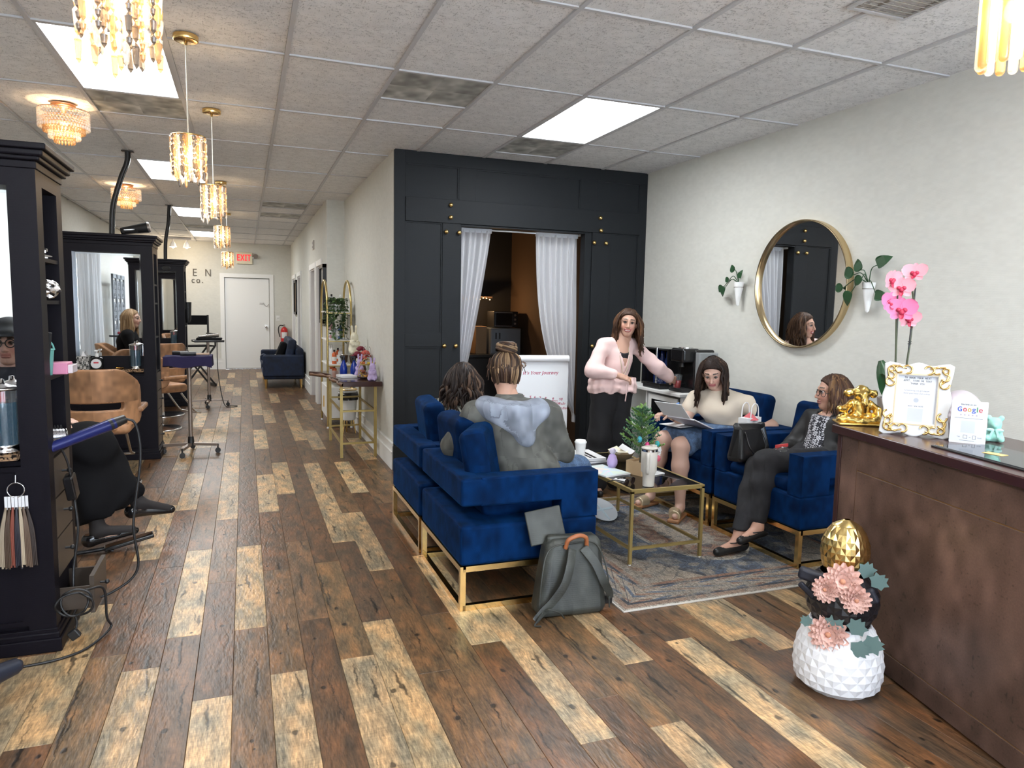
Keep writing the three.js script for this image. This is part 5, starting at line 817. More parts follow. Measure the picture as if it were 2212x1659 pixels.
{
  const g = new THREE.BoxGeometry(0.43, 0.1, 0.31, 40, 6, 20), p = g.attributes.position; for (let i = 0; i < p.count; i++) { const y = p.getY(i); const s = (0.05 - y) / 0.1; p.setX(i, p.getX(i) + s * 0.008 * Math.sin(p.getZ(i) * 40)); p.setZ(i, p.getZ(i) + s * 0.01 * Math.sin(p.getX(i) * 35)); p.setY(i, y + (y < 0 ? -0.012 * Math.sin(p.getX(i) * 22 + p.getZ(i) * 15) : 0.004 * Math.sin(p.getX(i) * 40))); } g.computeVertexNormals();
  one('towel', 'purple towel draped over the trolley tray', 'towel', (() => { const q = g; return q.translate(-0.52, 0.922, -7.62); })(), std([0.020, 0.015, 0.06], 0.95, 0, { bumpMap: velvetBump, bumpScale: 0.003 }));
  const brush = (label, x, z, a, c) => { const b = T('styling_brush', label, 'brush', [x, 0.985, z], a); P('handle', tf([cyl(0.01, 0.012, 0.12, 0, 0, 0, 10)], { rz: -Math.PI / 2, at: [0.02, 0.006, 0] }), std(c, 0.5), b); P('head', tf([cyl(0.02, 0.02, 0.14, 0, 0, 0, 14)], { rz: Math.PI / 2, at: [0.02, 0.01, 0] }), mBlack, b); };
  brush('black round brush with pale handle on the purple towel', -0.47, -7.56, 0.1, [0.45, 0.3, 0.2]); brush('black paddle brush at the back of the purple towel', -0.55, -7.66, -0.2, [0.02, 0.02, 0.02]);
  trolley('salon trolley with a black tray beside the director chair', -0.5, -11.1, 0.2);
  const bt = (n, l, x, z, geo, m) => one(n, l, n.replace('_', ' '), tf(geo, { at: [x, 0.966, z] }), m);
  bt('towel_stack', 'folded black cloth on the trolley by the director chair', -0.48, -11.1, [rb(-0.17, 0.17, 0, 0.03, -0.11, 0.11, 0.012)], mBlackCloth);
  one('curling_iron', 'grey curling iron on the black cloth of the far trolley', 'curling iron', [rod([-0.52, 1.02, -11.05], [-0.36, 1.03, -11.12], 0.02, 0.026, 12), rod([-0.62, 1.015, -11.02], [-0.52, 1.02, -11.05], 0.012, 0.014, 10)], mSteel);
  one('comb', 'black comb on the black cloth of the far trolley', 'comb', tf([rb(-0.09, 0.09, 0, 0.02, -0.015, 0.015, 0.004)], { at: [-0.53, 0.997, -11.14], ry: 0.4 }), mBlack);
  one('trolley_cord', 'black cord trailing from the far trolley to the floor', 'cord', tube([[-0.38, 0.96, -11.1], [-0.37, 0.5, -11.0], [-0.3, 0.06, -10.95], [-0.2, 0.012, -10.9], [-0.12, 0.012, -11.0], [-0.25, 0.012, -11.1]], 0.006, 50, 6), mBlack);
}
// ---------- director chair ----------
{
  const t = T('director_chair', 'tall black folding director chair near the exit wall', 'chair', [-0.82, 0, -13.9], 0.35);
  P('back_sling', rb(-0.27, 0.27, 1.1, 1.27, -0.2, -0.185, 0.005), mBlackCloth, t); P('seat_sling', rb(-0.27, 0.27, 0.72, 0.74, -0.2, 0.2, 0.008), mBlackCloth, t);
  for (const s of [-1, 1]) { P('back_post', bar([s * 0.27, 0.72, -0.19], [s * 0.27, 1.28, -0.19], 0.028), mBlack, t); P('armrest', rb(s * 0.27 - 0.035, s * 0.27 + 0.035, 0.93, 0.955, -0.2, 0.22, 0.006), mBlack, t); P('arm_post', bar([s * 0.27, 0.72, 0.19], [s * 0.27, 0.94, 0.19], 0.025), mBlack, t); for (const z of [-0.19, 0.19]) P('leg', bar([s * 0.26, 0.72, z], [-s * 0.26, 0.03, z], 0.028), mBlack, t); P('foot_rail', bar([s * 0.26, 0.03, -0.21], [s * 0.26, 0.03, 0.21], 0.03, 0.05), mBlack, t); }
}
// ---------- navy sofa by the exit door ----------
{
  const t = T('sofa', 'small navy sofa on gold legs against the corridor wall', 'sofa', [0.64, 0, -14.15]), X = 0.35, Z = 0.88;
  P('base', rb(-X + 0.01, X - 0.01, 0.16, 0.36, -Z + 0.02, Z - 0.02, 0.03, 4), mNavy, t); for (const s of [-1, 1]) P('armrest', rb(-X, X, 0.2, 0.6, s > 0 ? Z - 0.13 : -Z, s > 0 ? Z : -Z + 0.13, 0.04, 5), mNavy, t);
  P('backrest', rb(X - 0.14, X, 0.3, 0.72, -Z + 0.05, Z - 0.05, 0.05, 5), mNavy, t); P('seat_cushion', rb(-X - 0.02, X - 0.12, 0.36, 0.46, -Z + 0.13, Z - 0.13, 0.04, 5), mNavy, t); P('bolster', tf([cyl(0.06, 0.06, 0.22, 0, -0.11, 0, 18)], { rx: Math.PI / 2, at: [-X + 0.02, 0.54, Z - 0.3] }), mNavy, t);
  for (const z of [-0.4, 0.4]) P('back_cushion', tf([cushion(0.74, 0.44, 0.14)], { at: [0.13, 0.66, z], rz: -0.2 }), mNavy, t);
  for (const sx of [-1, 1]) for (const sz of [-1, 1]) P('leg', cyl(0.018, 0.028, 0.165, sx * (X - 0.05), 0, sz * (Z - 0.06), 14), mGold, t);
  const b = T('throw_pillow', 'black cushion leaning on the navy sofa', 'cushion', [0.62, 0.47, -13.75]); P('cover', tf([cushion(0.4, 0.34, 0.12)], { at: [0, 0.18, 0], rz: -0.4 }), mBlackCloth, b); P('logo_tag', bx(-0.11, -0.1, 0.08, 0.11, -0.05, 0.05), mPaper, b);
}
// ---------- console table with live-edge top ----------
{
  const t = T('console_table', 'narrow console with live-edge dark wood top and gold tube legs', 'table', [1.04, 0, -7.52]), mW = std([0.05, 0.022, 0.018], 0.16), mEdge = std([0.16, 0.08, 0.04], 0.6), H = 0.71;
  const sh = new THREE.Shape(); const e = [[0.2, -0.62], [0.2, 0.62], [-0.16, 0.6], [-0.19, 0.45], [-0.17, 0.3], [-0.2, 0.15], [-0.215, 0.0], [-0.19, -0.12], [-0.2, -0.28], [-0.26, -0.42], [-0.34, -0.55], [-0.36, -0.63], [-0.1, -0.65]];
  sh.moveTo(...e[0]); sh.lineTo(...e[1]); sh.lineTo(...e[2]); sh.splineThru(e.slice(3).map((p) => new THREE.Vector2(...p))); sh.lineTo(...e[0]);
  const g = (d, b) => new THREE.ExtrudeGeometry(sh, { depth: d, bevelEnabled: true, bevelSize: b, bevelThickness: 0.006, bevelSegments: 2, curveSegments: 40 }).rotateX(Math.PI / 2).translate(0, H + d + 0.006, 0);
  P('top', g(0.038, 0.006), mW, t, { label: 'glossy dark wood slab' });
  P('bark_edge', tube(e.slice(2, 12).map(([x, z]) => [x - 0.004, H + 0.02, z]), (u) => 0.016 + 0.006 * Math.sin(u * 40), 70, 7), mEdge, t, { label: 'rough bark edge' });
  const L = [[-0.17, 0.5], [0.16, 0.5], [-0.17, -0.47], [0.16, -0.5]];
  L.forEach(([x, z]) => P('leg', bar([x, 0, z], [x, H, z], 0.026), mGoldMatte, t));
  for (const y of [0.14, 0.46]) { P('stretcher', bar([-0.17, y, 0.5], [0.16, y, 0.5], 0.018), mGoldMatte, t); P('stretcher', bar([-0.17, y + 0.02, -0.47], [0.16, y + 0.02, -0.5], 0.018), mGoldMatte, t); P('stretcher', bar([-0.17, y, -0.47], [-0.17, y, 0.5], 0.018), mGoldMatte, t); P('stretcher', bar([0.16, y, -0.5], [0.16, y, 0.5], 0.018), mGoldMatte, t); }
  const Y = H + 0.051;
  // spray bottles
  const spray = (label, x, z, c) => { const b = T('spray_bottle', label, 'bottle', [x, Y, z]); P('body', lathe([[0, 0], [0.032, 0], [0.038, 0.02], [0.04, 0.07], [0.03, 0.11], [0.016, 0.14], [0.014, 0.16], [0, 0.16]], 20), std(c, 0.12, 0, { transmission: 0.3, thickness: 0 }), b); P('trigger', [cyl(0.016, 0.016, 0.03, 0, 0.16, 0), rb(-0.04, 0.015, 0.185, 0.205, -0.011, 0.011, 0.004), tf([bx(-0.005, 0.005, -0.045, 0, -0.006, 0.006)], { at: [-0.03, 0.19, 0], rz: 0.3 })], mBlack, b); };
  spray('cobalt blue spray bottle beside the white paper stack', 0.97, -7.62, [0.01, 0.05, 0.42]); spray('cobalt blue spray bottle between its twin and the lilac rabbit', 1.07, -7.56, [0.01, 0.05, 0.42]);
  one('paper_stack', 'stack of white papers on the console table', 'paper', tf([rb(-0.08, 0.08, 0, 0.022, -0.1, 0.1, 0.002, 2)], { at: [0.97, Y, -7.38], ry: 0.2 }), mPaper);
  // flocked rabbits
  const rabbit = (label, x, z, s, c, ry, y = Y) => { const m = std(c, 0.9); const f = bonesD([[[0, 0.05, 0], [0, 0.1, 0], 0.055, 0.045], [[0, 0.155, 0.005], [0, 0.17, 0.008], 0.038, 0.036], [[-0.016, 0.2, 0], [-0.022, 0.265, -0.006], 0.011, 0.012, 0.012], [[0.016, 0.2, 0], [0.022, 0.265, -0.006], 0.011, 0.012, 0.012], [[-0.035, 0.03, 0.03], [-0.03, 0.02, 0.05], 0.024, 0.02], [[0.035, 0.03, 0.03], [0.03, 0.02, 0.05], 0.024, 0.02], [[-0.035, 0.11, 0.025], [-0.02, 0.09, 0.045], 0.015, 0.014], [[0.035, 0.11, 0.025], [0.02, 0.09, 0.045], 0.015, 0.014]], 0.02); const ff = (a, b, d) => Math.max(f(a, b, d), -b); const t2 = T('rabbit_figurine', label, 'figurine', [x, y, z], ry); t2.scale.setScalar(s); P('body', sdfMesh(ff, [-0.09, -0.01, -0.08], [0.09, 0.29, 0.09], 0.006), m, t2); P('bow', [sph(0.012, -0.014, 0.128, 0.042, 8, 1.4, 0.8, 0.6), sph(0.012, 0.014, 0.128, 0.042, 8, 1.4, 0.8, 0.6)], m, t2); };
  rabbit('lilac flocked rabbit figurine behind the candy basket', 1.11, -7.42, 0.85, [0.48, 0.38, 0.62], -0.5); rabbit('lilac flocked rabbit figurine at the end of the console by the wall corner', 1.17, -7.0, 0.82, [0.48, 0.38, 0.62], -0.3);
  // basket with sweets and wire rabbit
  const b = T('candy_basket', 'wire basket of wrapped sweets on the console table', 'basket', [1.15, Y, -7.22]);
  P('tray', lathe([[0, 0.004], [0.075, 0.004], [0.1, 0.02], [0.098, 0.024], [0.07, 0.008], [0, 0.008]], 24), std([0.3, 0.24, 0.2], 0.4, 0.6), b); P('handle', tube([[-0.09, 0.02, 0], [-0.07, 0.13, 0], [-0.01, 0.2, 0], [0.06, 0.15, 0], [0.09, 0.02, 0]], 0.004, 30, 6), mGoldMatte, b);
  P('wire_tier', [new THREE.TorusGeometry(0.07, 0.003, 6, 24).rotateX(Math.PI / 2).translate(0, 0.14, 0), rod([-0.07, 0.14, 0], [0.07, 0.14, 0], 0.003)], mGoldMatte, b);
  P('wire_ears', [new THREE.TorusGeometry(0.03, 0.0025, 6, 20).scale(0.5, 1.5, 1).translate(-0.018, 0.28, 0), new THREE.TorusGeometry(0.03, 0.0025, 6, 20).scale(0.5, 1.5, 1).translate(0.022, 0.275, 0.01), new THREE.TorusGeometry(0.03, 0.0025, 6, 20).translate(0, 0.21, 0)], mSteel, b);
  const r = rngOf(3), pal = [[0.35, 0.3, 0.5], [0.5, 0.35, 0.12], [0.3, 0.09, 0.05], [0.6, 0.55, 0.5], [0.1, 0.08, 0.2], [0.55, 0.28, 0.06]];
  for (let i = 0; i < 22; i++) { const a = r() * 6.28, R = 0.065 * Math.sqrt(r()), y = 0.03 + 0.022 * (i / 7 | 0); one('wrapped_sweet', ['lilac foil', 'golden', 'brick red', 'silvery beige', 'dark violet', 'orange foil'][i % 6] + ' wrapped sweet in the wire basket', 'sweet', tf([rb(-0.018, 0.018, -0.009, 0.009, -0.012, 0.012, 0.005, 2)], { at: [1.15 + R * Math.cos(a), Y + y, -7.22 + R * Math.sin(a)], ry: r() * 3, rx: r() - 0.5, rz: r() - 0.5 }), std(pal[i % 6], 0.2, 0.3), { group: 'sweets in the candy basket' }); }
  one('yellow_trim', 'yellow wrapped treat on the basket tier', 'sweet', tf([rb(-0.04, 0.04, 0, 0.022, -0.02, 0.02, 0.008)], { at: [1.19, Y + 0.147, -7.19], ry: 0.4 }), std([0.65, 0.48, 0.04], 0.4));
  one('orange_treat', 'orange wrapped treat on the basket tier', 'sweet', tf([rb(-0.025, 0.025, 0, 0.022, -0.018, 0.018, 0.006)], { at: [1.11, Y + 0.147, -7.24], ry: -0.4 }), std([0.55, 0.13, 0.03], 0.4));
  // bouquet in a glass vase
  const v = T('flower_vase', 'vase of dark red and coral flowers on the console table', 'vase', [1.16, Y, -7.62]);
  P('vase', lathe([[0, 0], [0.035, 0], [0.05, 0.06], [0.03, 0.13], [0.04, 0.16], [0.036, 0.16], [0.026, 0.13], [0, 0.01]], 22), std([0.12, 0.07, 0.04], 0.3), v);
  [[-0.05, 0.22, 0.04, 0.042, 0], [0.03, 0.23, 0.05, 0.045, 1], [-0.01, 0.27, 0, 0.045, 0], [0.06, 0.2, 0.0, 0.035, 1], [-0.08, 0.19, 0.0, 0.035, 0], [0.0, 0.18, 0.08, 0.04, 1]].forEach(([x, y, z, R, k]) => { const pet = []; for (let q = 0; q < 16; q++) { const a = q * 2.4, e2 = 0.25 + 0.07 * q; pet.push(sph(R * 0.5, x + R * 0.65 * Math.cos(a) * Math.cos(e2), y + R * 0.65 * Math.sin(e2) - R * 0.2, z + R * 0.65 * Math.sin(a) * Math.cos(e2), 8, 1, 0.75, 1)); } const f = P('flower', pet, std(k ? [0.5, 0.08, 0.06] : [0.16, 0.008, 0.025], 0.7), v); P('flower_stem', rod([0, 0.12, 0], [x, y - R, z], 0.003), mLeafDark, f); });
  rabbit('tall white rabbit figurine on a stand behind the flowers', 1.12, -7.9, 1.15, [0.72, 0.68, 0.52], 0.2, Y + 0.2);
  const st = T('cake_stand', 'clear glass pedestal under the white rabbit figurine', 'stand', [1.12, Y, -7.9]); P('plate', lathe([[0, 0.19], [0.13, 0.19], [0.132, 0.198], [0, 0.2]], 28), mClear, st); P('stem', lathe([[0.05, 0], [0.012, 0.03], [0.014, 0.16], [0.03, 0.19]], 18), mClear, st);
  // cups
  for (const [x, z] of [[1.0, -7.78], [1.08, -7.72]]) { const c = T('goblet', x < 1.05 ? 'brown stemmed cup behind the blue bottles' : 'brown stemmed cup behind the lilac rabbit', 'cup', [x, Y, z]); P('bowl', lathe([[0.006, 0.1], [0.03, 0.13], [0.04, 0.2], [0.037, 0.2], [0.026, 0.135], [0, 0.11]], 20), std([0.09, 0.045, 0.02], 0.4), c); P('stem', lathe([[0, 0], [0.03, 0], [0.03, 0.004], [0.006, 0.012], [0.006, 0.1], [0, 0.1]], 18), std([0.09, 0.045, 0.02], 0.4), c); }
}
// ---------- gold arched shelf unit ----------
{
  const t = T('shelf_unit', 'gold arched shelf unit with white shelves and cabinet beside the console', 'shelf unit', [1.07, 0, -9.15]), X = 0.14, Z = 0.36, H = 1.8;
  for (const s of [-1, 1]) { const pts = [[s * X, 0.02, Z], [s * X, 0.7, Z], [s * X, 1.35, Z]]; for (let k = 1; k < 12; k++) { const a = k * Math.PI / 12; pts.push([s * X, 1.42 + 0.38 * Math.sin(a), Z * Math.cos(a)]); } pts.push([s * X, 1.35, -Z], [s * X, 0.7, -Z], [s * X, 0.02, -Z]); P('arch_frame', tube(pts, 0.013, 90, 8), std([0.58, 0.44, 0.18], 0.3, 0.9), t, { label: 'gold arch tube' }); }
  for (const y of [0.62, 0.76, 1.06, 1.4]) { P('shelf', rb(-X, X, y, y + 0.02, -Z, Z, 0.004), mWhite, t); P('shelf_rail', [bar([-X, y, Z], [X, y, Z], 0.014), bar([-X, y, -Z], [X, y, -Z], 0.014)], mGoldMatte, t); }
  const c = P('cabinet', rb(-X - 0.005, X, 0.12, 0.5, -Z + 0.01, Z - 0.01, 0.006), mWhite, t, { label: 'white lower cabinet' }); P('cabinet_handle', bx(-X - 0.02, -X - 0.006, 0.22, 0.36, -0.01, 0.01), mGold, c); P('cabinet_rail', [bar([-X, 0.11, Z], [X, 0.11, Z], 0.016), bar([-X, 0.11, -Z], [X, 0.11, -Z], 0.016)], mGoldMatte, t);
  for (const sx of [-1, 1]) for (const sz of [-1, 1]) P('foot', cyl(0.016, 0.013, 0.02, sx * X, 0, sz * Z, 10), mWhite, t);
  const bot = (label, dx, y, dz, h, rr, c, cap) => { const b = T('product_bottle', label, 'bottle', [1.07 + dx, y, -9.15 + dz], 0, 'hair products on the gold shelf unit'); P('body', lathe([[0, 0], [rr, 0], [rr, h * 0.72], [rr * 0.45, h * 0.8], [rr * 0.4, h * 0.86], [0, h * 0.86]], 16), std(c, 0.35), b); P('cap', [cyl(rr * 0.42, rr * 0.42, h * 0.14, 0, h * 0.86, 0, 12), ...(cap ? [bx(-0.006, 0.006, h, h + 0.015, -0.01, 0.03)] : [])], cap ? mWhite : mBlack, b); P('label_band', new THREE.CylinderGeometry(rr * 1.02, rr * 1.02, h * 0.3, 14, 1, true).translate(0, h * 0.35, 0), std([0.75, 0.75, 0.73], 0.6), b); };
  const tones = [['orange', [0.62, 0.12, 0.03]], ['white pump', [0.75, 0.75, 0.74]], ['grey', [0.4, 0.42, 0.44]], ['pink', [0.55, 0.25, 0.3]], ['blue', [0.08, 0.16, 0.4]]];
  const rows = [[0.782, [0, 1, 1, 0, 1], 'console-height shelf'], [1.082, [2, 4, 3, 2, 1], 'shelf under the trailing plant'], [1.422, [3, 1, 2], 'uppermost shelf'], [0.642, [0, 1, 0], 'shelf above the white cabinet']];
  rows.forEach(([y, ks, where]) => ks.forEach((k, i) => bot(`${tones[k][0]} bottle on the ${where} of the gold unit`, -0.05 + 0.09 * (i % 2), y, 0.26 - i * 0.13, y < 0.7 ? 0.11 : 0.17 + 0.02 * (i % 3), 0.028, tones[k][1], k === 1)));
  // trailing plant
  const pl = T('trailing_plant', 'green trailing plant hanging over the gold shelf unit', 'plant', [1.04, 1.42, -8.86]); P('pot', lathe([[0, 0], [0.045, 0], [0.06, 0.09], [0.055, 0.09], [0, 0.07]], 20), mWhite, pl);
  const r = rngOf(17), lv = [], sm = [], lf = extr([[0, 0], [0.014, 0.012], [0.016, 0.026], [0, 0.045], [-0.016, 0.026], [-0.014, 0.012]], 0.001);
  for (let k = 0; k < 46; k++) { const a = r() * 6.28, R = 0.05 + 0.09 * r(), len = 0.12 + 0.42 * r() * (k % 3 ? 0.7 : 1), x = R * Math.cos(a), z = R * Math.sin(a); const pts = [[x * 0.3, 0.08, z * 0.3], [x * 0.8, 0.13 + 0.04 * r(), z * 0.8], [x, 0.05, z], [x * 1.05, 0.08 - len * 0.6, z * 1.05], [x * 0.9, 0.08 - len, z * 0.9]]; const c = new THREE.CatmullRomCurve3(pts.map((p) => V(...p))); sm.push(tube(pts, 0.0018, 12, 4)); for (let i = 2; i < 14; i++) { const p = c.getPoint(i / 13); lv.push(...tf([lf.clone()], { at: [p.x, p.y, p.z], ry: r() * 6.28, rx: 1.2 + r() * 1.4, s: 0.8 + 0.5 * r() })); } }
  P('stems', sm, mLeafDark, pl, { kind: 'stuff' }); P('foliage', lv, std([0.07, 0.13, 0.035], 0.6, 0, { transmission: 0.1, thickness: 0 }), pl, { kind: 'stuff' });
  // waste bin
  const bn = T('waste_bin', 'white pedal bin with black liner on gold legs', 'bin', [1.12, 0, -8.4]);
  P('bucket', lathe([[0, 0.16], [0.075, 0.16], [0.085, 0.17], [0.105, 0.46], [0.1, 0.46], [0.08, 0.18], [0, 0.17]], 26), mWhite, bn); P('liner', lathe([[0.1, 0.46], [0.11, 0.49], [0.118, 0.45], [0.113, 0.42], [0.116, 0.4]], 22), mBlackGloss, bn, { label: 'black bin liner' }); P('rim', new THREE.TorusGeometry(0.1, 0.007, 8, 28).rotateX(Math.PI / 2).translate(0, 0.52, 0), mGold, bn); P('lid_band', cyl(0.098, 0.098, 0.03, 0, 0.487, 0, 26), mWhite, bn);
  for (let k = 0; k < 3; k++) { const a = k * 2.1 + 0.4; P('leg', rod([0.06 * Math.cos(a), 0.17, 0.06 * Math.sin(a)], [0.085 * Math.cos(a), 0, 0.085 * Math.sin(a)], 0.008), mGold, bn); }
}
// ---------- reception counter ----------
const CY = 0.985;
{
  const rust = tex(768, 512, (x, y) => { const a = n16(x / 70, y / 90), b = n32(x / 22, y / 30), c = n128(x / 4, y / 5), d = n128(x / 1.6, y / 1.6), k = 0.86 + 0.3 * (a - 0.5) + 0.22 * (b - 0.5) + 0.1 * (d - 0.5) - (c > 0.82 && b < 0.5 ? 0.25 * (c - 0.82) / 0.18 : 0), w = 0.5 * (b + a) - 0.5; return [0.44 * k + 0.02 * w, 0.34 * k + 0.02 * w, 0.295 * k + 0.03 * w]; }, { size: [1.6, 1.05] });
  const mRust = std([1, 1, 1], 0.42, 0, { map: rust, specularIntensity: 0.6 }), mMah = std([0.045, 0.017, 0.017], 0.22);
  const t = T('reception_counter', 'reception counter with rust-brown panels and dark mahogany top', 'counter', [2.56, 0, -2.5], -1.797), LEN = 2.3;
  P('end_strip', rb(0, 0.03, 0.005, CY - 0.04, -0.5, 0.004, 0.004, 2), mMah, t, { label: 'dark mahogany edge' });
  P('carcass', bx(0.03, LEN, 0.005, CY - 0.04, -0.5, -0.016), mMah, t);
  const pan = (x0, x1, y0, y1) => P('face_panel', rb(x0, x1, y0, y1, -0.016, 0, 0.002, 2), mRust, t);
  pan(0.032, 0.15, 0.1, CY - 0.042); pan(0.154, LEN, 0.1, 0.80); pan(0.154, LEN, 0.804, CY - 0.042); pan(0.032, LEN, 0.01, 0.096);
  P('gold_inlay', [bx(0.154, LEN, 0.8, 0.804, -0.014, -0.003), bx(0.03, LEN, 0.096, 0.1, -0.014, -0.003), bx(0.15, 0.154, 0.1, CY - 0.042, -0.014, -0.003)], std([0.30, 0.16, 0.06], 0.45, 0.5), t, { label: 'thin golden joint line' });
  P('top', rb(-0.02, LEN, CY - 0.04, CY, -0.55, 0.025, 0.006, 3), mMah, t, { label: 'dark mahogany counter top' });
  // gold elephant
  const e = T('elephant_figurine', 'gold elephant figurine sitting cross-legged on the counter', 'figurine', [2.68, CY, -2.5], -0.55);
  const B = [[[0, 0.05, 0], [0, 0.09, 0.005], 0.045, 0.036], [[-0.03, 0.03, 0.02], [-0.085, 0.022, 0.03], 0.026, 0.022], [[0.03, 0.03, 0.02], [0.085, 0.022, 0.03], 0.026, 0.022], [[-0.085, 0.022, 0.03], [-0.01, 0.018, 0.07], 0.02, 0.018], [[0.085, 0.022, 0.03], [0.01, 0.018, 0.065], 0.02, 0.018], [[-0.04, 0.095, 0], [-0.075, 0.07, 0.03], 0.016, 0.014], [[-0.075, 0.07, 0.03], [-0.1, 0.072, 0.045], 0.014, 0.015], [[0.04, 0.095, 0], [0.068, 0.07, 0.03], 0.016, 0.014], [[0.068, 0.07, 0.03], [0.06, 0.04, 0.05], 0.014, 0.014], [[0, 0.14, 0.012], [0, 0.15, 0.01], 0.035, 0.032], [[0, 0.14, 0.045], [0, 0.1, 0.065], 0.017, 0.013], [[0, 0.1, 0.065], [0.004, 0.06, 0.058], 0.013, 0.01], [[-0.035, 0.15, -0.005], [-0.055, 0.14, -0.01], 0.012, 0.02], [[0.035, 0.15, -0.005], [0.055, 0.14, -0.01], 0.012, 0.02]];
  const f = bonesD(B, 0.014); P('body', sdfMesh((x, y, z) => Math.max(f(x, y, z) + 0.0015 * Math.sin(x * 160) * Math.sin(y * 150) * Math.sin(z * 140), -y), [-0.14, -0.01, -0.07], [0.14, 0.2, 0.11], 0.0042), std([0.75, 0.52, 0.16], 0.26, 1), e);
  P('cushion_base', rb(-0.11, 0.11, 0, 0.012, -0.045, 0.09, 0.006), std([0.5, 0.33, 0.09], 0.35, 1), e);
  // ornate frame
  const fr = T('ornate_frame', 'white photo frame with gold corner scrolls holding a printed notice', 'picture frame', [2.655, CY, -2.19], -0.95), w = 0.118, h = 0.145;
  const outer = []; const N = 80; for (let i = 0; i < N; i++) { const a = i / N * 6.2832, c = Math.cos(a), s = Math.sin(a), q = 1 / Math.max(Math.abs(c) / w, Math.abs(s) / h); const k = 1 - 0.09 * Math.pow(Math.abs(Math.sin(2 * (Math.atan2(s * q / h, c * q / w)))), 0.7) * 0 - 0.07 * Math.cos(8 * Math.atan2(s * q / h, c * q / w)) * -1 * 0.6; outer.push([c * q * k, s * q * k]); }
  const shp = new THREE.Shape(outer.map((p) => new THREE.Vector2(...p))); const hole = new THREE.Path([[-0.078, -0.105], [-0.078, 0.105], [0.078, 0.105], [0.078, -0.105]].map((p) => new THREE.Vector2(...p))); shp.holes.push(hole);
  const tilt = { rx: -0.16, at: [0, h + 0.006, 0] };
  P('frame', tf([new THREE.ExtrudeGeometry(shp, { depth: 0.012, bevelEnabled: true, bevelSize: 0.006, bevelThickness: 0.005, bevelSegments: 3 })], tilt), std([0.60, 0.60, 0.60], 0.4), fr);
  P('inner_rim', tf([bx(-0.08, 0.08, 0.103, 0.109, 0.01, 0.018), bx(-0.08, 0.08, -0.109, -0.103, 0.01, 0.018), bx(-0.082, -0.076, -0.109, 0.109, 0.01, 0.018), bx(0.076, 0.082, -0.109, 0.109, 0.01, 0.018)], tilt), std([0.6, 0.5, 0.35], 0.4, 0.5), fr);
  for (const sx of [-1, 1]) for (const sy of [-1, 1]) { const sc = []; for (let k = 0; k < 7; k++) { const a = k * 0.9; sc.push(new THREE.TorusGeometry(0.011 + 0.003 * (k % 3), 0.0042, 6, 14, 4.6).rotateZ(a).translate(sx * (w - 0.018 - 0.03 * (k % 3) * (k % 2)), sy * (h - 0.02 - 0.028 * (k % 3) * ((k + 1) % 2)), 0.02)); } sc.push(tube([[sx * (w - 0.03), sy * (h - 0.075), 0.018], [sx * (w - 0.012), sy * (h - 0.055), 0.02], [sx * (w - 0.005), sy * (h - 0.02), 0.02]], 0.004, 12, 6), tube([[sx * (w - 0.075), sy * (h - 0.015), 0.018], [sx * (w - 0.05), sy * (h - 0.008), 0.02], [sx * (w - 0.02), sy * (h - 0.005), 0.02]], 0.004, 12, 6)); P('corner_scroll', tf(sc, tilt), mGold, fr); }
  P('notice', tf([sheet(0.156, 0.21).translate(0, 0, 0.006)], tilt), std([0.66, 0.66, 0.68], 0.5, 0, { map: canvasTex(384, 512, (c, W, H) => { c.fillStyle = '#eef1f6'; c.fillRect(0, 0, W, H); c.fillStyle = '#222'; c.textAlign = 'center'; c.font = 'bold 24px monospace'; c.fillText('TO BOOK YOUR NEXT', 192, 40); c.fillText('APPT. SCAN OR TEXT', 192, 70); c.fillText('THANK YOU', 192, 100); c.font = '20px sans-serif'; c.fillStyle = '#555'; c.fillText('Scheduling just got easier', 192, 170); c.fillText('Book your next visit online', 192, 200); c.beginPath(); c.arc(192, 262, 24, 0, 7); c.fillStyle = '#c3c8d0'; c.fill(); c.fillStyle = '#444'; c.font = '18px monospace'; c.fillText('BOOK NOW HERE', 192, 330); c.fillStyle = '#d9dde4'; c.fillRect(122, 345, 140, 140); }) }), fr, { keepUv: true });
  P('easel_back', tf([bx(-0.02, 0.02, -0.14, 0.05, -0.05, -0.046)], { at: [0, h + 0.004, -0.012], rx: 0.15 }), mBlack, fr);
  // quilted egg
  const eg = T('quilted_egg', 'silver-grey quilted egg ornament behind the review card', 'ornament', [2.8, CY, -2.1]), mSil = std([0.55, 0.5, 0.54], 0.32, 0.35);
  const prof = (v) => { const a = v * Math.PI; return [0.088 * Math.sin(a) * (1 - 0.16 * Math.cos(a) * -1 * -1), 0.1 - 0.1 * Math.cos(a)]; };
  P('egg', (() => { const g = new THREE.SphereGeometry(1, 96, 64), p = g.attributes.position; for (let i = 0; i < p.count; i++) { const x = p.getX(i), y = p.getY(i), z = p.getZ(i), a = Math.atan2(z, x), r = Math.hypot(x, z), u = a / 6.2832 * 14, v = (y + 1) * 4.2, q = Math.min(Math.abs(Math.sin((u + v) * Math.PI)), Math.abs(Math.sin((u - v) * Math.PI))), k = 1 + 0.035 * Math.sqrt(q) * r; p.setXYZ(i, x * 0.088 * k * (1 - 0.1 * y), Math.max(0, 0.1 + y * 0.1), z * 0.088 * k * (1 - 0.1 * y)); } g.computeVertexNormals(); return g; })(), mSil, eg);
  P('ribbon_tag', rb(0.07, 0.105, 0.03, 0.07, 0.0, 0.02, 0.004), std([0.45, 0.08, 0.28], 0.5), eg);
  // review card
  const gc = T('review_card', 'white acrylic review card with coloured lettering on the counter', 'card', [2.7, CY, -1.985], -0.98);
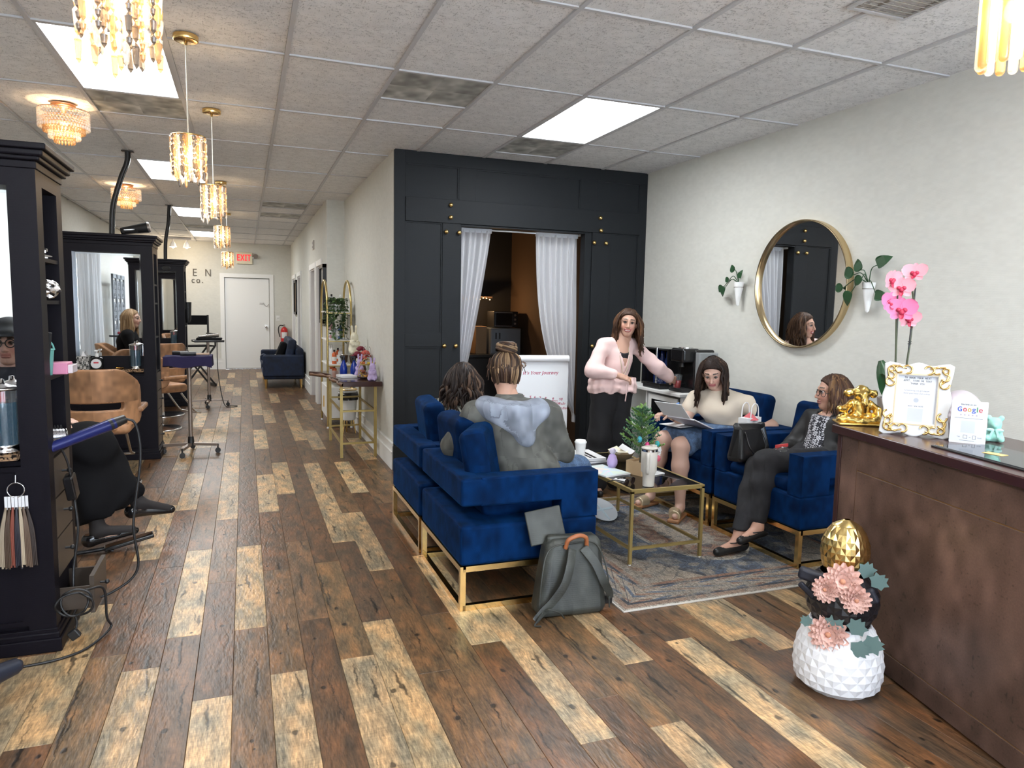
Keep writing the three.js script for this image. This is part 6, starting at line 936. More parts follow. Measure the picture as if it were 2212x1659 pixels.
  P('plate', tf([rb(-0.062, 0.062, 0, 0.168, -0.003, 0.003, 0.003, 2)], { rx: -0.08, at: [0, 0.001, 0] }), mPaper, gc); P('stand', bx(-0.06, 0.06, 0, 0.006, -0.05, 0.004), mPaper, gc);
  P('print', tf([sheet(0.122, 0.166).translate(0, 0.084, 0.0036)], { rx: -0.08, at: [0, 0.001, 0] }), std([0.66, 0.67, 0.7], 0.4, 0, { map: canvasTex(384, 520, (c, W, H) => { c.fillStyle = '#f0f3f8'; c.fillRect(0, 0, W, H); c.textAlign = 'center'; c.fillStyle = '#444'; c.font = 'bold 26px sans-serif'; c.fillText('Review us on', 180, 50); const s = 'Google', q = ['#4a62c8', '#d0545a', '#d8b04a', '#4a62c8', '#4f9a68', '#d0545a']; c.font = 'bold 82px sans-serif'; c.textAlign = 'left'; let x = 60; [...s].forEach((l, i) => { c.fillStyle = q[i]; c.fillText(l, x, 130); x += c.measureText(l).width; }); c.fillStyle = '#b9a9b6'; for (let i = 0; i < 5; i++) { c.beginPath(); for (let k = 0; k < 10; k++) { const a = k * 0.6283 - 1.57, r = k % 2 ? 6 : 14; c.lineTo(105 + i * 42 + r * Math.cos(a), 172 + r * Math.sin(a)); } c.fill(); } c.fillStyle = '#888'; c.fillRect(40, 210, 300, 5); c.fillStyle = '#dfe3ea'; c.fillRect(115, 245, 150, 150); c.strokeStyle = '#666'; c.lineWidth = 4; c.strokeRect(150, 425, 40, 40); c.strokeRect(250, 425, 30, 44); c.fillStyle = '#666'; c.font = '22px sans-serif'; c.fillText('Tap', 80, 455); c.fillText('or', 210, 455); c.fillText('Scan', 300, 455); c.fillRect(110, 490, 160, 4); }) }), gc, { keepUv: true });
  // mint bear
  const mb = T('bear_figurine', 'small mint flocked bear with a ribbon bow on the counter', 'figurine', [2.86, CY, -1.99], -0.9), mMint = std([0.30, 0.60, 0.50], 0.9);
  const bf = bonesD([[[0, 0.028, 0], [0, 0.035, 0], 0.032, 0.03], [[0, 0.072, 0.004], [0, 0.074, 0.004], 0.025, 0.025], [[-0.02, 0.094, 0], [-0.022, 0.098, 0], 0.01, 0.01, 0.006], [[0.02, 0.094, 0], [0.022, 0.098, 0], 0.01, 0.01, 0.006], [[-0.022, 0.016, 0.02], [-0.024, 0.014, 0.032], 0.014, 0.012], [[0.022, 0.016, 0.02], [0.024, 0.014, 0.032], 0.014, 0.012], [[0, 0.066, 0.022], [0, 0.066, 0.028], 0.011, 0.01]], 0.01);
  P('body', sdfMesh((x, y, z) => Math.max(bf(x, y, z), -y), [-0.05, -0.006, -0.045], [0.05, 0.12, 0.055], 0.0032), mMint, mb); P('bow', [sph(0.011, -0.015, 0.05, 0.03, 8, 1.5, 0.7, 0.5), sph(0.011, 0.015, 0.05, 0.03, 8, 1.5, 0.7, 0.5), tf([bx(-0.004, 0.004, -0.03, 0, -0.001, 0.001)], { at: [-0.006, 0.05, 0.034], rz: -0.3 }), tf([bx(-0.004, 0.004, -0.03, 0, -0.001, 0.001)], { at: [0.006, 0.05, 0.034], rz: 0.3 })], std([0.4, 0.68, 0.6], 0.4), mb);
  const tb = T('tablet', 'flat dark glass tablet lying on the counter', 'tablet', [2.56, CY, -1.72], -1.797); P('glass', rb(-0.22, 0.22, 0.001, 0.009, -0.12, 0.12, 0.003, 2), std([0.03, 0.035, 0.04], 0.06), tb); P('case', rb(-0.228, 0.228, 0, 0.006, -0.128, 0.128, 0.002, 2), mBlack, tb);
  one('yellow_note', 'yellow paper note lying on the dark tablet', 'note', tf([bx(-0.035, 0.035, 0, 0.001, -0.02, 0.02)], { at: [2.545, CY + 0.0095, -1.76], ry: -1.5 }), std([0.7, 0.5, 0.2], 0.8));
  // orchid
  const o = T('orchid', 'pink orchid with dark stakes in a pot on the counter', 'plant', [0, 0, 0]); const ob = [2.84, CY, -2.47]; o.position.set(...ob);
  const L = (x, y, z = -2.45) => [x - ob[0], y - ob[1], z - ob[2]];
  P('pot', lathe([[0, 0], [0.05, 0], [0.065, 0.12], [0.06, 0.12], [0.05, 0.1], [0, 0.1]], 24), std([0.35, 0.33, 0.33], 0.5), o);
  const mSt = std([0.02, 0.02, 0.022], 0.4), mStem = std([0.05, 0.06, 0.03], 0.6);
  P('stake', [rod(L(2.83, 1.06), L(2.81, 1.57), 0.003)], mSt, o); P('stake', [rod(L(2.885, 1.06), L(2.91, 1.62), 0.0035)], mSt, o);
  P('flower_stem', tube([L(2.83, 1.07), L(2.82, 1.3), L(2.805, 1.5), L(2.8, 1.6)], 0.0045, 30, 7), mStem, o); P('flower_stem', tube([L(2.87, 1.07), L(2.9, 1.35), L(2.905, 1.55), L(2.87, 1.64), L(2.82, 1.65), L(2.76, 1.64)], 0.0045, 40, 7), mStem, o);
  P('stem_clip', [new THREE.TorusGeometry(0.007, 0.002, 6, 12).rotateX(1.57).translate(...L(2.9, 1.36)), new THREE.TorusGeometry(0.007, 0.002, 6, 12).rotateX(1.57).translate(...L(2.9, 1.37))], mSt, o);
  const mPet = std([0.85, 0.22, 0.42], 0.55, 0, { transmission: 0.25, thickness: 0 }), mPetP = std([0.88, 0.38, 0.45], 0.55, 0, { transmission: 0.25, thickness: 0 }), mLip = std([0.42, 0.02, 0.06], 0.5);
  const petal = (wd, ln, cup) => { const g = new THREE.PlaneGeometry(1, 1, 8, 8), p = g.attributes.position; for (let i = 0; i < p.count; i++) { const u = p.getX(i) * 2, v = p.getY(i) + 0.5, q = Math.pow(Math.sin(Math.PI * Math.min(1, 0.06 + v * 0.9)), 0.6); p.setXYZ(i, u * wd * q / 2, v * ln, cup * (u * u * 0.3 + v * v) * ln + 0.0008); } g.computeVertexNormals(); return g; };
  const bloom = (pos, s, ry, rx, m) => { const pt = [[0.026, 0.036, 0], [0.026, 0.036, 2.3], [0.026, 0.036, -2.3]].map(([a, b, r]) => petal(a * s, b * s, 0.12).rotateZ(r)), big = [1.2, -1.2].map((r) => petal(0.048 * s, 0.044 * s, 0.15).rotateZ(r).translate(0, 0.003, 0.002)); const q = { at: L(...pos), ry, rx }; const fl = P('flower', tf([...pt, ...big], q), m, o, { label: 'pink orchid flower' }); P('lip', tf([sph(0.008 * s, 0, -0.006 * s, 0.008, 10, 1, 1.1, 1), sph(0.007 * s, -0.008 * s, 0, 0.006, 8), sph(0.007 * s, 0.008 * s, 0, 0.006, 8), petal(0.014 * s, 0.02 * s, 0.4).rotateZ(Math.PI).translate(0, -0.006 * s, 0.008)], q), mLip, fl); };
  const ca = -0.85; bloom([2.8, 1.615, -2.43], 1.35, ca, 0.1, mPetP); bloom([2.8, 1.515, -2.42], 1.55, ca, 0.05, mPet); bloom([2.9, 1.685, -2.45], 1.3, ca - 0.3, -0.3, mPetP); bloom([2.745, 1.65, -2.44], 1.25, ca + 0.9, 0.2, mPetP); bloom([2.86, 1.475, -2.43], 1.2, ca + 0.4, 0.3, mPetP); bloom([2.77, 1.55, -2.46], 1.3, ca + 0.7, 0, mPet); bloom([2.9, 1.53, -2.44], 1.2, ca - 1.1, 0.2, mPetP);
  P('wilted_petal', tf([petal(0.03, 0.09, 0.25).rotateZ(Math.PI)], { at: L(2.925, 1.52), ry: ca - 0.6 }), std([0.85, 0.42, 0.42], 0.6), o);
  for (const [a, ln, wd, rz] of [[-0.9, 0.2, 0.075, 0.32], [-0.7, 0.19, 0.05, -0.42], [1.6, 0.16, 0.06, 0.5], [2.6, 0.15, 0.06, -0.5]]) P('leaf', tf([petal(wd, ln, -0.25).rotateZ(rz)], { at: [0, 0.1, 0], ry: a }), mLeafDark, o);
}
// ---------- stacked pineapple planters ----------
{
  const faceted = (prof, n, m) => { // diamond facets on a surface of revolution
    const rows = m, pos = []; const pt = (i, j) => { const v = j / rows, r = prof(v)[0], y = prof(v)[1], a = (i + (j % 2) * 0.5) / n * 6.2832; return [r * Math.cos(a), y, r * Math.sin(a)]; };
    for (let j = 0; j < rows; j++) for (let i = 0; i < n; i++) { const a = pt(i, j), b = pt(i + 1, j), e = j % 2 ? 1 : 0, c = pt(i + e, j + 1), d = pt(i + e - 1, j + 1); // triangles raised at centroid
      for (const T3 of [[a, c, b], [a, d, c]]) { pos.push(...T3[0], ...T3[1], ...T3[2]); } }
    const g = new THREE.BufferGeometry(); g.setAttribute('position', new THREE.Float32BufferAttribute(pos, 3)); const q = []; g.computeVertexNormals(); return g; };
  const body = (R, H, top, bot) => (v) => { const a = v; const r = R * Math.pow(Math.max(0, 1 - Math.pow(Math.abs(2 * (a * (top + bot) + (0.5 - bot)) - 1), 2.3)), 0.5); return [Math.max(r, 0.002), H * a]; };
  const raise = (g, k) => { const p = g.attributes.position; for (let i = 0; i < p.count; i += 1) { } return g; };
  const mW = std([0.80, 0.80, 0.82], 0.45), mB = std([0.012, 0.012, 0.015], 0.28), mG = std([0.85, 0.62, 0.25], 0.22, 1);
  const mk = (name, label, cat, x, y, z, fn, n, rows, m) => { const t = T(name, label, cat, [x, y, z]); // pyramidal diamonds: push alternate ring vertices outward
    const g = faceted((v) => { const q = fn(v), k = 1 + 0.0 * v; return [q[0] * k, q[1]]; }, n, rows); P('shell', g, m, t); return t; };
  const X = 2.215, Z = -2.09;
  const diamond = (fn, n, rows, amp) => { const pos = []; const pt = (a, v, k) => { const q = fn(Math.max(0, Math.min(1, v))); return [q[0] * k * Math.cos(a), q[1], q[0] * k * Math.sin(a)]; }; const da = 6.2832 / n, dv = 1 / rows; for (let j = -1; j < rows; j++) for (let i = 0; i < n; i++) { const a = (i + (j & 1) * 0.5) * da, v = (j + 1) * dv; const T0 = pt(a, v + dv, 1), Bm = pt(a, v - dv, 1), Lf = pt(a - da / 2, v, 1), Rt = pt(a + da / 2, v, 1), C = pt(a, v, 1 + amp); for (const q of [[T0, C, Lf], [T0, Rt, C], [Bm, Lf, C], [Bm, C, Rt]]) pos.push(...q[0], ...q[1], ...q[2]); } const g = new THREE.BufferGeometry(); g.setAttribute('position', new THREE.Float32BufferAttribute(pos, 3)); g.computeVertexNormals(); return g; };
  const obj = (name, label, x, y, z, fn, n, rows, m) => { const t = T(name, label, 'planter', [x, y, z]); P('shell', diamond(fn, n, rows, 0.03), m, t); P('core', lathe(Array.from({ length: 14 }, (_, i) => { const q = fn(i / 13); return [q[0] * 0.97, q[1]]; }), 28), m, t); return t; };
  const fw = (v) => [0.166 * Math.sqrt(Math.max(0.001, 1 - Math.pow((v - 0.36) / 0.86, 2))) * (v < 0.12 ? 0.80 + 0.2 * v / 0.12 : 1), 0.27 * v];
  const w = obj('faceted_planter', 'white diamond-faceted planter at the bottom of the stack', X, 0, Z, fw, 18, 9, mW);
  const fb = (v) => [0.135 * Math.sqrt(Math.max(0.001, 1 - Math.pow((v - 0.5) / 0.66, 2))), 0.205 * v];
  const b = obj('faceted_planter', 'black diamond-faceted planter with flowers in the middle of the stack', X, 0.265, Z, fb, 16, 8, mB);
  const fg = (v) => [0.09 * Math.sqrt(Math.max(0, 1 - Math.pow((v - 0.4) / 0.605, 2))), 0.215 * v];
  const g = obj('faceted_egg', 'gold diamond-faceted egg on top of the stacked planters', X + 0.005, 0.467, Z - 0.005, fg, 16, 9, mG); g.userData.category = 'ornament';
  const mPk = std([0.74, 0.47, 0.40], 0.75), mGn = std([0.11, 0.18, 0.17], 0.7);
  const dahlia = (par, x, y, z, R, ry, rx) => { const pet = []; for (let k = 0; k < 4; k++) for (let i = 0; i < 14 - k * 2; i++) { const a = (i + k * 0.5) * 6.2832 / (14 - k * 2), gg = new THREE.PlaneGeometry(1, 1, 4, 5), p = gg.attributes.position, ln = R * (1 - 0.2 * k), wd = R * 0.5; for (let q = 0; q < p.count; q++) { const u = p.getX(q) * 2, v = p.getY(q) + 0.5, s = Math.pow(Math.sin(Math.PI * Math.min(1, 0.1 + v * 0.85)), 0.7); p.setXYZ(q, u * wd * s / 2, v * ln, u * u * wd * 0.25 + (0.15 + 0.28 * k) * v * ln * (1 - 0.3 * v)); } gg.computeVertexNormals(); pet.push(gg.rotateZ(a)); } pet.push(sph(R * 0.16, 0, 0, R * 0.2, 8)); const fl = P('flower', tf(pet, { at: [x, y, z], ry, rx }), mPk, par, { label: 'pale pink dahlia' }); P('flower_centre', tf([sph(R * 0.14, 0, 0, R * 0.28, 8)], { at: [x, y, z], ry, rx }), std([0.55, 0.25, 0.15], 0.8), fl); };
  const leaf = (par, x, y, z, s, rz, ry) => P('leaf', tf([extr([[0, 0], [0.25, 0.2], [0.45, 0.25], [0.38, 0.5], [0.5, 0.72], [0.25, 0.75], [0.12, 1], [0, 0.85], [-0.12, 1], [-0.25, 0.75], [-0.5, 0.72], [-0.38, 0.5], [-0.45, 0.25], [-0.25, 0.2]], 0.015).scale(s, s, s).rotateZ(rz)], { at: [x, y, z], ry }), mGn, par);
  const ry = -0.82, dx = -0.73, dz = 0.68; // direction from planter towards the viewpoint side
  dahlia(b, dx * 0.105, 0.2, dz * 0.105, 0.072, ry, -0.3); dahlia(b, dx * 0.115 - 0.045, 0.165, dz * 0.115 - 0.035, 0.052, ry - 0.3, -0.1); dahlia(b, dx * 0.135 + 0.035, 0.15, dz * 0.135 + 0.035, 0.056, ry + 0.2, 0.05);
  leaf(b, dx * 0.08 + 0.07, 0.19, dz * 0.08 + 0.07, 0.07, -0.8, ry); leaf(b, dx * 0.06 + 0.05, 0.21, dz * 0.06 + 0.05, 0.07, -0.3, ry + 0.3);
  P('ribbon', tf([rb(-0.05, 0.05, -0.025, 0.025, -0.02, 0.02, 0.015), tf([rb(-0.04, 0.04, -0.012, 0.012, -0.01, 0.01, 0.008)], { at: [0.0, -0.06, 0.01], rz: -0.5 })].flat(), { at: [dx * 0.05 - 0.09, 0.19, dz * 0.05 - 0.07], ry, rz: -0.2 }), std([0.008, 0.009, 0.018], 0.6), b, { label: 'black ribbon bow' });
  P('ribbon', tf([rb(-0.035, 0.035, -0.03, 0.03, -0.015, 0.015, 0.012)], { at: [dx * 0.1 + 0.065, 0.15, dz * 0.1 + 0.06], ry, rz: 0.5 }), std([0.008, 0.009, 0.018], 0.6), b, { label: 'black ribbon bow' });
  dahlia(w, dx * 0.12 - 0.02, 0.25, dz * 0.12 - 0.03, 0.075, ry - 0.1, -0.2); for (const [a, c, s, r] of [[0.05, 0.06, 0.08, -1.5], [0.03, 0.03, 0.075, -0.5], [-0.01, -0.01, 0.07, 0.1], [0.02, 0.04, 0.075, -2.2], [-0.06, -0.08, 0.05, 0.9]]) leaf(w, dx * 0.125 + a, 0.255 + (r > -1 ? 0.015 : -0.01), dz * 0.125 + c, s, r, ry);
}
// ---------- people ----------
const mSkin = new THREE.MeshPhysicalMaterial({ color: 0xffffff, vertexColors: true, roughness: 0.55, side: THREE.DoubleSide });
const mHair = new THREE.MeshPhysicalMaterial({ color: 0xffffff, vertexColors: true, roughness: 0.5, specularIntensity: 0.45, side: THREE.DoubleSide });
const vsub = (a, b) => [a[0] - b[0], a[1] - b[1], a[2] - b[2]], vadd = (a, b, k = 1) => [a[0] + b[0] * k, a[1] + b[1] * k, a[2] + b[2] * k], vlen = (a) => Math.hypot(...a), vnorm = (a) => { const l = vlen(a) || 1; return a.map((q) => q / l); }, vcross = (a, b) => [a[1] * b[2] - a[2] * b[1], a[2] * b[0] - a[0] * b[2], a[0] * b[1] - a[1] * b[0]], vmix = (a, b, t) => a.map((q, i) => q + (b[i] - q) * t);
const paint = (g, fn) => { const p = g.attributes.position, a = new Float32Array(p.count * 3); for (let i = 0; i < p.count; i++) a.set(fn(p.getX(i), p.getY(i), p.getZ(i)), i * 3); g.setAttribute('color', new THREE.BufferAttribute(a, 3)); return g; };
function headGeo(skin, o = {}) { // local: y up, z forward, origin at eye level centre
  const f = (x0, y, z) => {
    const x = Math.abs(x0); let d = ellD(x, y, z, [0, 0.035, -0.012], [0.072, 0.086, 0.092]);
    d = smin(d, ellD(x, y, z, [0, -0.03, 0.02], [0.055, 0.083, 0.064]), 0.03);
    d = smin(d, capD(x, y, z, [0.042, -0.05, 0.0], [0.012, -0.09, 0.05], 0.018, 0.018), 0.025);
    d = smin(d, capD(x, y, z, [0.034, -0.022, 0.055], [0.036, -0.03, 0.05], 0.021, 0.02), 0.02);
    d = smin(d, capD(x, y, z, [0.01, 0.031, 0.079], [0.042, 0.031, 0.062], 0.011, 0.01), 0.015);
    d = Math.max(d, -(Math.hypot(x - 0.031, y - 0.010, z - 0.094) - 0.0165)) ;
    d = smin(d, capD(x, y, z, [0, 0.016, 0.084], [0, -0.026, 0.1], 0.007, 0.0105), 0.012);
    d = smin(d, Math.hypot(x - 0.009, y + 0.03, z - 0.09) - 0.0075, 0.008);
    d = smin(d, ellD(x, y - (o.smile ? 9 * x * x : 0), z, [0, -0.0525, 0.081], [o.smile ? 0.029 : 0.024, 0.006, 0.009]), 0.006); d = smin(d, ellD(x, y - (o.smile ? 9 * x * x : 0), z, [0, -0.0645, 0.079], [o.smile ? 0.025 : 0.021, 0.0065, 0.009]), 0.006);
    d = smin(d, ellD(x, y, z, [0.074, -0.006, -0.006], [0.01, 0.03, 0.018]), 0.008);
    d = smin(d, capD(x, y, z, [0, -0.06, -0.02], [0, -0.14, -0.025], 0.05, 0.047), 0.03);
    return d;
  };
  const g = sdfMesh(f, [-0.1, -0.15, -0.12], [0.1, 0.135, 0.125], 0.0036, 2.2), lip = o.lip || [0.40, 0.17, 0.14], brow = o.brow || [0.05, 0.03, 0.02];
  paint(g, (x, y, z) => { const a = Math.abs(x); const ys = y - (o.smile ? 9 * a * a : 0); if (z > 0.066 && a < (o.smile ? 0.03 : 0.025) && ys < -0.046 && ys > -0.0725) return (o.smile && a < 0.02 && ys > -0.0615 && ys < -0.0550) ? [0.75, 0.73, 0.69] : lip; if (z > 0.04 && y > 0.034 && y < 0.041 + 0.002 * Math.sin(a * 60) && a > 0.012 && a < 0.05) return brow; const bl = Math.exp(-((a - 0.04) ** 2 + (y + 0.03) ** 2) / 0.0006) * (z > 0.02 ? 1 : 0); return [skin[0] * (1 + 0.05 * bl), skin[1] * (1 - 0.14 * bl), skin[2] * (1 - 0.12 * bl)]; });
  const out = [g];
  for (const s of [-1, 1]) { out.push(paint(sph(0.0122, s * 0.031, 0.010, 0.0735, 18), (x, y, z) => { const r = Math.hypot(x - s * 0.031, y - 0.010 - (o.look || 0)); return z > 0.08 && r < 0.0034 ? [0.006, 0.005, 0.005] : z > 0.08 && r < 0.0068 ? [0.03, 0.017, 0.01] : [0.42, 0.38, 0.36]; }));
    out.push(col(tube([[s * 0.018, 0.0095, 0.083], [s * 0.025, 0.0185, 0.086], [s * 0.035, 0.0185, 0.085], [s * 0.046, 0.0105, 0.077]], 0.0028, 14, 5), [0.012, 0.008, 0.007]), col(tube([[s * 0.018, 0.0095, 0.083], [s * 0.026, 0.0025, 0.0845], [s * 0.036, 0.003, 0.083], [s * 0.046, 0.0105, 0.077]], 0.0013, 14, 5), skin.map((q) => q * 0.6))); if (o.lids) out.push(col(sph(0.0132, s * 0.031, 0.0105, 0.0735, 14, 1, 1, 1).applyMatrix4(new THREE.Matrix4()), skin)); }
  return mg(out);
}
function handBones(w, d, n, side, curl = [0.5, 0.6, 0.5], thumb = 0.6, s = 1) { // w wrist, d pointing direction, n palm normal
  d = vnorm(d); const l = vnorm(vcross(n, d)).map((q) => q * side); n = vnorm(vcross(d, vcross(n, d)));
  const B = [], at = (a, b, c) => vadd(vadd(vadd(w, d, a * s), l, b * s), n, c * s), k = 0.012;
  B.push([at(0, 0, 0), at(0.035, 0, 0), 0.024 * s, 0.024 * s, 0.03]); for (const q of [-0.026, -0.009, 0.009, 0.026]) B.push([at(0.02, q * 0.7, 0), at(0.075, q, 0.002), 0.013 * s, 0.011 * s, 0.012]);
  [[0.026, 0.07], [0.009, 0.078], [-0.009, 0.073], [-0.026, 0.058]].forEach(([q, len], i) => { let p = at(0.076, q, 0.002), a = 0; [0.45, 0.3, 0.25].forEach((fr, j) => { a += (Array.isArray(curl[0]) ? curl[i][j] : curl[j]); const v = vadd(d.map((z) => z * Math.cos(a)), n, Math.sin(a)), e = vadd(p, v, len * fr * s); B.push([p, e, (0.0092 - 0.0008 * j) * s, (0.0086 - 0.0008 * j) * s, 0.004]); p = e; }); });
  const t0 = at(0.02, 0.022, 0.006), t1 = at(0.05, 0.045, 0.006 + 0.02 * thumb), t2 = at(0.075, 0.05 - 0.012 * thumb, 0.012 + 0.035 * thumb); B.push([t0, t1, 0.013 * s, 0.0105 * s, 0.01], [t1, t2, 0.0102 * s, 0.0085 * s, 0.004]);
  return B;
}
function person(o) {
  const t = T('person', o.label, 'person', [o.base[0], 0, o.base[1]]), off = [-o.base[0], 0, -o.base[1]], J = o.j, S = o.skin || [0.52, 0.30, 0.215];
  const fin = (g) => { g.translate(...off); return g; };
  const bw = o.build || 1;
  const B = [[J.hipL, J.hipR, 0.105 * bw, 0.105 * bw, 0.05], [J.pel, J.chest, 0.115 * bw, 0.118 * bw, 0.06], [vmix(J.shL, J.shR, 0.25), vmix(J.shL, J.shR, 0.75), 0.07 * bw, 0.07 * bw, 0.06], [J.chest, J.neck, 0.1, 0.05, 0.05], [J.neck, vmix(J.neck, J.head, 0.6), 0.05, 0.046, 0.03],
    [vmix(J.shL, J.shR, 0.06), J.elL, 0.048 * bw, 0.039 * bw], [J.elL, J.wrL, 0.038 * bw, 0.025], [vmix(J.shL, J.shR, 0.94), J.elR, 0.048 * bw, 0.039 * bw], [J.elR, J.wrR, 0.038 * bw, 0.025],
    [J.hipL, J.knL, 0.085 * bw, 0.058 * bw], [J.knL, vmix(J.knL, J.anL, 0.35), 0.054 * bw, 0.055 * bw], [vmix(J.knL, J.anL, 0.35), J.anL, 0.055 * bw, 0.034], [J.hipR, J.knR, 0.085 * bw, 0.058 * bw], [J.knR, vmix(J.knR, J.anR, 0.35), 0.054 * bw, 0.055 * bw], [vmix(J.knR, J.anR, 0.35), J.anR, 0.055 * bw, 0.034],
    ...(J.toL ? [[vadd(J.anL, [0, -0.03, 0]), J.toL, 0.034, 0.022], [vadd(J.anR, [0, -0.03, 0]), J.toR, 0.034, 0.022]] : [])];
  const [lo, hi] = boundsOf(B, 0.03), parts = [paint(sdfMesh(bonesD(B, 0.03), lo, hi, 0.013), () => S)];
  const hq = new THREE.Matrix4().compose(V(...J.head), new THREE.Quaternion().setFromEuler(new THREE.Euler(o.pitch || 0, o.yaw || 0, o.roll || 0, 'YXZ')), V(1, 1, 1).multiplyScalar(o.headScale || 0.97));
  parts.push(headGeo(S, o.face || {}).applyMatrix4(hq));
  for (const h of o.hands || []) { const hb = handBones(...h), [a, b] = boundsOf(hb, 0.012); parts.push(paint(sdfMesh(bonesD(hb, 0.008), a, b, 0.0036), (x, y, z) => S)); }
  P('body', fin(mg(parts)), mSkin, t);
  // clothes
  for (const c of o.clothes || []) {
    const f0 = bonesD(c.bones, c.k || 0.035), fold = c.fold ?? 0.004, fr = c.freq || 30;
    const f = (x, y, z) => { let d = f0(x, y, z); if (Math.abs(d) < 0.05) d += fold * (Math.sin(x * fr + 4 * Math.sin(y * 9 + z * 5)) * Math.sin(z * fr * 0.9 + y * 11 + 2 * Math.sin(x * 8)) + 0.5 * Math.sin(y * fr * 1.3 + x * 14 + 3 * Math.sin(z * 12))); return c.clip ? Math.max(d, c.clip(x, y, z)) : d; };
    const [a, b] = boundsOf(c.bones, 0.03); P(c.name, c.geo ? fin(c.geo) : fin(sdfMesh(f, a, b, c.h || 0.0125)), c.mat, t, { label: c.label });
  }
  // hair
  if (o.hair) {
    const H = o.hair, r = rngOf(H.seed || 1), gs = [], tone = (k = 1) => { const q = H.tones[(r() * H.tones.length) | 0], v = k * (0.8 + 0.4 * r()); return q.map((z) => z * v); };
    const cap = sdfMesh((x, y, z) => { const d = ellD(x, y, z, [0, 0.04, -0.016], [0.084, 0.094, 0.104]) + 0.0022 * Math.sin(Math.atan2(x, z) * 42 + y * 30); const line = H.back ? 9 : (z - (0.028 + (y - 0.01) * 0.62 - 2.2 * x * x)); return Math.max(d, line, -0.055 - y); }, [-0.1, -0.07, -0.135], [0.1, 0.15, 0.11], 0.005);
    gs.push(paint(cap, () => tone(0.9)).applyMatrix4(hq)); { const ca = gs[0].attributes.color; for (let i = 0; i < ca.count; i++) { const b = H.tones[0]; const k = 0.85 + 0.25 * Math.sin(i * 0.7); ca.setXYZ(i, b[0] * k, b[1] * k, b[2] * k); } }
    const inv = hq.clone().invert(), dn = V(0, -1, 0).transformDirection(inv);
    for (let i = 0; i < (H.n || 0); i++) {
      let a = (r() * 2 - 1) * (H.spread || 2.25); const el = 0.15 + 1.15 * r(), rx = 0.08 * Math.sin(a) * Math.cos(el), rz = -0.1 * Math.cos(a) * Math.cos(el) - 0.012, ry = 0.04 + 0.09 * Math.sin(el); // a=0 is the back of the head
      const p0 = V(rx, ry, rz), side = V(Math.sin(a) * 0.098, 0.0, -Math.cos(a) * 0.105 - 0.012), L = H.len * (0.62 + 0.55 * r());
      const p1 = V(side.x * (0.94 + 0.1 * r()), ry * 0.45, side.z * (0.95 + 0.1 * r())), w = H.wave || 0.01, fl = H.flare || 1;
      const at = (k) => p1.clone().addScaledVector(dn, L * k).add(V(side.x * (fl - 1) * k + w * Math.sin(k * 7 + i), 0, side.z * (fl - 1) * k + w * Math.cos(k * 6 + i * 2)));
      gs.push(col(tube([p0, p1, at(0.35), at(0.7), at(1)], (u) => (H.r || 0.011) * (u < 0.7 ? 1 : 1 - (u - 0.7) * 2.6), 14, 5), tone()).applyMatrix4(hq));
    }
    for (const ex of H.extra || []) gs.push(col(tube(ex[0], ex[1], ex[0].length * 5, 6), tone(ex[2] || 1)).applyMatrix4(hq));
    if (H.bun) { const c = H.bun; for (let i = 0; i < 26; i++) { const a = r() * 6.28, b = (r() - 0.5) * 1.6, R = c[3]; const pts = []; for (let k = 0; k <= 6; k++) { const q = a + k * 0.75, w = R * (0.75 + 0.25 * Math.cos(b + k * 0.5)); pts.push([c[0] + w * Math.cos(q), c[1] + R * 0.55 * Math.sin(b + k * 0.35), c[2] + w * Math.sin(q)]); } gs.push(col(tube(pts, 0.0095, 24, 6), tone()).applyMatrix4(hq)); } }
    P('hair', fin(mg(gs)), mHair, t, { label: H.label });
  }
  for (const e of o.extras || []) P(e[0], [e[1]].flat().map((g) => fin(g)), e[2], t, e[3] ? { label: e[3] } : {});
  return t;
}
const shoe = (an, to, r = 0.042, sole = 0.0) => { const d = vnorm(vsub(to, an)), heel = vadd(an, [-d[0] * 0.045, -0.04, -d[2] * 0.045]); return { bones: [[heel, vadd(to, d, 0.015), r * 0.95, r * 0.62], [vadd(an, [0, -0.01, 0]), heel, r * 0.9, r * 0.95]], k: 0.02 }; };
const mPink = std([0.74, 0.53, 0.50], 0.8, 0, { sheen: 0.4, sheenColor: new THREE.Color().setRGB(0.6, 0.5, 0.5) }), mTrouser = std([0.009, 0.009, 0.011], 0.85), mCreamTop = std([0.60, 0.52, 0.42], 0.85);
const denimMap = tex(256, 256, (x, y) => { const k = 0.8 + 0.4 * (n128(x / 2, y / 2) - 0.5) + 0.3 * (n16(x / 20, y / 20) - 0.5); return [0.36 * k, 0.47 * k, 0.62 * k]; }, { size: [0.3, 0.3] }); const mDenim = std([1, 1, 1], 0.85, 0, { map: denimMap });
const mBlkJean = std([0.018, 0.018, 0.022], 0.85, 0, { map: velvetMap }), mJacket = std([0.008, 0.008, 0.009], 0.55), mOlive = std([0.135, 0.135, 0.12], 0.85, 0, { map: velvetMap }), mHood = std([0.36, 0.40, 0.48], 0.95, 0, { map: velvetMap, bumpMap: velvetBump, bumpScale: 0.001 });
const bonesTop = (J, r, sleeve) => [[J.hipL, J.hipR, r.hip, r.hip, 0.05], [J.pel, J.chest, r.waist, r.chest, 0.06], [vmix(J.shL, J.shR, 0.22), vmix(J.shL, J.shR, 0.78), r.sh, r.sh, 0.06], [J.chest, vmix(J.chest, J.neck, 0.85), r.chest * 0.9, 0.062, 0.05], ...sleeve];
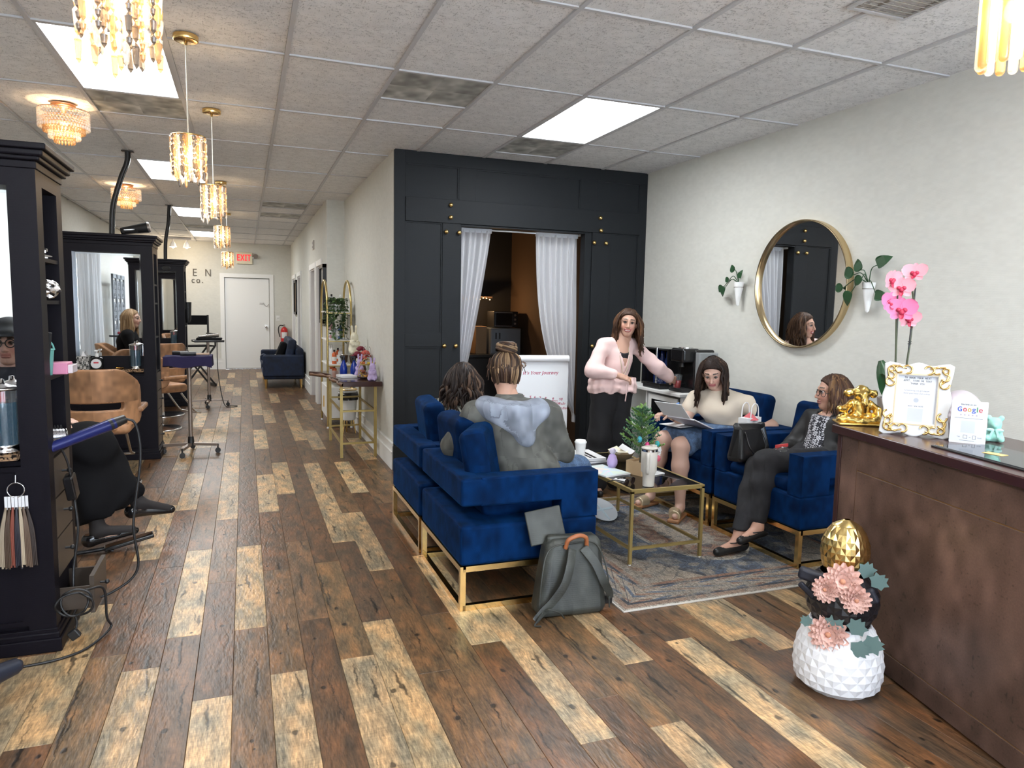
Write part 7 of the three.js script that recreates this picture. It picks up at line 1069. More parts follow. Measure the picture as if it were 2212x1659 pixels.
// 1. standing, pink blouse
{
  const J = { head: [2.88, 1.39, -5.03], neck: [2.85, 1.255, -5.07], chest: [2.825, 1.105, -5.08], pel: [2.785, 0.89, -5.09], shL: [2.995, 1.21, -5.095], shR: [2.67, 1.22, -5.065], elL: [3.19, 1.03, -5.06], wrL: [3.345, 0.935, -5.1], elR: [2.57, 1.02, -5.01], wrR: [2.74, 0.985, -4.9], hipL: [2.86, 0.83, -5.1], hipR: [2.71, 0.83, -5.08], knL: [2.885, 0.46, -5.1], knR: [2.685, 0.46, -5.08], anL: [2.9, 0.09, -5.13], anR: [2.67, 0.09, -5.1], toL: [2.91, 0.035, -5.0], toR: [2.65, 0.035, -4.97] };
  person({ label: 'standing person in a pale pink blouse and black trousers reaching for a cup', base: [2.79, -5.09], j: J, yaw: -0.45, pitch: 0.02, roll: -0.1, build: 0.84, headScale: 0.92, face: { smile: true, lip: [0.42, 0.14, 0.13] },
    hands: [[J.wrL, [0.8, -0.25, -0.35], [0.3, -0.1, -0.9], 1, [0.25, 0.4, 0.35], 0.6, 0.9], [J.wrR, [0.85, -0.25, 0.3], [0.1, -0.75, -0.4], -1, [0.35, 0.5, 0.4], 0.6, 0.9]],
    clothes: [
      { name: 'trousers', mat: mTrouser, fold: 0.005, freq: 16, bones: [[J.hipL, J.hipR, 0.106, 0.106, 0.06], [vadd(J.pel, [0, 0.02, 0]), J.pel, 0.106, 0.106], [J.hipL, J.knL, 0.098, 0.094], [J.knL, [2.905, 0.1, -5.13], 0.094, 0.108], [J.hipR, J.knR, 0.098, 0.094], [J.knR, [2.655, 0.1, -5.1], 0.094, 0.108]], clip: (x, y) => Math.max(0.02 - y, y - 0.96) },
      { name: 'camisole', mat: mTrouser, fold: 0, bones: [[vadd(J.chest, [0.0, -0.02, 0.0]), vadd(J.chest, [0.003, 0.03, 0.004]), 0.106, 0.106, 0.03]], clip: (x, y, z) => Math.max(-(z + 5.07), y - 1.155 - 6 * (x - 2.835) * (x - 2.835)) },
      { name: 'blouse', mat: mPink, label: 'pale pink gathered blouse', fold: 0.004, freq: 48, k: 0.028, h: 0.010, bones: [...bonesTop(J, { hip: 0.108, waist: 0.108, chest: 0.114, sh: 0.064 }, [[vmix(J.shL, J.shR, 0.05), J.elL, 0.054, 0.058, 0.03], [J.elL, vmix(J.elL, J.wrL, 0.85), 0.06, 0.052, 0.03], [vmix(J.shL, J.shR, 0.95), J.elR, 0.055, 0.062, 0.03], [J.elR, vmix(J.elR, J.wrR, 0.75), 0.062, 0.045, 0.03]])], clip: (x, y, z) => Math.max(0.865 + 0.01 * Math.sin(x * 60) - y, (() => { const dx = x - 2.835, up = y - 1.035, w = up * 0.3; return Math.min(w - Math.abs(dx), z + 5.03); })(), y - 1.28) },
      { name: 'peplum', mat: mPink, fold: 0.008, freq: 76, h: 0.010, k: 0.02, bones: [[vadd(J.pel, [-0.08, 0.035, 0.01]), vadd(J.pel, [0.08, 0.035, 0.01]), 0.105, 0.105, 0.05], [vadd(J.pel, [-0.085, -0.025, 0.015]), vadd(J.pel, [0.085, -0.025, 0.015]), 0.122, 0.122, 0.04]], clip: (x, y) => Math.max(0.835 + 0.01 * Math.sin(x * 55) - y, y - 0.955) },
      { name: 'shoe', mat: mBlack, fold: 0, ...shoe(J.anL, J.toL, 0.038) }, { name: 'shoe', mat: mBlack, fold: 0, ...shoe(J.anR, J.toR, 0.038) }],
    hair: { seed: 2, tones: [[0.055, 0.026, 0.014], [0.075, 0.036, 0.019], [0.04, 0.02, 0.012], [0.11, 0.055, 0.028]], n: 240, len: 0.27, wave: 0.018, flare: 1.3, spread: 2.1, r: 0.0105, label: 'long brown hair' },
    extras: [['necklace', tube([[2.795, 1.225, -5.015], [2.79, 1.1, -4.965], [2.82, 0.985, -4.955], [2.865, 1.1, -4.965], [2.885, 1.225, -5.02]], 0.0035, 40, 6), std([0.5, 0.42, 0.3], 0.4)], ['waist_tie', [tube([[2.845, 0.95, -4.97], [2.85, 0.88, -4.955], [2.845, 0.77, -4.965]], 0.006, 20, 6)], mPink], ['bracelet', new THREE.TorusGeometry(0.025, 0.0035, 6, 20).rotateY(0.9).translate(2.725, 0.988, -4.912), mGold], ['ring', new THREE.TorusGeometry(0.0095, 0.002, 6, 14).rotateY(1.3).translate(2.826, 0.958, -4.865), mGold], ['wrist_watch', new THREE.TorusGeometry(0.028, 0.005, 6, 20).rotateY(1.3).translate(3.325, 0.945, -5.095), mGold]] });
  const c = T('iced_drink_cup', 'clear plastic cup of red iced drink held on the white stand', 'cup', [3.455, 0.8195, -5.16]); P('cup', lathe([[0, 0.002], [0.03, 0.002], [0.042, 0.13], [0.04, 0.13], [0.028, 0.006]], 24), mClear, c); P('drink', lathe([[0, 0.006], [0.027, 0.006], [0.036, 0.09], [0, 0.09]], 24), std([0.5, 0.02, 0.02], 0.1), c, { label: 'red drink' }); P('lid', lathe([[0.042, 0.13], [0.043, 0.138], [0.02, 0.145], [0, 0.146]], 24), mClear, c);
}
// 2. seated with folder
{
  const J = { head: [3.285, 1.035, -4.44], neck: [3.36, 0.905, -4.46], chest: [3.39, 0.77, -4.46], pel: [3.46, 0.585, -4.45], shR: [3.245, 0.825, -4.61], shL: [3.515, 0.815, -4.29], elR: [3.14, 0.65, -4.58], wrR: [2.92, 0.735, -4.46], elL: [3.62, 0.665, -4.16], wrL: [3.41, 0.67, -4.16], hipR: [3.43, 0.56, -4.53], hipL: [3.46, 0.56, -4.36], knR: [2.93, 0.535, -4.53], knL: [2.93, 0.53, -4.3], anR: [2.9, 0.105, -4.62], anL: [2.93, 0.105, -4.27], toR: [2.76, 0.05, -4.57], toL: [2.82, 0.05, -4.17] };
  const SK = [0.56, 0.35, 0.27];
  person({ label: 'seated person in a cream top and denim skirt looking down at an open folder', base: [3.4, -4.45], j: J, skin: SK, yaw: -0.75, pitch: 0.42, roll: 0.06, build: 1.08, face: { lip: [0.4, 0.12, 0.12], look: -0.003 },
    hands: [[J.wrR, [-0.9, 0.12, 0.1], [-0.3, -0.8, 0.2], -1, [0.5, 0.7, 0.5], 1, 0.95], [J.wrL, [-0.85, 0.05, 0.2], [0, -1, 0], 1, [0.25, 0.3, 0.3], 0.4, 0.95]],
    clothes: [
      { name: 'top', mat: mCreamTop, label: 'cream short-sleeved top', fold: 0.003, freq: 26, bones: [...bonesTop(J, { hip: 0.128, waist: 0.14, chest: 0.135, sh: 0.083 }, [[vmix(J.shL, J.shR, 0.03), vmix(J.shL, J.elL, 0.4), 0.07, 0.066, 0.03], [vmix(J.shR, J.shL, 0.03), vmix(J.shR, J.elR, 0.4), 0.07, 0.066, 0.03], [vadd(J.chest, [-0.105, -0.01, -0.01]), vadd(J.chest, [-0.03, -0.01, 0.1]), 0.075, 0.075, 0.05]])], clip: (x, y) => Math.max(0.57 - y, y - 0.915) },
      { name: 'skirt', mat: mDenim, label: 'blue denim skirt', fold: 0.003, freq: 20, bones: [[J.hipL, J.hipR, 0.135, 0.135, 0.06], [J.hipR, vmix(J.hipR, J.knR, 0.92), 0.12, 0.088, 0.09], [J.hipL, vmix(J.hipL, J.knL, 0.92), 0.12, 0.088, 0.09], [vmix(J.hipR, J.hipL, 0.5), vmix(vmix(J.knR, J.knL, 0.5), J.pel, 0.12), 0.11, 0.085, 0.09]], clip: (x, y) => Math.max(2.965 + 0.01 * Math.sin(y * 40) - x, y - 0.66) },
      { name: 'belt', mat: mBlack, fold: 0, bones: [[vadd(J.hipL, [-0.01, 0.04, 0]), vadd(J.hipR, [-0.01, 0.04, 0]), 0.137, 0.137, 0.05], [J.pel, vadd(J.pel, [0, 0.03, 0]), 0.138, 0.138]], clip: (x, y) => Math.max(0.6 - y, y - 0.635) },
      ...['L', 'R'].map((s) => ({ name: 'sandal', mat: std([0.72, 0.6, 0.4], 0.3, 0.7), label: 'gold slide sandal', fold: 0, h: 0.006, bones: [[vadd(J['an' + s], [-0.06, -0.05, 0.03]), vadd(J['to' + s], [0, 0.0, 0]), 0.047, 0.04, 0.02]], clip: (x, y, z) => { const m = vmix(J['an' + s], J['to' + s], 0.72), d = vnorm(vsub(J['to' + s], J['an' + s])); return Math.max(Math.abs((x - m[0]) * d[0] + (z - m[2]) * d[2]) - 0.035, 0.03 - y); } }))],
    hair: { seed: 4, tones: [[0.022, 0.012, 0.009], [0.03, 0.017, 0.012], [0.016, 0.01, 0.008], [0.12, 0.07, 0.045]], n: 230, len: 0.27, wave: 0.012, flare: 1.22, spread: 2.1, r: 0.0105, label: 'long dark hair' },
    extras: [...['L', 'R'].map((s) => { const a = J['an' + s], b = J['to' + s], m = vmix(a, b, 0.5), d = vsub(b, a); return ['sandal_sole', [rb(-0.13, 0.12, 0.0, 0.022, -0.042, 0.042, 0.008).applyMatrix4(new THREE.Matrix4().makeRotationY(Math.atan2(-d[2], d[0]))).translate(m[0], 0.012, m[2])], std([0.3, 0.14, 0.06], 0.6), 'brown sandal sole']; }), ['bangle', new THREE.TorusGeometry(0.03, 0.003, 6, 20).rotateY(1.4).translate(2.95, 0.725, -4.475), mGold], ['bangle', new THREE.TorusGeometry(0.032, 0.004, 6, 20).rotateY(1.3).translate(2.985, 0.71, -4.49), std([0.15, 0.06, 0.03], 0.4)], ['earring', new THREE.TorusGeometry(0.011, 0.0025, 6, 14).translate(3.245, 1.0, -4.475), mGold]] });
  const f = T('open_folder', 'open white folder of papers held on the seated lap', 'folder', [2.98, 0.68, -4.33], 0.35);
  P('cover', tf([rb(-0.17, 0.17, -0.004, 0.0, -0.12, 0.12, 0.002, 2)], { rz: -0.35, at: [0.06, 0.0, 0.03] }), std([0.5, 0.47, 0.52], 0.4), f, { label: 'grey folder cover' }); P('pages', tf([rb(-0.165, 0.165, 0.001, 0.007, -0.115, 0.115, 0.002, 2)], { rz: -0.35, at: [0.06, 0.0, 0.03] }), mPaper, f); P('raised_page', tf([rb(-0.16, 0.0, 0.001, 0.006, -0.115, 0.115, 0.002, 2)], { rz: -0.75, at: [-0.1, 0.06, 0.0] }), mPaper, f); P('colour_swatches', tf(Array.from({ length: 6 }, (_, i) => bx(-0.14 + i * 0.022, -0.125 + i * 0.022, 0.006, 0.0075, -0.1, 0.1)), { rz: -0.75, at: [-0.1, 0.06, 0.0] }), std([0.12, 0.08, 0.06], 0.6), f);
  one('pen', 'blue pen held over the open folder', 'pen', rod([2.84, 0.77, -4.44], [2.96, 0.83, -4.38], 0.005), std([0.1, 0.25, 0.6], 0.4));
  one('loose_papers', 'white papers lying on the denim skirt', 'paper', tf([bx(-0.14, 0.14, 0, 0.004, -0.1, 0.1)], { at: [3.06, 0.648, -4.48], ry: 0.3, rz: -0.02 }), mPaper);
}
// 3. seated in black jacket
{
  const J = { head: [3.535, 0.985, -3.53], neck: [3.56, 0.86, -3.53], chest: [3.55, 0.735, -3.53], pel: [3.5, 0.56, -3.53], shL: [3.53, 0.8, -3.345], shR: [3.56, 0.8, -3.715], elL: [3.46, 0.59, -3.27], wrL: [3.24, 0.565, -3.4], elR: [3.44, 0.6, -3.75], wrR: [3.2, 0.6, -3.6], hipL: [3.48, 0.55, -3.44], hipR: [3.48, 0.55, -3.62], knL: [3.02, 0.575, -3.5], knR: [3.06, 0.51, -3.62], anL: [2.93, 0.2, -3.44], anR: [2.83, 0.1, -3.5], toL: [2.8, 0.125, -3.42], toR: [2.68, 0.045, -3.48] };
  const mPrint = std([0.9, 0.9, 0.9], 0.8, 0, { map: tex(256, 256, (x, y) => { const q = Math.sin(x * 0.18 + 3 * Math.sin(y * 0.09)) * Math.sin(y * 0.21 + 2 * Math.sin(x * 0.11)); return q > 0.15 ? [0.8, 0.8, 0.82] : q > -0.1 ? [0.35, 0.35, 0.4] : [0.05, 0.05, 0.08]; }, { size: [0.2, 0.2] }) }), mFlat = std([0.012, 0.012, 0.013], 0.35, 0.1, { map: tex(128, 128, (x, y) => n128(x, y) > 0.9 ? [1, 1, 1] : [0.45, 0.45, 0.45], { size: [0.06, 0.06] }) });
  mFlat.color.setRGB(0.05, 0.05, 0.055);
  person({ label: 'seated person in a black jacket and dark jeans with crossed legs', base: [3.5, -3.53], j: J, yaw: -2.0, pitch: -0.03, build: 0.95, skin: [0.50, 0.28, 0.20], face: { brow: [0.08, 0.05, 0.03] },
    hands: [[J.wrL, [-0.9, 0.05, -0.25], [0, -0.6, -0.7], 1, [0.4, 0.6, 0.5], 0.6, 0.95], [J.wrR, [-0.9, -0.0, 0.3], [0, -0.6, 0.7], -1, [0.5, 0.6, 0.5], 0.6, 0.95]],
    clothes: [
      { name: 'jeans', mat: mBlkJean, label: 'faded black jeans', fold: 0.003, freq: 30, bones: [[J.hipL, J.hipR, 0.12, 0.12, 0.05], [J.hipL, J.knL, 0.1, 0.076], [J.knL, vmix(J.knL, J.anL, 0.35), 0.075, 0.07], [vmix(J.knL, J.anL, 0.35), vmix(J.knL, J.anL, 0.88), 0.07, 0.05], [J.hipR, J.knR, 0.1, 0.076], [J.knR, vmix(J.knR, J.anR, 0.35), 0.075, 0.07], [vmix(J.knR, J.anR, 0.35), vmix(J.knR, J.anR, 0.88), 0.07, 0.05]], clip: (x, y) => Math.max(y - 0.66, 0.155 - y) },
      { name: 'shirt', mat: mPrint, label: 'black and white patterned shirt', fold: 0.003, freq: 50, bones: [[J.pel, J.chest, 0.118, 0.125, 0.06], [vadd(J.pel, [-0.03, 0.02, 0]), vadd(J.chest, [-0.03, 0.03, 0]), 0.11, 0.1, 0.05], [vmix(J.shL, J.shR, 0.3), vmix(J.shL, J.shR, 0.7), 0.072, 0.072, 0.06]], clip: (x, y, z) => Math.max(0.54 - y, y - 0.845) },
      { name: 'jacket', mat: mJacket, label: 'black jacket', fold: 0.004, freq: 34, bones: bonesTop(J, { hip: 0.125, waist: 0.132, chest: 0.136, sh: 0.08 }, [[vmix(J.shL, J.shR, 0.03), J.elL, 0.068, 0.058, 0.04], [J.elL, vmix(J.elL, J.wrL, 0.9), 0.057, 0.042], [vmix(J.shR, J.shL, 0.03), J.elR, 0.068, 0.058, 0.04], [J.elR, vmix(J.elR, J.wrR, 0.9), 0.057, 0.042]]), clip: (x, y, z) => Math.max(0.5 - y, y - 0.9, Math.min(3.5 - x, 0.062 + 0.2 * Math.max(0, 0.75 - y) - Math.abs(z + 3.53))) },
      { name: 'flat_shoe', mat: mFlat, label: 'black sparkling flat shoe', fold: 0, h: 0.007, ...shoe(J.anL, J.toL, 0.04), clip: (x, y, z) => y - (0.155 + 0.02 * Math.cos((x - 2.9) * 20)) }, { name: 'flat_shoe', mat: mFlat, label: 'black sparkling flat shoe', fold: 0, h: 0.007, ...shoe(J.anR, J.toR, 0.04), clip: (x, y, z) => Math.max(y - 0.075, 0.013 - y) }],
    hair: { seed: 6, tones: [[0.06, 0.028, 0.017], [0.08, 0.04, 0.022], [0.045, 0.022, 0.014], [0.15, 0.08, 0.035]], n: 190, len: 0.15, wave: 0.008, flare: 1.12, spread: 2.15, r: 0.011, label: 'brown bob haircut' },
    extras: [['shoe_strap', [new THREE.TorusGeometry(0.04, 0.004, 6, 20).rotateX(1.3).translate(2.9, 0.155, -3.435)], mBlack], ['shoe_strap', [new THREE.TorusGeometry(0.04, 0.004, 6, 20).rotateX(1.3).translate(2.8, 0.08, -3.495)], mBlack], ['eyeglasses', [new THREE.TorusGeometry(0.02, 0.002, 6, 20).rotateY(-1.6).translate(3.435, 0.99, -3.5), new THREE.TorusGeometry(0.02, 0.002, 6, 20).rotateY(-1.9).translate(3.44, 0.99, -3.55), rod([3.437, 0.993, -3.478], [3.53, 0.995, -3.455], 0.002)], mBlack], ['necklace', [tube([[3.5, 0.86, -3.5], [3.46, 0.8, -3.5], [3.43, 0.74, -3.53], [3.46, 0.8, -3.56], [3.5, 0.86, -3.57]], 0.005, 30, 6)], mGold]] });
  const b = T('handbag', 'black leather tote bag on the blue armchair seat', 'handbag', [3.1, 0.525, -3.76], 0.2), g = new RoundedBoxGeometry(0.3, 0.26, 0.14, 8, 0.04), p = g.attributes.position; for (let i = 0; i < p.count; i++) { const y = (p.getY(i) + 0.13) / 0.26; const X = p.getX(i), Z0 = p.getZ(i); p.setXYZ(i, X * (1.08 - 0.3 * y) - 0.03 * y + 0.008 * Math.sin(y * 14 + Z0 * 30), y * 0.25 - 0.03 * y * Math.cos(X * 14) + 0.006 * Math.sin(X * 50), Z0 * (1.05 - 0.8 * y * y) + 0.014 * Math.sin(X * 38 + y * 9) * (0.3 + y)); } g.computeVertexNormals(); P('body', g, std([0.01, 0.01, 0.011], 0.3), b); P('clasp', bx(-0.12, -0.1, 0.2, 0.225, -0.01, 0.02), mChrome, b); for (const z of [-0.02, 0.03]) P('strap', tube([[-0.09, 0.2, z], [-0.1, 0.1, z + 0.06], [-0.02, 0.04, z + 0.08], [0.06, 0.12, z + 0.05], [0.07, 0.2, z]], 0.006, 30, 6), std([0.01, 0.01, 0.011], 0.3), b);
  const wb = T('gift_bag', 'white paper gift bag with rope handles behind the tote bag', 'bag', [3.17, 0.525, -3.86], 0.3); P('bag', [bx(-0.08, 0.08, 0, 0.27, -0.035, 0.035)], mPaper, wb); for (const z of [-0.035, 0.035]) P('rope_handle', tube([[-0.045, 0.26, z], [-0.035, 0.34, z], [0, 0.365, z], [0.035, 0.34, z], [0.045, 0.26, z]], 0.004, 24, 6), mPaper, wb); P('tissue_paper', tf([new THREE.ConeGeometry(0.06, 0.05, 7, 2)], { at: [0, 0.28, 0] }), std([0.6, 0.12, 0.14], 0.7), wb);
  const sp = T('snack_pouch', 'clear pouch of red sweets held in the lap', 'pouch', [3.13, 0.63, -3.5], 0.2); P('film', sph(0.055, 0, 0, 0, 14, 1.2, 0.7, 0.9), mClear, sp); for (let i = 0; i < 7; i++) P('sweet', sph(0.015, 0.03 * Math.cos(i * 0.9), -0.005 + 0.008 * (i % 2), 0.025 * Math.sin(i * 0.9), 8), std([0.55, 0.06, 0.05], 0.4), sp); P('seal', rb(-0.06, 0.06, 0.03, 0.05, -0.004, 0.004, 0.003), std([0.55, 0.06, 0.06], 0.4), sp);
}
// 4. hooded jacket, seen from behind
{
  const J = { head: [1.355, 1.115, -3.69], neck: [1.365, 0.985, -3.665], chest: [1.38, 0.84, -3.64], pel: [1.43, 0.6, -3.6], shL: [1.185, 0.91, -3.72], shR: [1.575, 0.905, -3.58], elL: [1.1, 0.71, -3.82], wrL: [1.3, 0.6, -3.95], elR: [1.665, 0.69, -3.6], wrR: [1.7, 0.6, -3.84], hipL: [1.4, 0.585, -3.69], hipR: [1.47, 0.585, -3.53], knL: [1.78, 0.57, -3.88], knR: [1.8, 0.57, -3.66], anL: [1.79, 0.1, -3.92], anR: [1.8, 0.1, -3.72], toL: [1.9, 0.035, -3.96], toR: [1.91, 0.035, -3.76] };
  person({ label: 'seated person with a messy bun in an olive jacket with grey hood, seen from behind', base: [1.43, -3.6], j: J, yaw: 2.75, pitch: 0.05, build: 1.05,
    hands: [[J.wrL, [0.8, -0.1, -0.5], [0, -1, 0], 1, [0.4, 0.5, 0.4], 0.5, 0.95], [J.wrR, [0.4, -0.05, -0.8], [0, -1, 0], -1, [0.4, 0.5, 0.4], 0.5, 0.95]],
    clothes: [
      { name: 'jeans', mat: mDenim, label: 'blue jeans', fold: 0.003, freq: 30, bones: [[J.hipL, J.hipR, 0.13, 0.13, 0.05], [J.hipL, J.knL, 0.1, 0.075], [J.knL, J.anL, 0.075, 0.062], [J.hipR, J.knR, 0.1, 0.075], [J.knR, J.anR, 0.075, 0.062]], clip: (x, y) => 0.09 - y },
      { name: 'jacket', mat: mOlive, label: 'olive grey jacket', fold: 0.0055, freq: 24, h: 0.0115, bones: bonesTop(J, { hip: 0.15, waist: 0.158, chest: 0.15, sh: 0.088 }, [[vmix(J.shL, J.shR, 0.02), J.elL, 0.078, 0.07, 0.045], [J.elL, vmix(J.elL, J.wrL, 0.9), 0.068, 0.05], [vmix(J.shR, J.shL, 0.02), J.elR, 0.078, 0.07, 0.045], [J.elR, vmix(J.elR, J.wrR, 0.9), 0.068, 0.05]]), clip: (x, y) => Math.max(0.545 + 0.008 * Math.sin(x * 40) - y, y - 1.02) },
      { name: 'collar', mat: mOlive, fold: 0.002, h: 0.009, bones: [[vadd(J.neck, [-0.03, -0.005, 0.01]), vadd(J.neck, [0.03, -0.005, 0.015]), 0.058, 0.058, 0.03]], clip: (x, y) => Math.max(y - 1.02, 0.95 - y) },
      { name: 'hood', mat: mHood, label: 'light grey fleece hood lying on the back', fold: 0.006, freq: 26, h: 0.011, bones: [[[1.23, 0.955, -3.655], [1.34, 0.93, -3.535], 0.055, 0.055, 0.05], [[1.34, 0.93, -3.535], [1.5, 0.945, -3.545], 0.055, 0.05, 0.05], [[1.26, 0.93, -3.6], [1.4, 0.79, -3.49], 0.05, 0.03, 0.06], [[1.48, 0.92, -3.54], [1.4, 0.79, -3.49], 0.05, 0.03, 0.06], [[1.37, 0.92, -3.53], [1.395, 0.82, -3.49], 0.05, 0.035, 0.05], [[1.23, 0.96, -3.66], [1.26, 0.955, -3.74], 0.04, 0.03, 0.04], [[1.5, 0.95, -3.55], [1.51, 0.95, -3.65], 0.04, 0.03, 0.04]] },
      { name: 'shoe', mat: mWhite, fold: 0, ...shoe(J.anL, J.toL) }, { name: 'shoe', mat: mWhite, fold: 0, ...shoe(J.anR, J.toR) }],
    hair: { seed: 9, back: false, tones: [[0.05, 0.027, 0.018], [0.12, 0.07, 0.04], [0.035, 0.02, 0.014], [0.28, 0.18, 0.10]], n: 0, bun: [0, 0.158, -0.04, 0.056], label: 'brown hair gathered in a messy bun',
      extra: (() => { const r = rngOf(12), e = []; for (let i = 0; i < 170; i++) { const a = (r() * 2 - 1) * 2.3, y0 = -0.045 + 0.1 * r(); e.push([[[0.068 * Math.sin(a), y0, -0.082 * Math.cos(a) - 0.012], [0.083 * Math.sin(a), y0 * 0.5 + 0.04, -0.104 * Math.cos(a) - 0.014], [0.074 * Math.sin(a), y0 * 0.3 + 0.095, -0.088 * Math.cos(a) - 0.02], [0.03 * Math.sin(a), 0.14, -0.04 * Math.cos(a) - 0.04]], 0.0065, a > 1.2 || a < -1.2 || i % 6 === 0 ? 1.3 : 0.75]); } for (let i = 0; i < 16; i++) { const a = (r() * 2 - 1) * 2.6; e.push([[[0.08 * Math.sin(a), 0.08, -0.08 * Math.cos(a)], [0.1 * Math.sin(a), 0.05 + 0.06 * r(), -0.11 * Math.cos(a)], [0.115 * Math.sin(a), -0.03 + 0.15 * r(), -0.115 * Math.cos(a)]], 0.0022, 1.8]); } return e; })() } });
}
// 5. dark hair, striped shirt
{
  const J = { head: [1.415, 0.985, -4.72], neck: [1.42, 0.86, -4.69], chest: [1.42, 0.73, -4.66], pel: [1.44, 0.58, -4.55], shL: [1.245, 0.79, -4.76], shR: [1.58, 0.79, -4.58], elL: [1.2, 0.62, -4.82], wrL: [1.4, 0.58, -4.85], elR: [1.66, 0.62, -4.55], wrR: [1.74, 0.6, -4.7], hipL: [1.42, 0.57, -4.62], hipR: [1.47, 0.57, -4.46], knL: [1.84, 0.555, -4.72], knR: [1.86, 0.555, -4.5], anL: [1.9, 0.1, -4.72], anR: [1.92, 0.1, -4.5], toL: [1.99, 0.035, -4.74], toR: [1.99, 0.035, -4.52] };
  const mStripe = std([0.9, 0.9, 0.9], 0.9, 0, { map: tex(64, 64, (x, y) => (x + y * 0.35) % 16 < 9 ? [0.62, 0.62, 0.58] : [0.07, 0.08, 0.08], { size: [0.085, 0.085] }) });
  person({ label: 'seated person with long dark hair in a striped shirt, seen from behind', base: [1.44, -4.6], j: J, yaw: 2.5, pitch: 0.1,
    hands: [[J.wrL, [0.85, -0.1, -0.3], [0, -1, 0], 1, [0.4, 0.5, 0.4], 0.5, 0.9], [J.wrR, [0.5, 0, -0.7], [0, -1, 0], -1, [0.4, 0.5, 0.4], 0.5, 0.9]],
    clothes: [{ name: 'jeans', mat: mBlkJean, fold: 0.003, bones: [[J.hipL, J.hipR, 0.125, 0.125, 0.05], [J.hipL, J.knL, 0.1, 0.072], [J.knL, J.anL, 0.072, 0.06], [J.hipR, J.knR, 0.1, 0.072], [J.knR, J.anR, 0.072, 0.06]], clip: (x, y) => 0.09 - y },
      { name: 'shirt', mat: mStripe, label: 'black and cream striped shirt', fold: 0.004, freq: 26, bones: bonesTop(J, { hip: 0.135, waist: 0.138, chest: 0.138, sh: 0.08 }, [[vmix(J.shL, J.shR, 0.02), J.elL, 0.07, 0.06, 0.045], [J.elL, vmix(J.elL, J.wrL, 0.9), 0.06, 0.042], [vmix(J.shR, J.shL, 0.02), J.elR, 0.07, 0.06, 0.045], [J.elR, vmix(J.elR, J.wrR, 0.9), 0.06, 0.042]]), clip: (x, y) => Math.max(0.54 - y, y - 0.89) },
      { name: 'shoe', mat: mBlack, fold: 0, ...shoe(J.anL, J.toL) }, { name: 'shoe', mat: mBlack, fold: 0, ...shoe(J.anR, J.toR) }],
    hair: { seed: 14, tones: [[0.014, 0.009, 0.008], [0.02, 0.012, 0.01], [0.03, 0.018, 0.013], [0.1, 0.06, 0.04]], n: 250, len: 0.28, wave: 0.028, flare: 1.45, spread: 2.5, r: 0.011, label: 'long wavy dark hair' } });
}
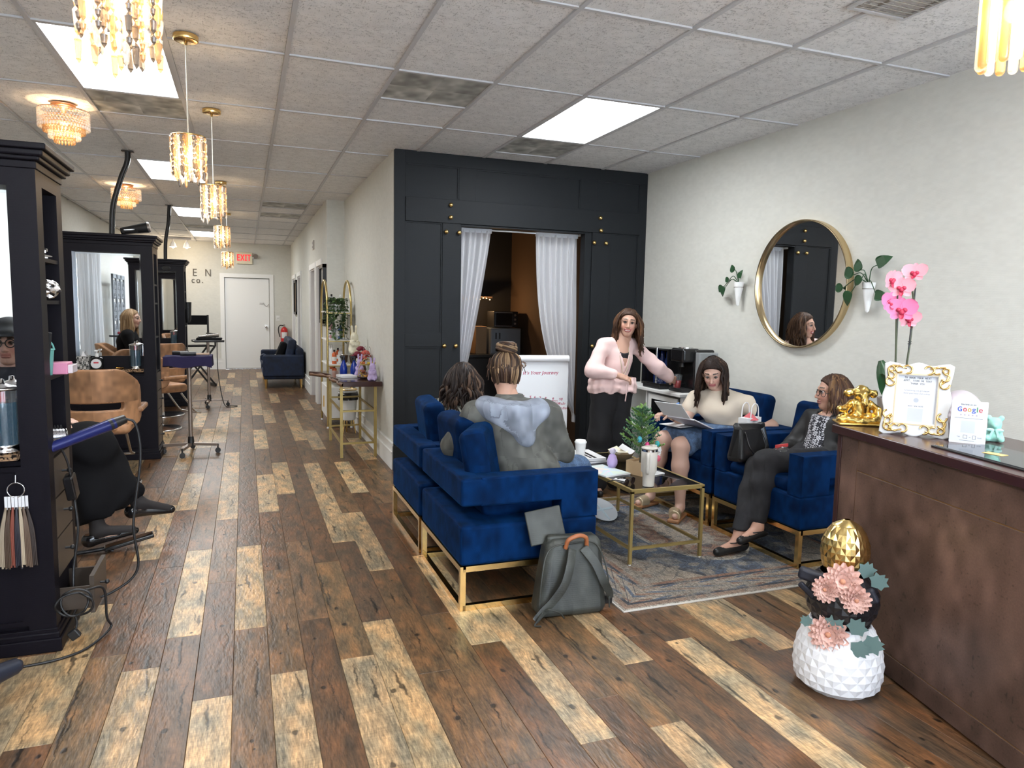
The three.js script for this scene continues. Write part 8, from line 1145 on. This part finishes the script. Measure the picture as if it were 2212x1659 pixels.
// 6. client in black at the tower
{
  const J = { head: [-1.33, 1.27, -4.9], neck: [-1.36, 1.13, -4.9], chest: [-1.38, 0.98, -4.9], pel: [-1.36, 0.66, -4.9], shL: [-1.37, 1.07, -5.09], shR: [-1.37, 1.07, -4.71], elL: [-1.3, 0.83, -5.12], wrL: [-1.08, 0.76, -5.0], elR: [-1.3, 0.83, -4.7], wrR: [-1.08, 0.76, -4.8], hipL: [-1.35, 0.62, -4.99], hipR: [-1.35, 0.62, -4.81], knL: [-0.9, 0.62, -4.98], knR: [-0.92, 0.6, -4.84], anL: [-0.64, 0.22, -4.9], anR: [-0.83, 0.13, -4.66], toL: [-0.48, 0.165, -4.94], toR: [-0.66, 0.115, -4.7] };
  person({ label: 'seated client in a long black skirt and black pumps beside the first tower', base: [-1.36, -4.9], j: J, yaw: 1.75, skin: [0.56, 0.36, 0.28],
    hands: [[J.wrL, [0.9, -0.1, 0.3], [0, -1, 0], 1, [0.3, 0.4, 0.3], 0.4, 0.95], [J.wrR, [0.9, -0.1, -0.3], [0, -1, 0], -1, [0.3, 0.4, 0.3], 0.4, 0.95]],
    clothes: [{ name: 'top', mat: mBlackCloth, fold: 0.003, bones: bonesTop(J, { hip: 0.13, waist: 0.13, chest: 0.132, sh: 0.078 }, [[vmix(J.shL, J.shR, 0.02), J.elL, 0.066, 0.055, 0.045], [J.elL, vmix(J.elL, J.wrL, 0.9), 0.055, 0.042], [vmix(J.shR, J.shL, 0.02), J.elR, 0.066, 0.055, 0.045], [J.elR, vmix(J.elR, J.wrR, 0.9), 0.055, 0.042]]), clip: (x, y) => Math.max(0.58 - y, y - 1.16) },
      { name: 'skirt', mat: mBlackCloth, label: 'long flowing black skirt', fold: 0.009, freq: 22, bones: [[J.hipL, J.hipR, 0.135, 0.135, 0.06], [J.hipL, J.knL, 0.115, 0.1, 0.09], [J.hipR, J.knR, 0.115, 0.1, 0.09], [J.knL, [-0.71, 0.3, -4.92], 0.1, 0.09, 0.09], [J.knR, [-0.86, 0.22, -4.72], 0.1, 0.1, 0.09], [vmix(J.knL, J.knR, 0.5), [-0.8, 0.27, -4.83], 0.1, 0.1, 0.1]], clip: (x, y, z) => Math.max(0.2 + 0.25 * (x + 0.85) + 0.012 * Math.sin(z * 50) - y, y - 0.8) },
      { name: 'tights', mat: std([0.012, 0.009, 0.009], 0.8), fold: 0, h: 0.008, bones: [[vmix(J.knL, J.anL, 0.5), J.anL, 0.055, 0.038], [J.anL, J.toL, 0.037, 0.028], [vmix(J.knR, J.anR, 0.5), J.anR, 0.055, 0.038], [J.anR, J.toR, 0.037, 0.028]] },
      ...['L', 'R'].map((s) => ({ name: 'pump_shoe', mat: mBlackGloss, label: 'black patent-toe pump', fold: 0, h: 0.006, ...shoe(J['an' + s], J['to' + s], 0.042), clip: (x, y, z) => { const a = J['an' + s], b = J['to' + s], d = vnorm(vsub(b, a)), q = (x - a[0]) * d[0] + (z - a[2]) * d[2]; return y - (a[1] - 0.028 + (q > 0.11 ? 0.02 : 0) + (q < -0.02 ? 0.02 : 0)); } }))],
    hair: { seed: 21, tones: [[0.34, 0.22, 0.12], [0.42, 0.3, 0.18], [0.26, 0.16, 0.085]], n: 180, len: 0.38, wave: 0.012, flare: 1.05, spread: 2.1, r: 0.0105, label: 'long blond hair' } });
  salonChair('tan salon chair under the client in the black skirt', -1.42, -4.9, -Math.PI / 2);
  const fb = T('foot_bar', 'black footrest plate under the black pump', 'footrest', [-0.66, 0, -4.7], 0.15); P('plate', tf([rb(-0.15, 0.12, -0.012, 0.012, -0.04, 0.04, 0.008)], { rz: 0.2, at: [0, 0.05, 0] }), mBlackGloss, fb); P('bracket', [rod([-0.14, 0.02, 0], [-0.3, 0.012, 0], 0.012), rod([-0.14, 0.02, 0], [-0.1, 0.0, 0], 0.01)], mBlack, fb);
}
// 7. client before the first mirror (seen in the mirror only)
{
  const J = { head: [-1.2, 1.24, -2.35], neck: [-1.2, 1.1, -2.33], chest: [-1.2, 0.95, -2.32], pel: [-1.2, 0.64, -2.3], shL: [-1.39, 1.04, -2.33], shR: [-1.01, 1.04, -2.33], elL: [-1.42, 0.82, -2.4], wrL: [-1.3, 0.74, -2.6], elR: [-0.98, 0.82, -2.4], wrR: [-1.1, 0.74, -2.6], hipL: [-1.29, 0.6, -2.32], hipR: [-1.11, 0.6, -2.32], knL: [-1.28, 0.58, -2.76], knR: [-1.05, 0.58, -2.76], anL: [-1.25, 0.2, -2.85], anR: [-0.9, 0.2, -2.83], toL: [-1.25, 0.15, -2.98], toR: [-0.82, 0.15, -2.94] };
  person({ label: 'seated client in a dark cap and glasses mirrored in the first tower', base: [-1.2, -2.32], j: J, yaw: Math.PI, skin: [0.54, 0.33, 0.26], hands: [[J.wrL, [0.3, -0.1, -0.8], [0, -1, 0], 1, [0.3, 0.4, 0.3], 0.4, 0.95], [J.wrR, [-0.3, -0.1, -0.8], [0, -1, 0], -1, [0.3, 0.4, 0.3], 0.4, 0.95]],
    clothes: [{ name: 'cape', mat: std([0.012, 0.016, 0.03], 0.6), label: 'dark navy salon cape', fold: 0.006, freq: 18, bones: [...bonesTop(J, { hip: 0.17, waist: 0.19, chest: 0.16, sh: 0.085 }, [[vmix(J.shL, J.shR, 0.02), J.elL, 0.075, 0.085, 0.08], [vmix(J.shR, J.shL, 0.02), J.elR, 0.075, 0.085, 0.08]]), [J.hipL, J.knL, 0.12, 0.1, 0.09], [J.hipR, J.knR, 0.12, 0.1, 0.09], [J.knL, vmix(J.knL, J.anL, 0.6), 0.1, 0.1, 0.08], [J.knR, vmix(J.knR, J.anR, 0.6), 0.1, 0.1, 0.08]], clip: (x, y) => y - 1.12 },
      { name: 'shoe', mat: std([0.012, 0.016, 0.03], 0.5), fold: 0, ...shoe(J.anL, J.toL) }, { name: 'shoe', mat: std([0.012, 0.016, 0.03], 0.5), fold: 0, ...shoe(J.anR, J.toR, 0.048) },
      { name: 'cap', mat: std([0.03, 0.035, 0.04], 0.8), fold: 0, h: 0.008, bones: [[vadd(J.head, [0, 0.06, 0.02]), vadd(J.head, [0, 0.06, -0.015]), 0.09, 0.088, 0.03], [vadd(J.head, [-0.035, 0.055, -0.1]), vadd(J.head, [0.035, 0.055, -0.1]), 0.03, 0.03, 0.03]], clip: (x, y) => 1.285 - y }],
    extras: [['eyeglasses', [new THREE.TorusGeometry(0.022, 0.003, 6, 20).translate(-1.23, 1.25, -2.45), new THREE.TorusGeometry(0.022, 0.003, 6, 20).translate(-1.17, 1.25, -2.45), rod([-1.207, 1.252, -2.45], [-1.193, 1.252, -2.45], 0.003)], mBlack]] });
  salonChair('tan salon chair facing the mirror of the first tower', -1.2, -2.28, 0);
}
// curtain, carved screen and trolley along the left wall, mirrored in the second tower
{
  const nu = 90, nv = 12, pos = [], idx = []; for (let j = 0; j <= nv; j++) for (let i = 0; i <= nu; i++) { const s = i / nu; pos.push(-2.16 + 0.03 * Math.sin(s * 75) + 0.01 * Math.sin(s * 31 + j * 0.3), 2.3 - 2.2 * j / nv, -4.0 + s * 2.2); } for (let j = 0; j < nv; j++) for (let i = 0; i < nu; i++) { const a = j * (nu + 1) + i; idx.push(a, a + 1, a + nu + 1, a + 1, a + nu + 2, a + nu + 1); }
  const g = new THREE.BufferGeometry(); g.setAttribute('position', new THREE.Float32BufferAttribute(pos, 3)); g.setIndex(idx); g.computeVertexNormals(); const t = T('wall_drape', 'long white drape along the wall seen in the second tower mirror', 'curtain'); P('fabric', g, std([0.72, 0.76, 0.8], 0.9, 0, { transmission: 0.2, thickness: 0 }), t); P('rod', [rod([-2.16, 2.31, -4.05], [-2.16, 2.31, -1.75], 0.012), rod([-2.25, 2.31, -4.0], [-2.16, 2.31, -4.0], 0.008), rod([-2.25, 2.31, -1.8], [-2.16, 2.31, -1.8], 0.008)], mBrass, t);
  const s = T('carved_screen', 'grey carved folding screen seen in the second tower mirror', 'screen', [-2.05, 0, -0.9], 0), mSc = std([0.16, 0.18, 0.2], 0.6);
  for (let k = 0; k < 3; k++) { const z = -0.62 + k * 0.42; P('panel_frame', [bx(-0.015, 0.015, 0.05, 1.95, z, z + 0.045), bx(-0.015, 0.015, 0.05, 1.95, z + 0.355, z + 0.4), bx(-0.015, 0.015, 1.88, 1.95, z, z + 0.4), bx(-0.015, 0.015, 0, 0.4, z, z + 0.4)], mSc, s); for (let r = 0; r < 4; r++) { const y = 0.58 + r * 0.37, c = []; for (let q = 0; q < 6; q++) c.push(new THREE.TorusGeometry(0.06, 0.011, 6, 18).rotateY(Math.PI / 2).translate(0, y + 0.08 * Math.sin(q * 1.047), z + 0.2 + 0.08 * Math.cos(q * 1.047))); c.push(new THREE.TorusGeometry(0.15, 0.011, 6, 28).rotateY(Math.PI / 2).translate(0, y, z + 0.2)); P('carving', c, mSc, s); } }
  trolley('salon trolley holding a red hair straightener near the carved screen', -1.75, -2.35, 0.4); const ri = T('flat_iron', 'red hair straightener on the trolley mirrored in the second tower', 'hair straightener', [-1.75, 0.968, -2.35], 0.6); P('body', rod([-0.15, 0.025, 0], [0.12, 0.03, 0], 0.022, 0.02, 14), std([0.4, 0.015, 0.03], 0.3), ri); P('cord', tube([[0.12, 0.03, 0], [0.18, 0.02, 0.03], [0.19, -0.1, 0.05]], 0.006, 16, 6), mBlack, ri);
  // venetian blind in the left shop window
  const bl = T('venetian_blind', 'white venetian blind over the left shop window', 'blind', [-1.02, 0, 2.55]); P('headrail', bx(-0.85, 0.85, 2.42, 2.47, -0.03, 0.04), mWhite, bl); for (let i = 0; i < 44; i++) P('slat', tf([bx(-0.83, 0.83, -0.001, 0.001, -0.027, 0.027)], { rx: 0.95, at: [0, 2.4 - i * 0.046, 0] }), mWhite, bl);
  P('lift_cord', [rod([-0.6, 0.38, 0], [-0.6, 2.42, 0], 0.0015), rod([0.6, 0.38, 0], [0.6, 2.42, 0], 0.0015)], mWhite, bl);
}
renderer.render(scene, camera);
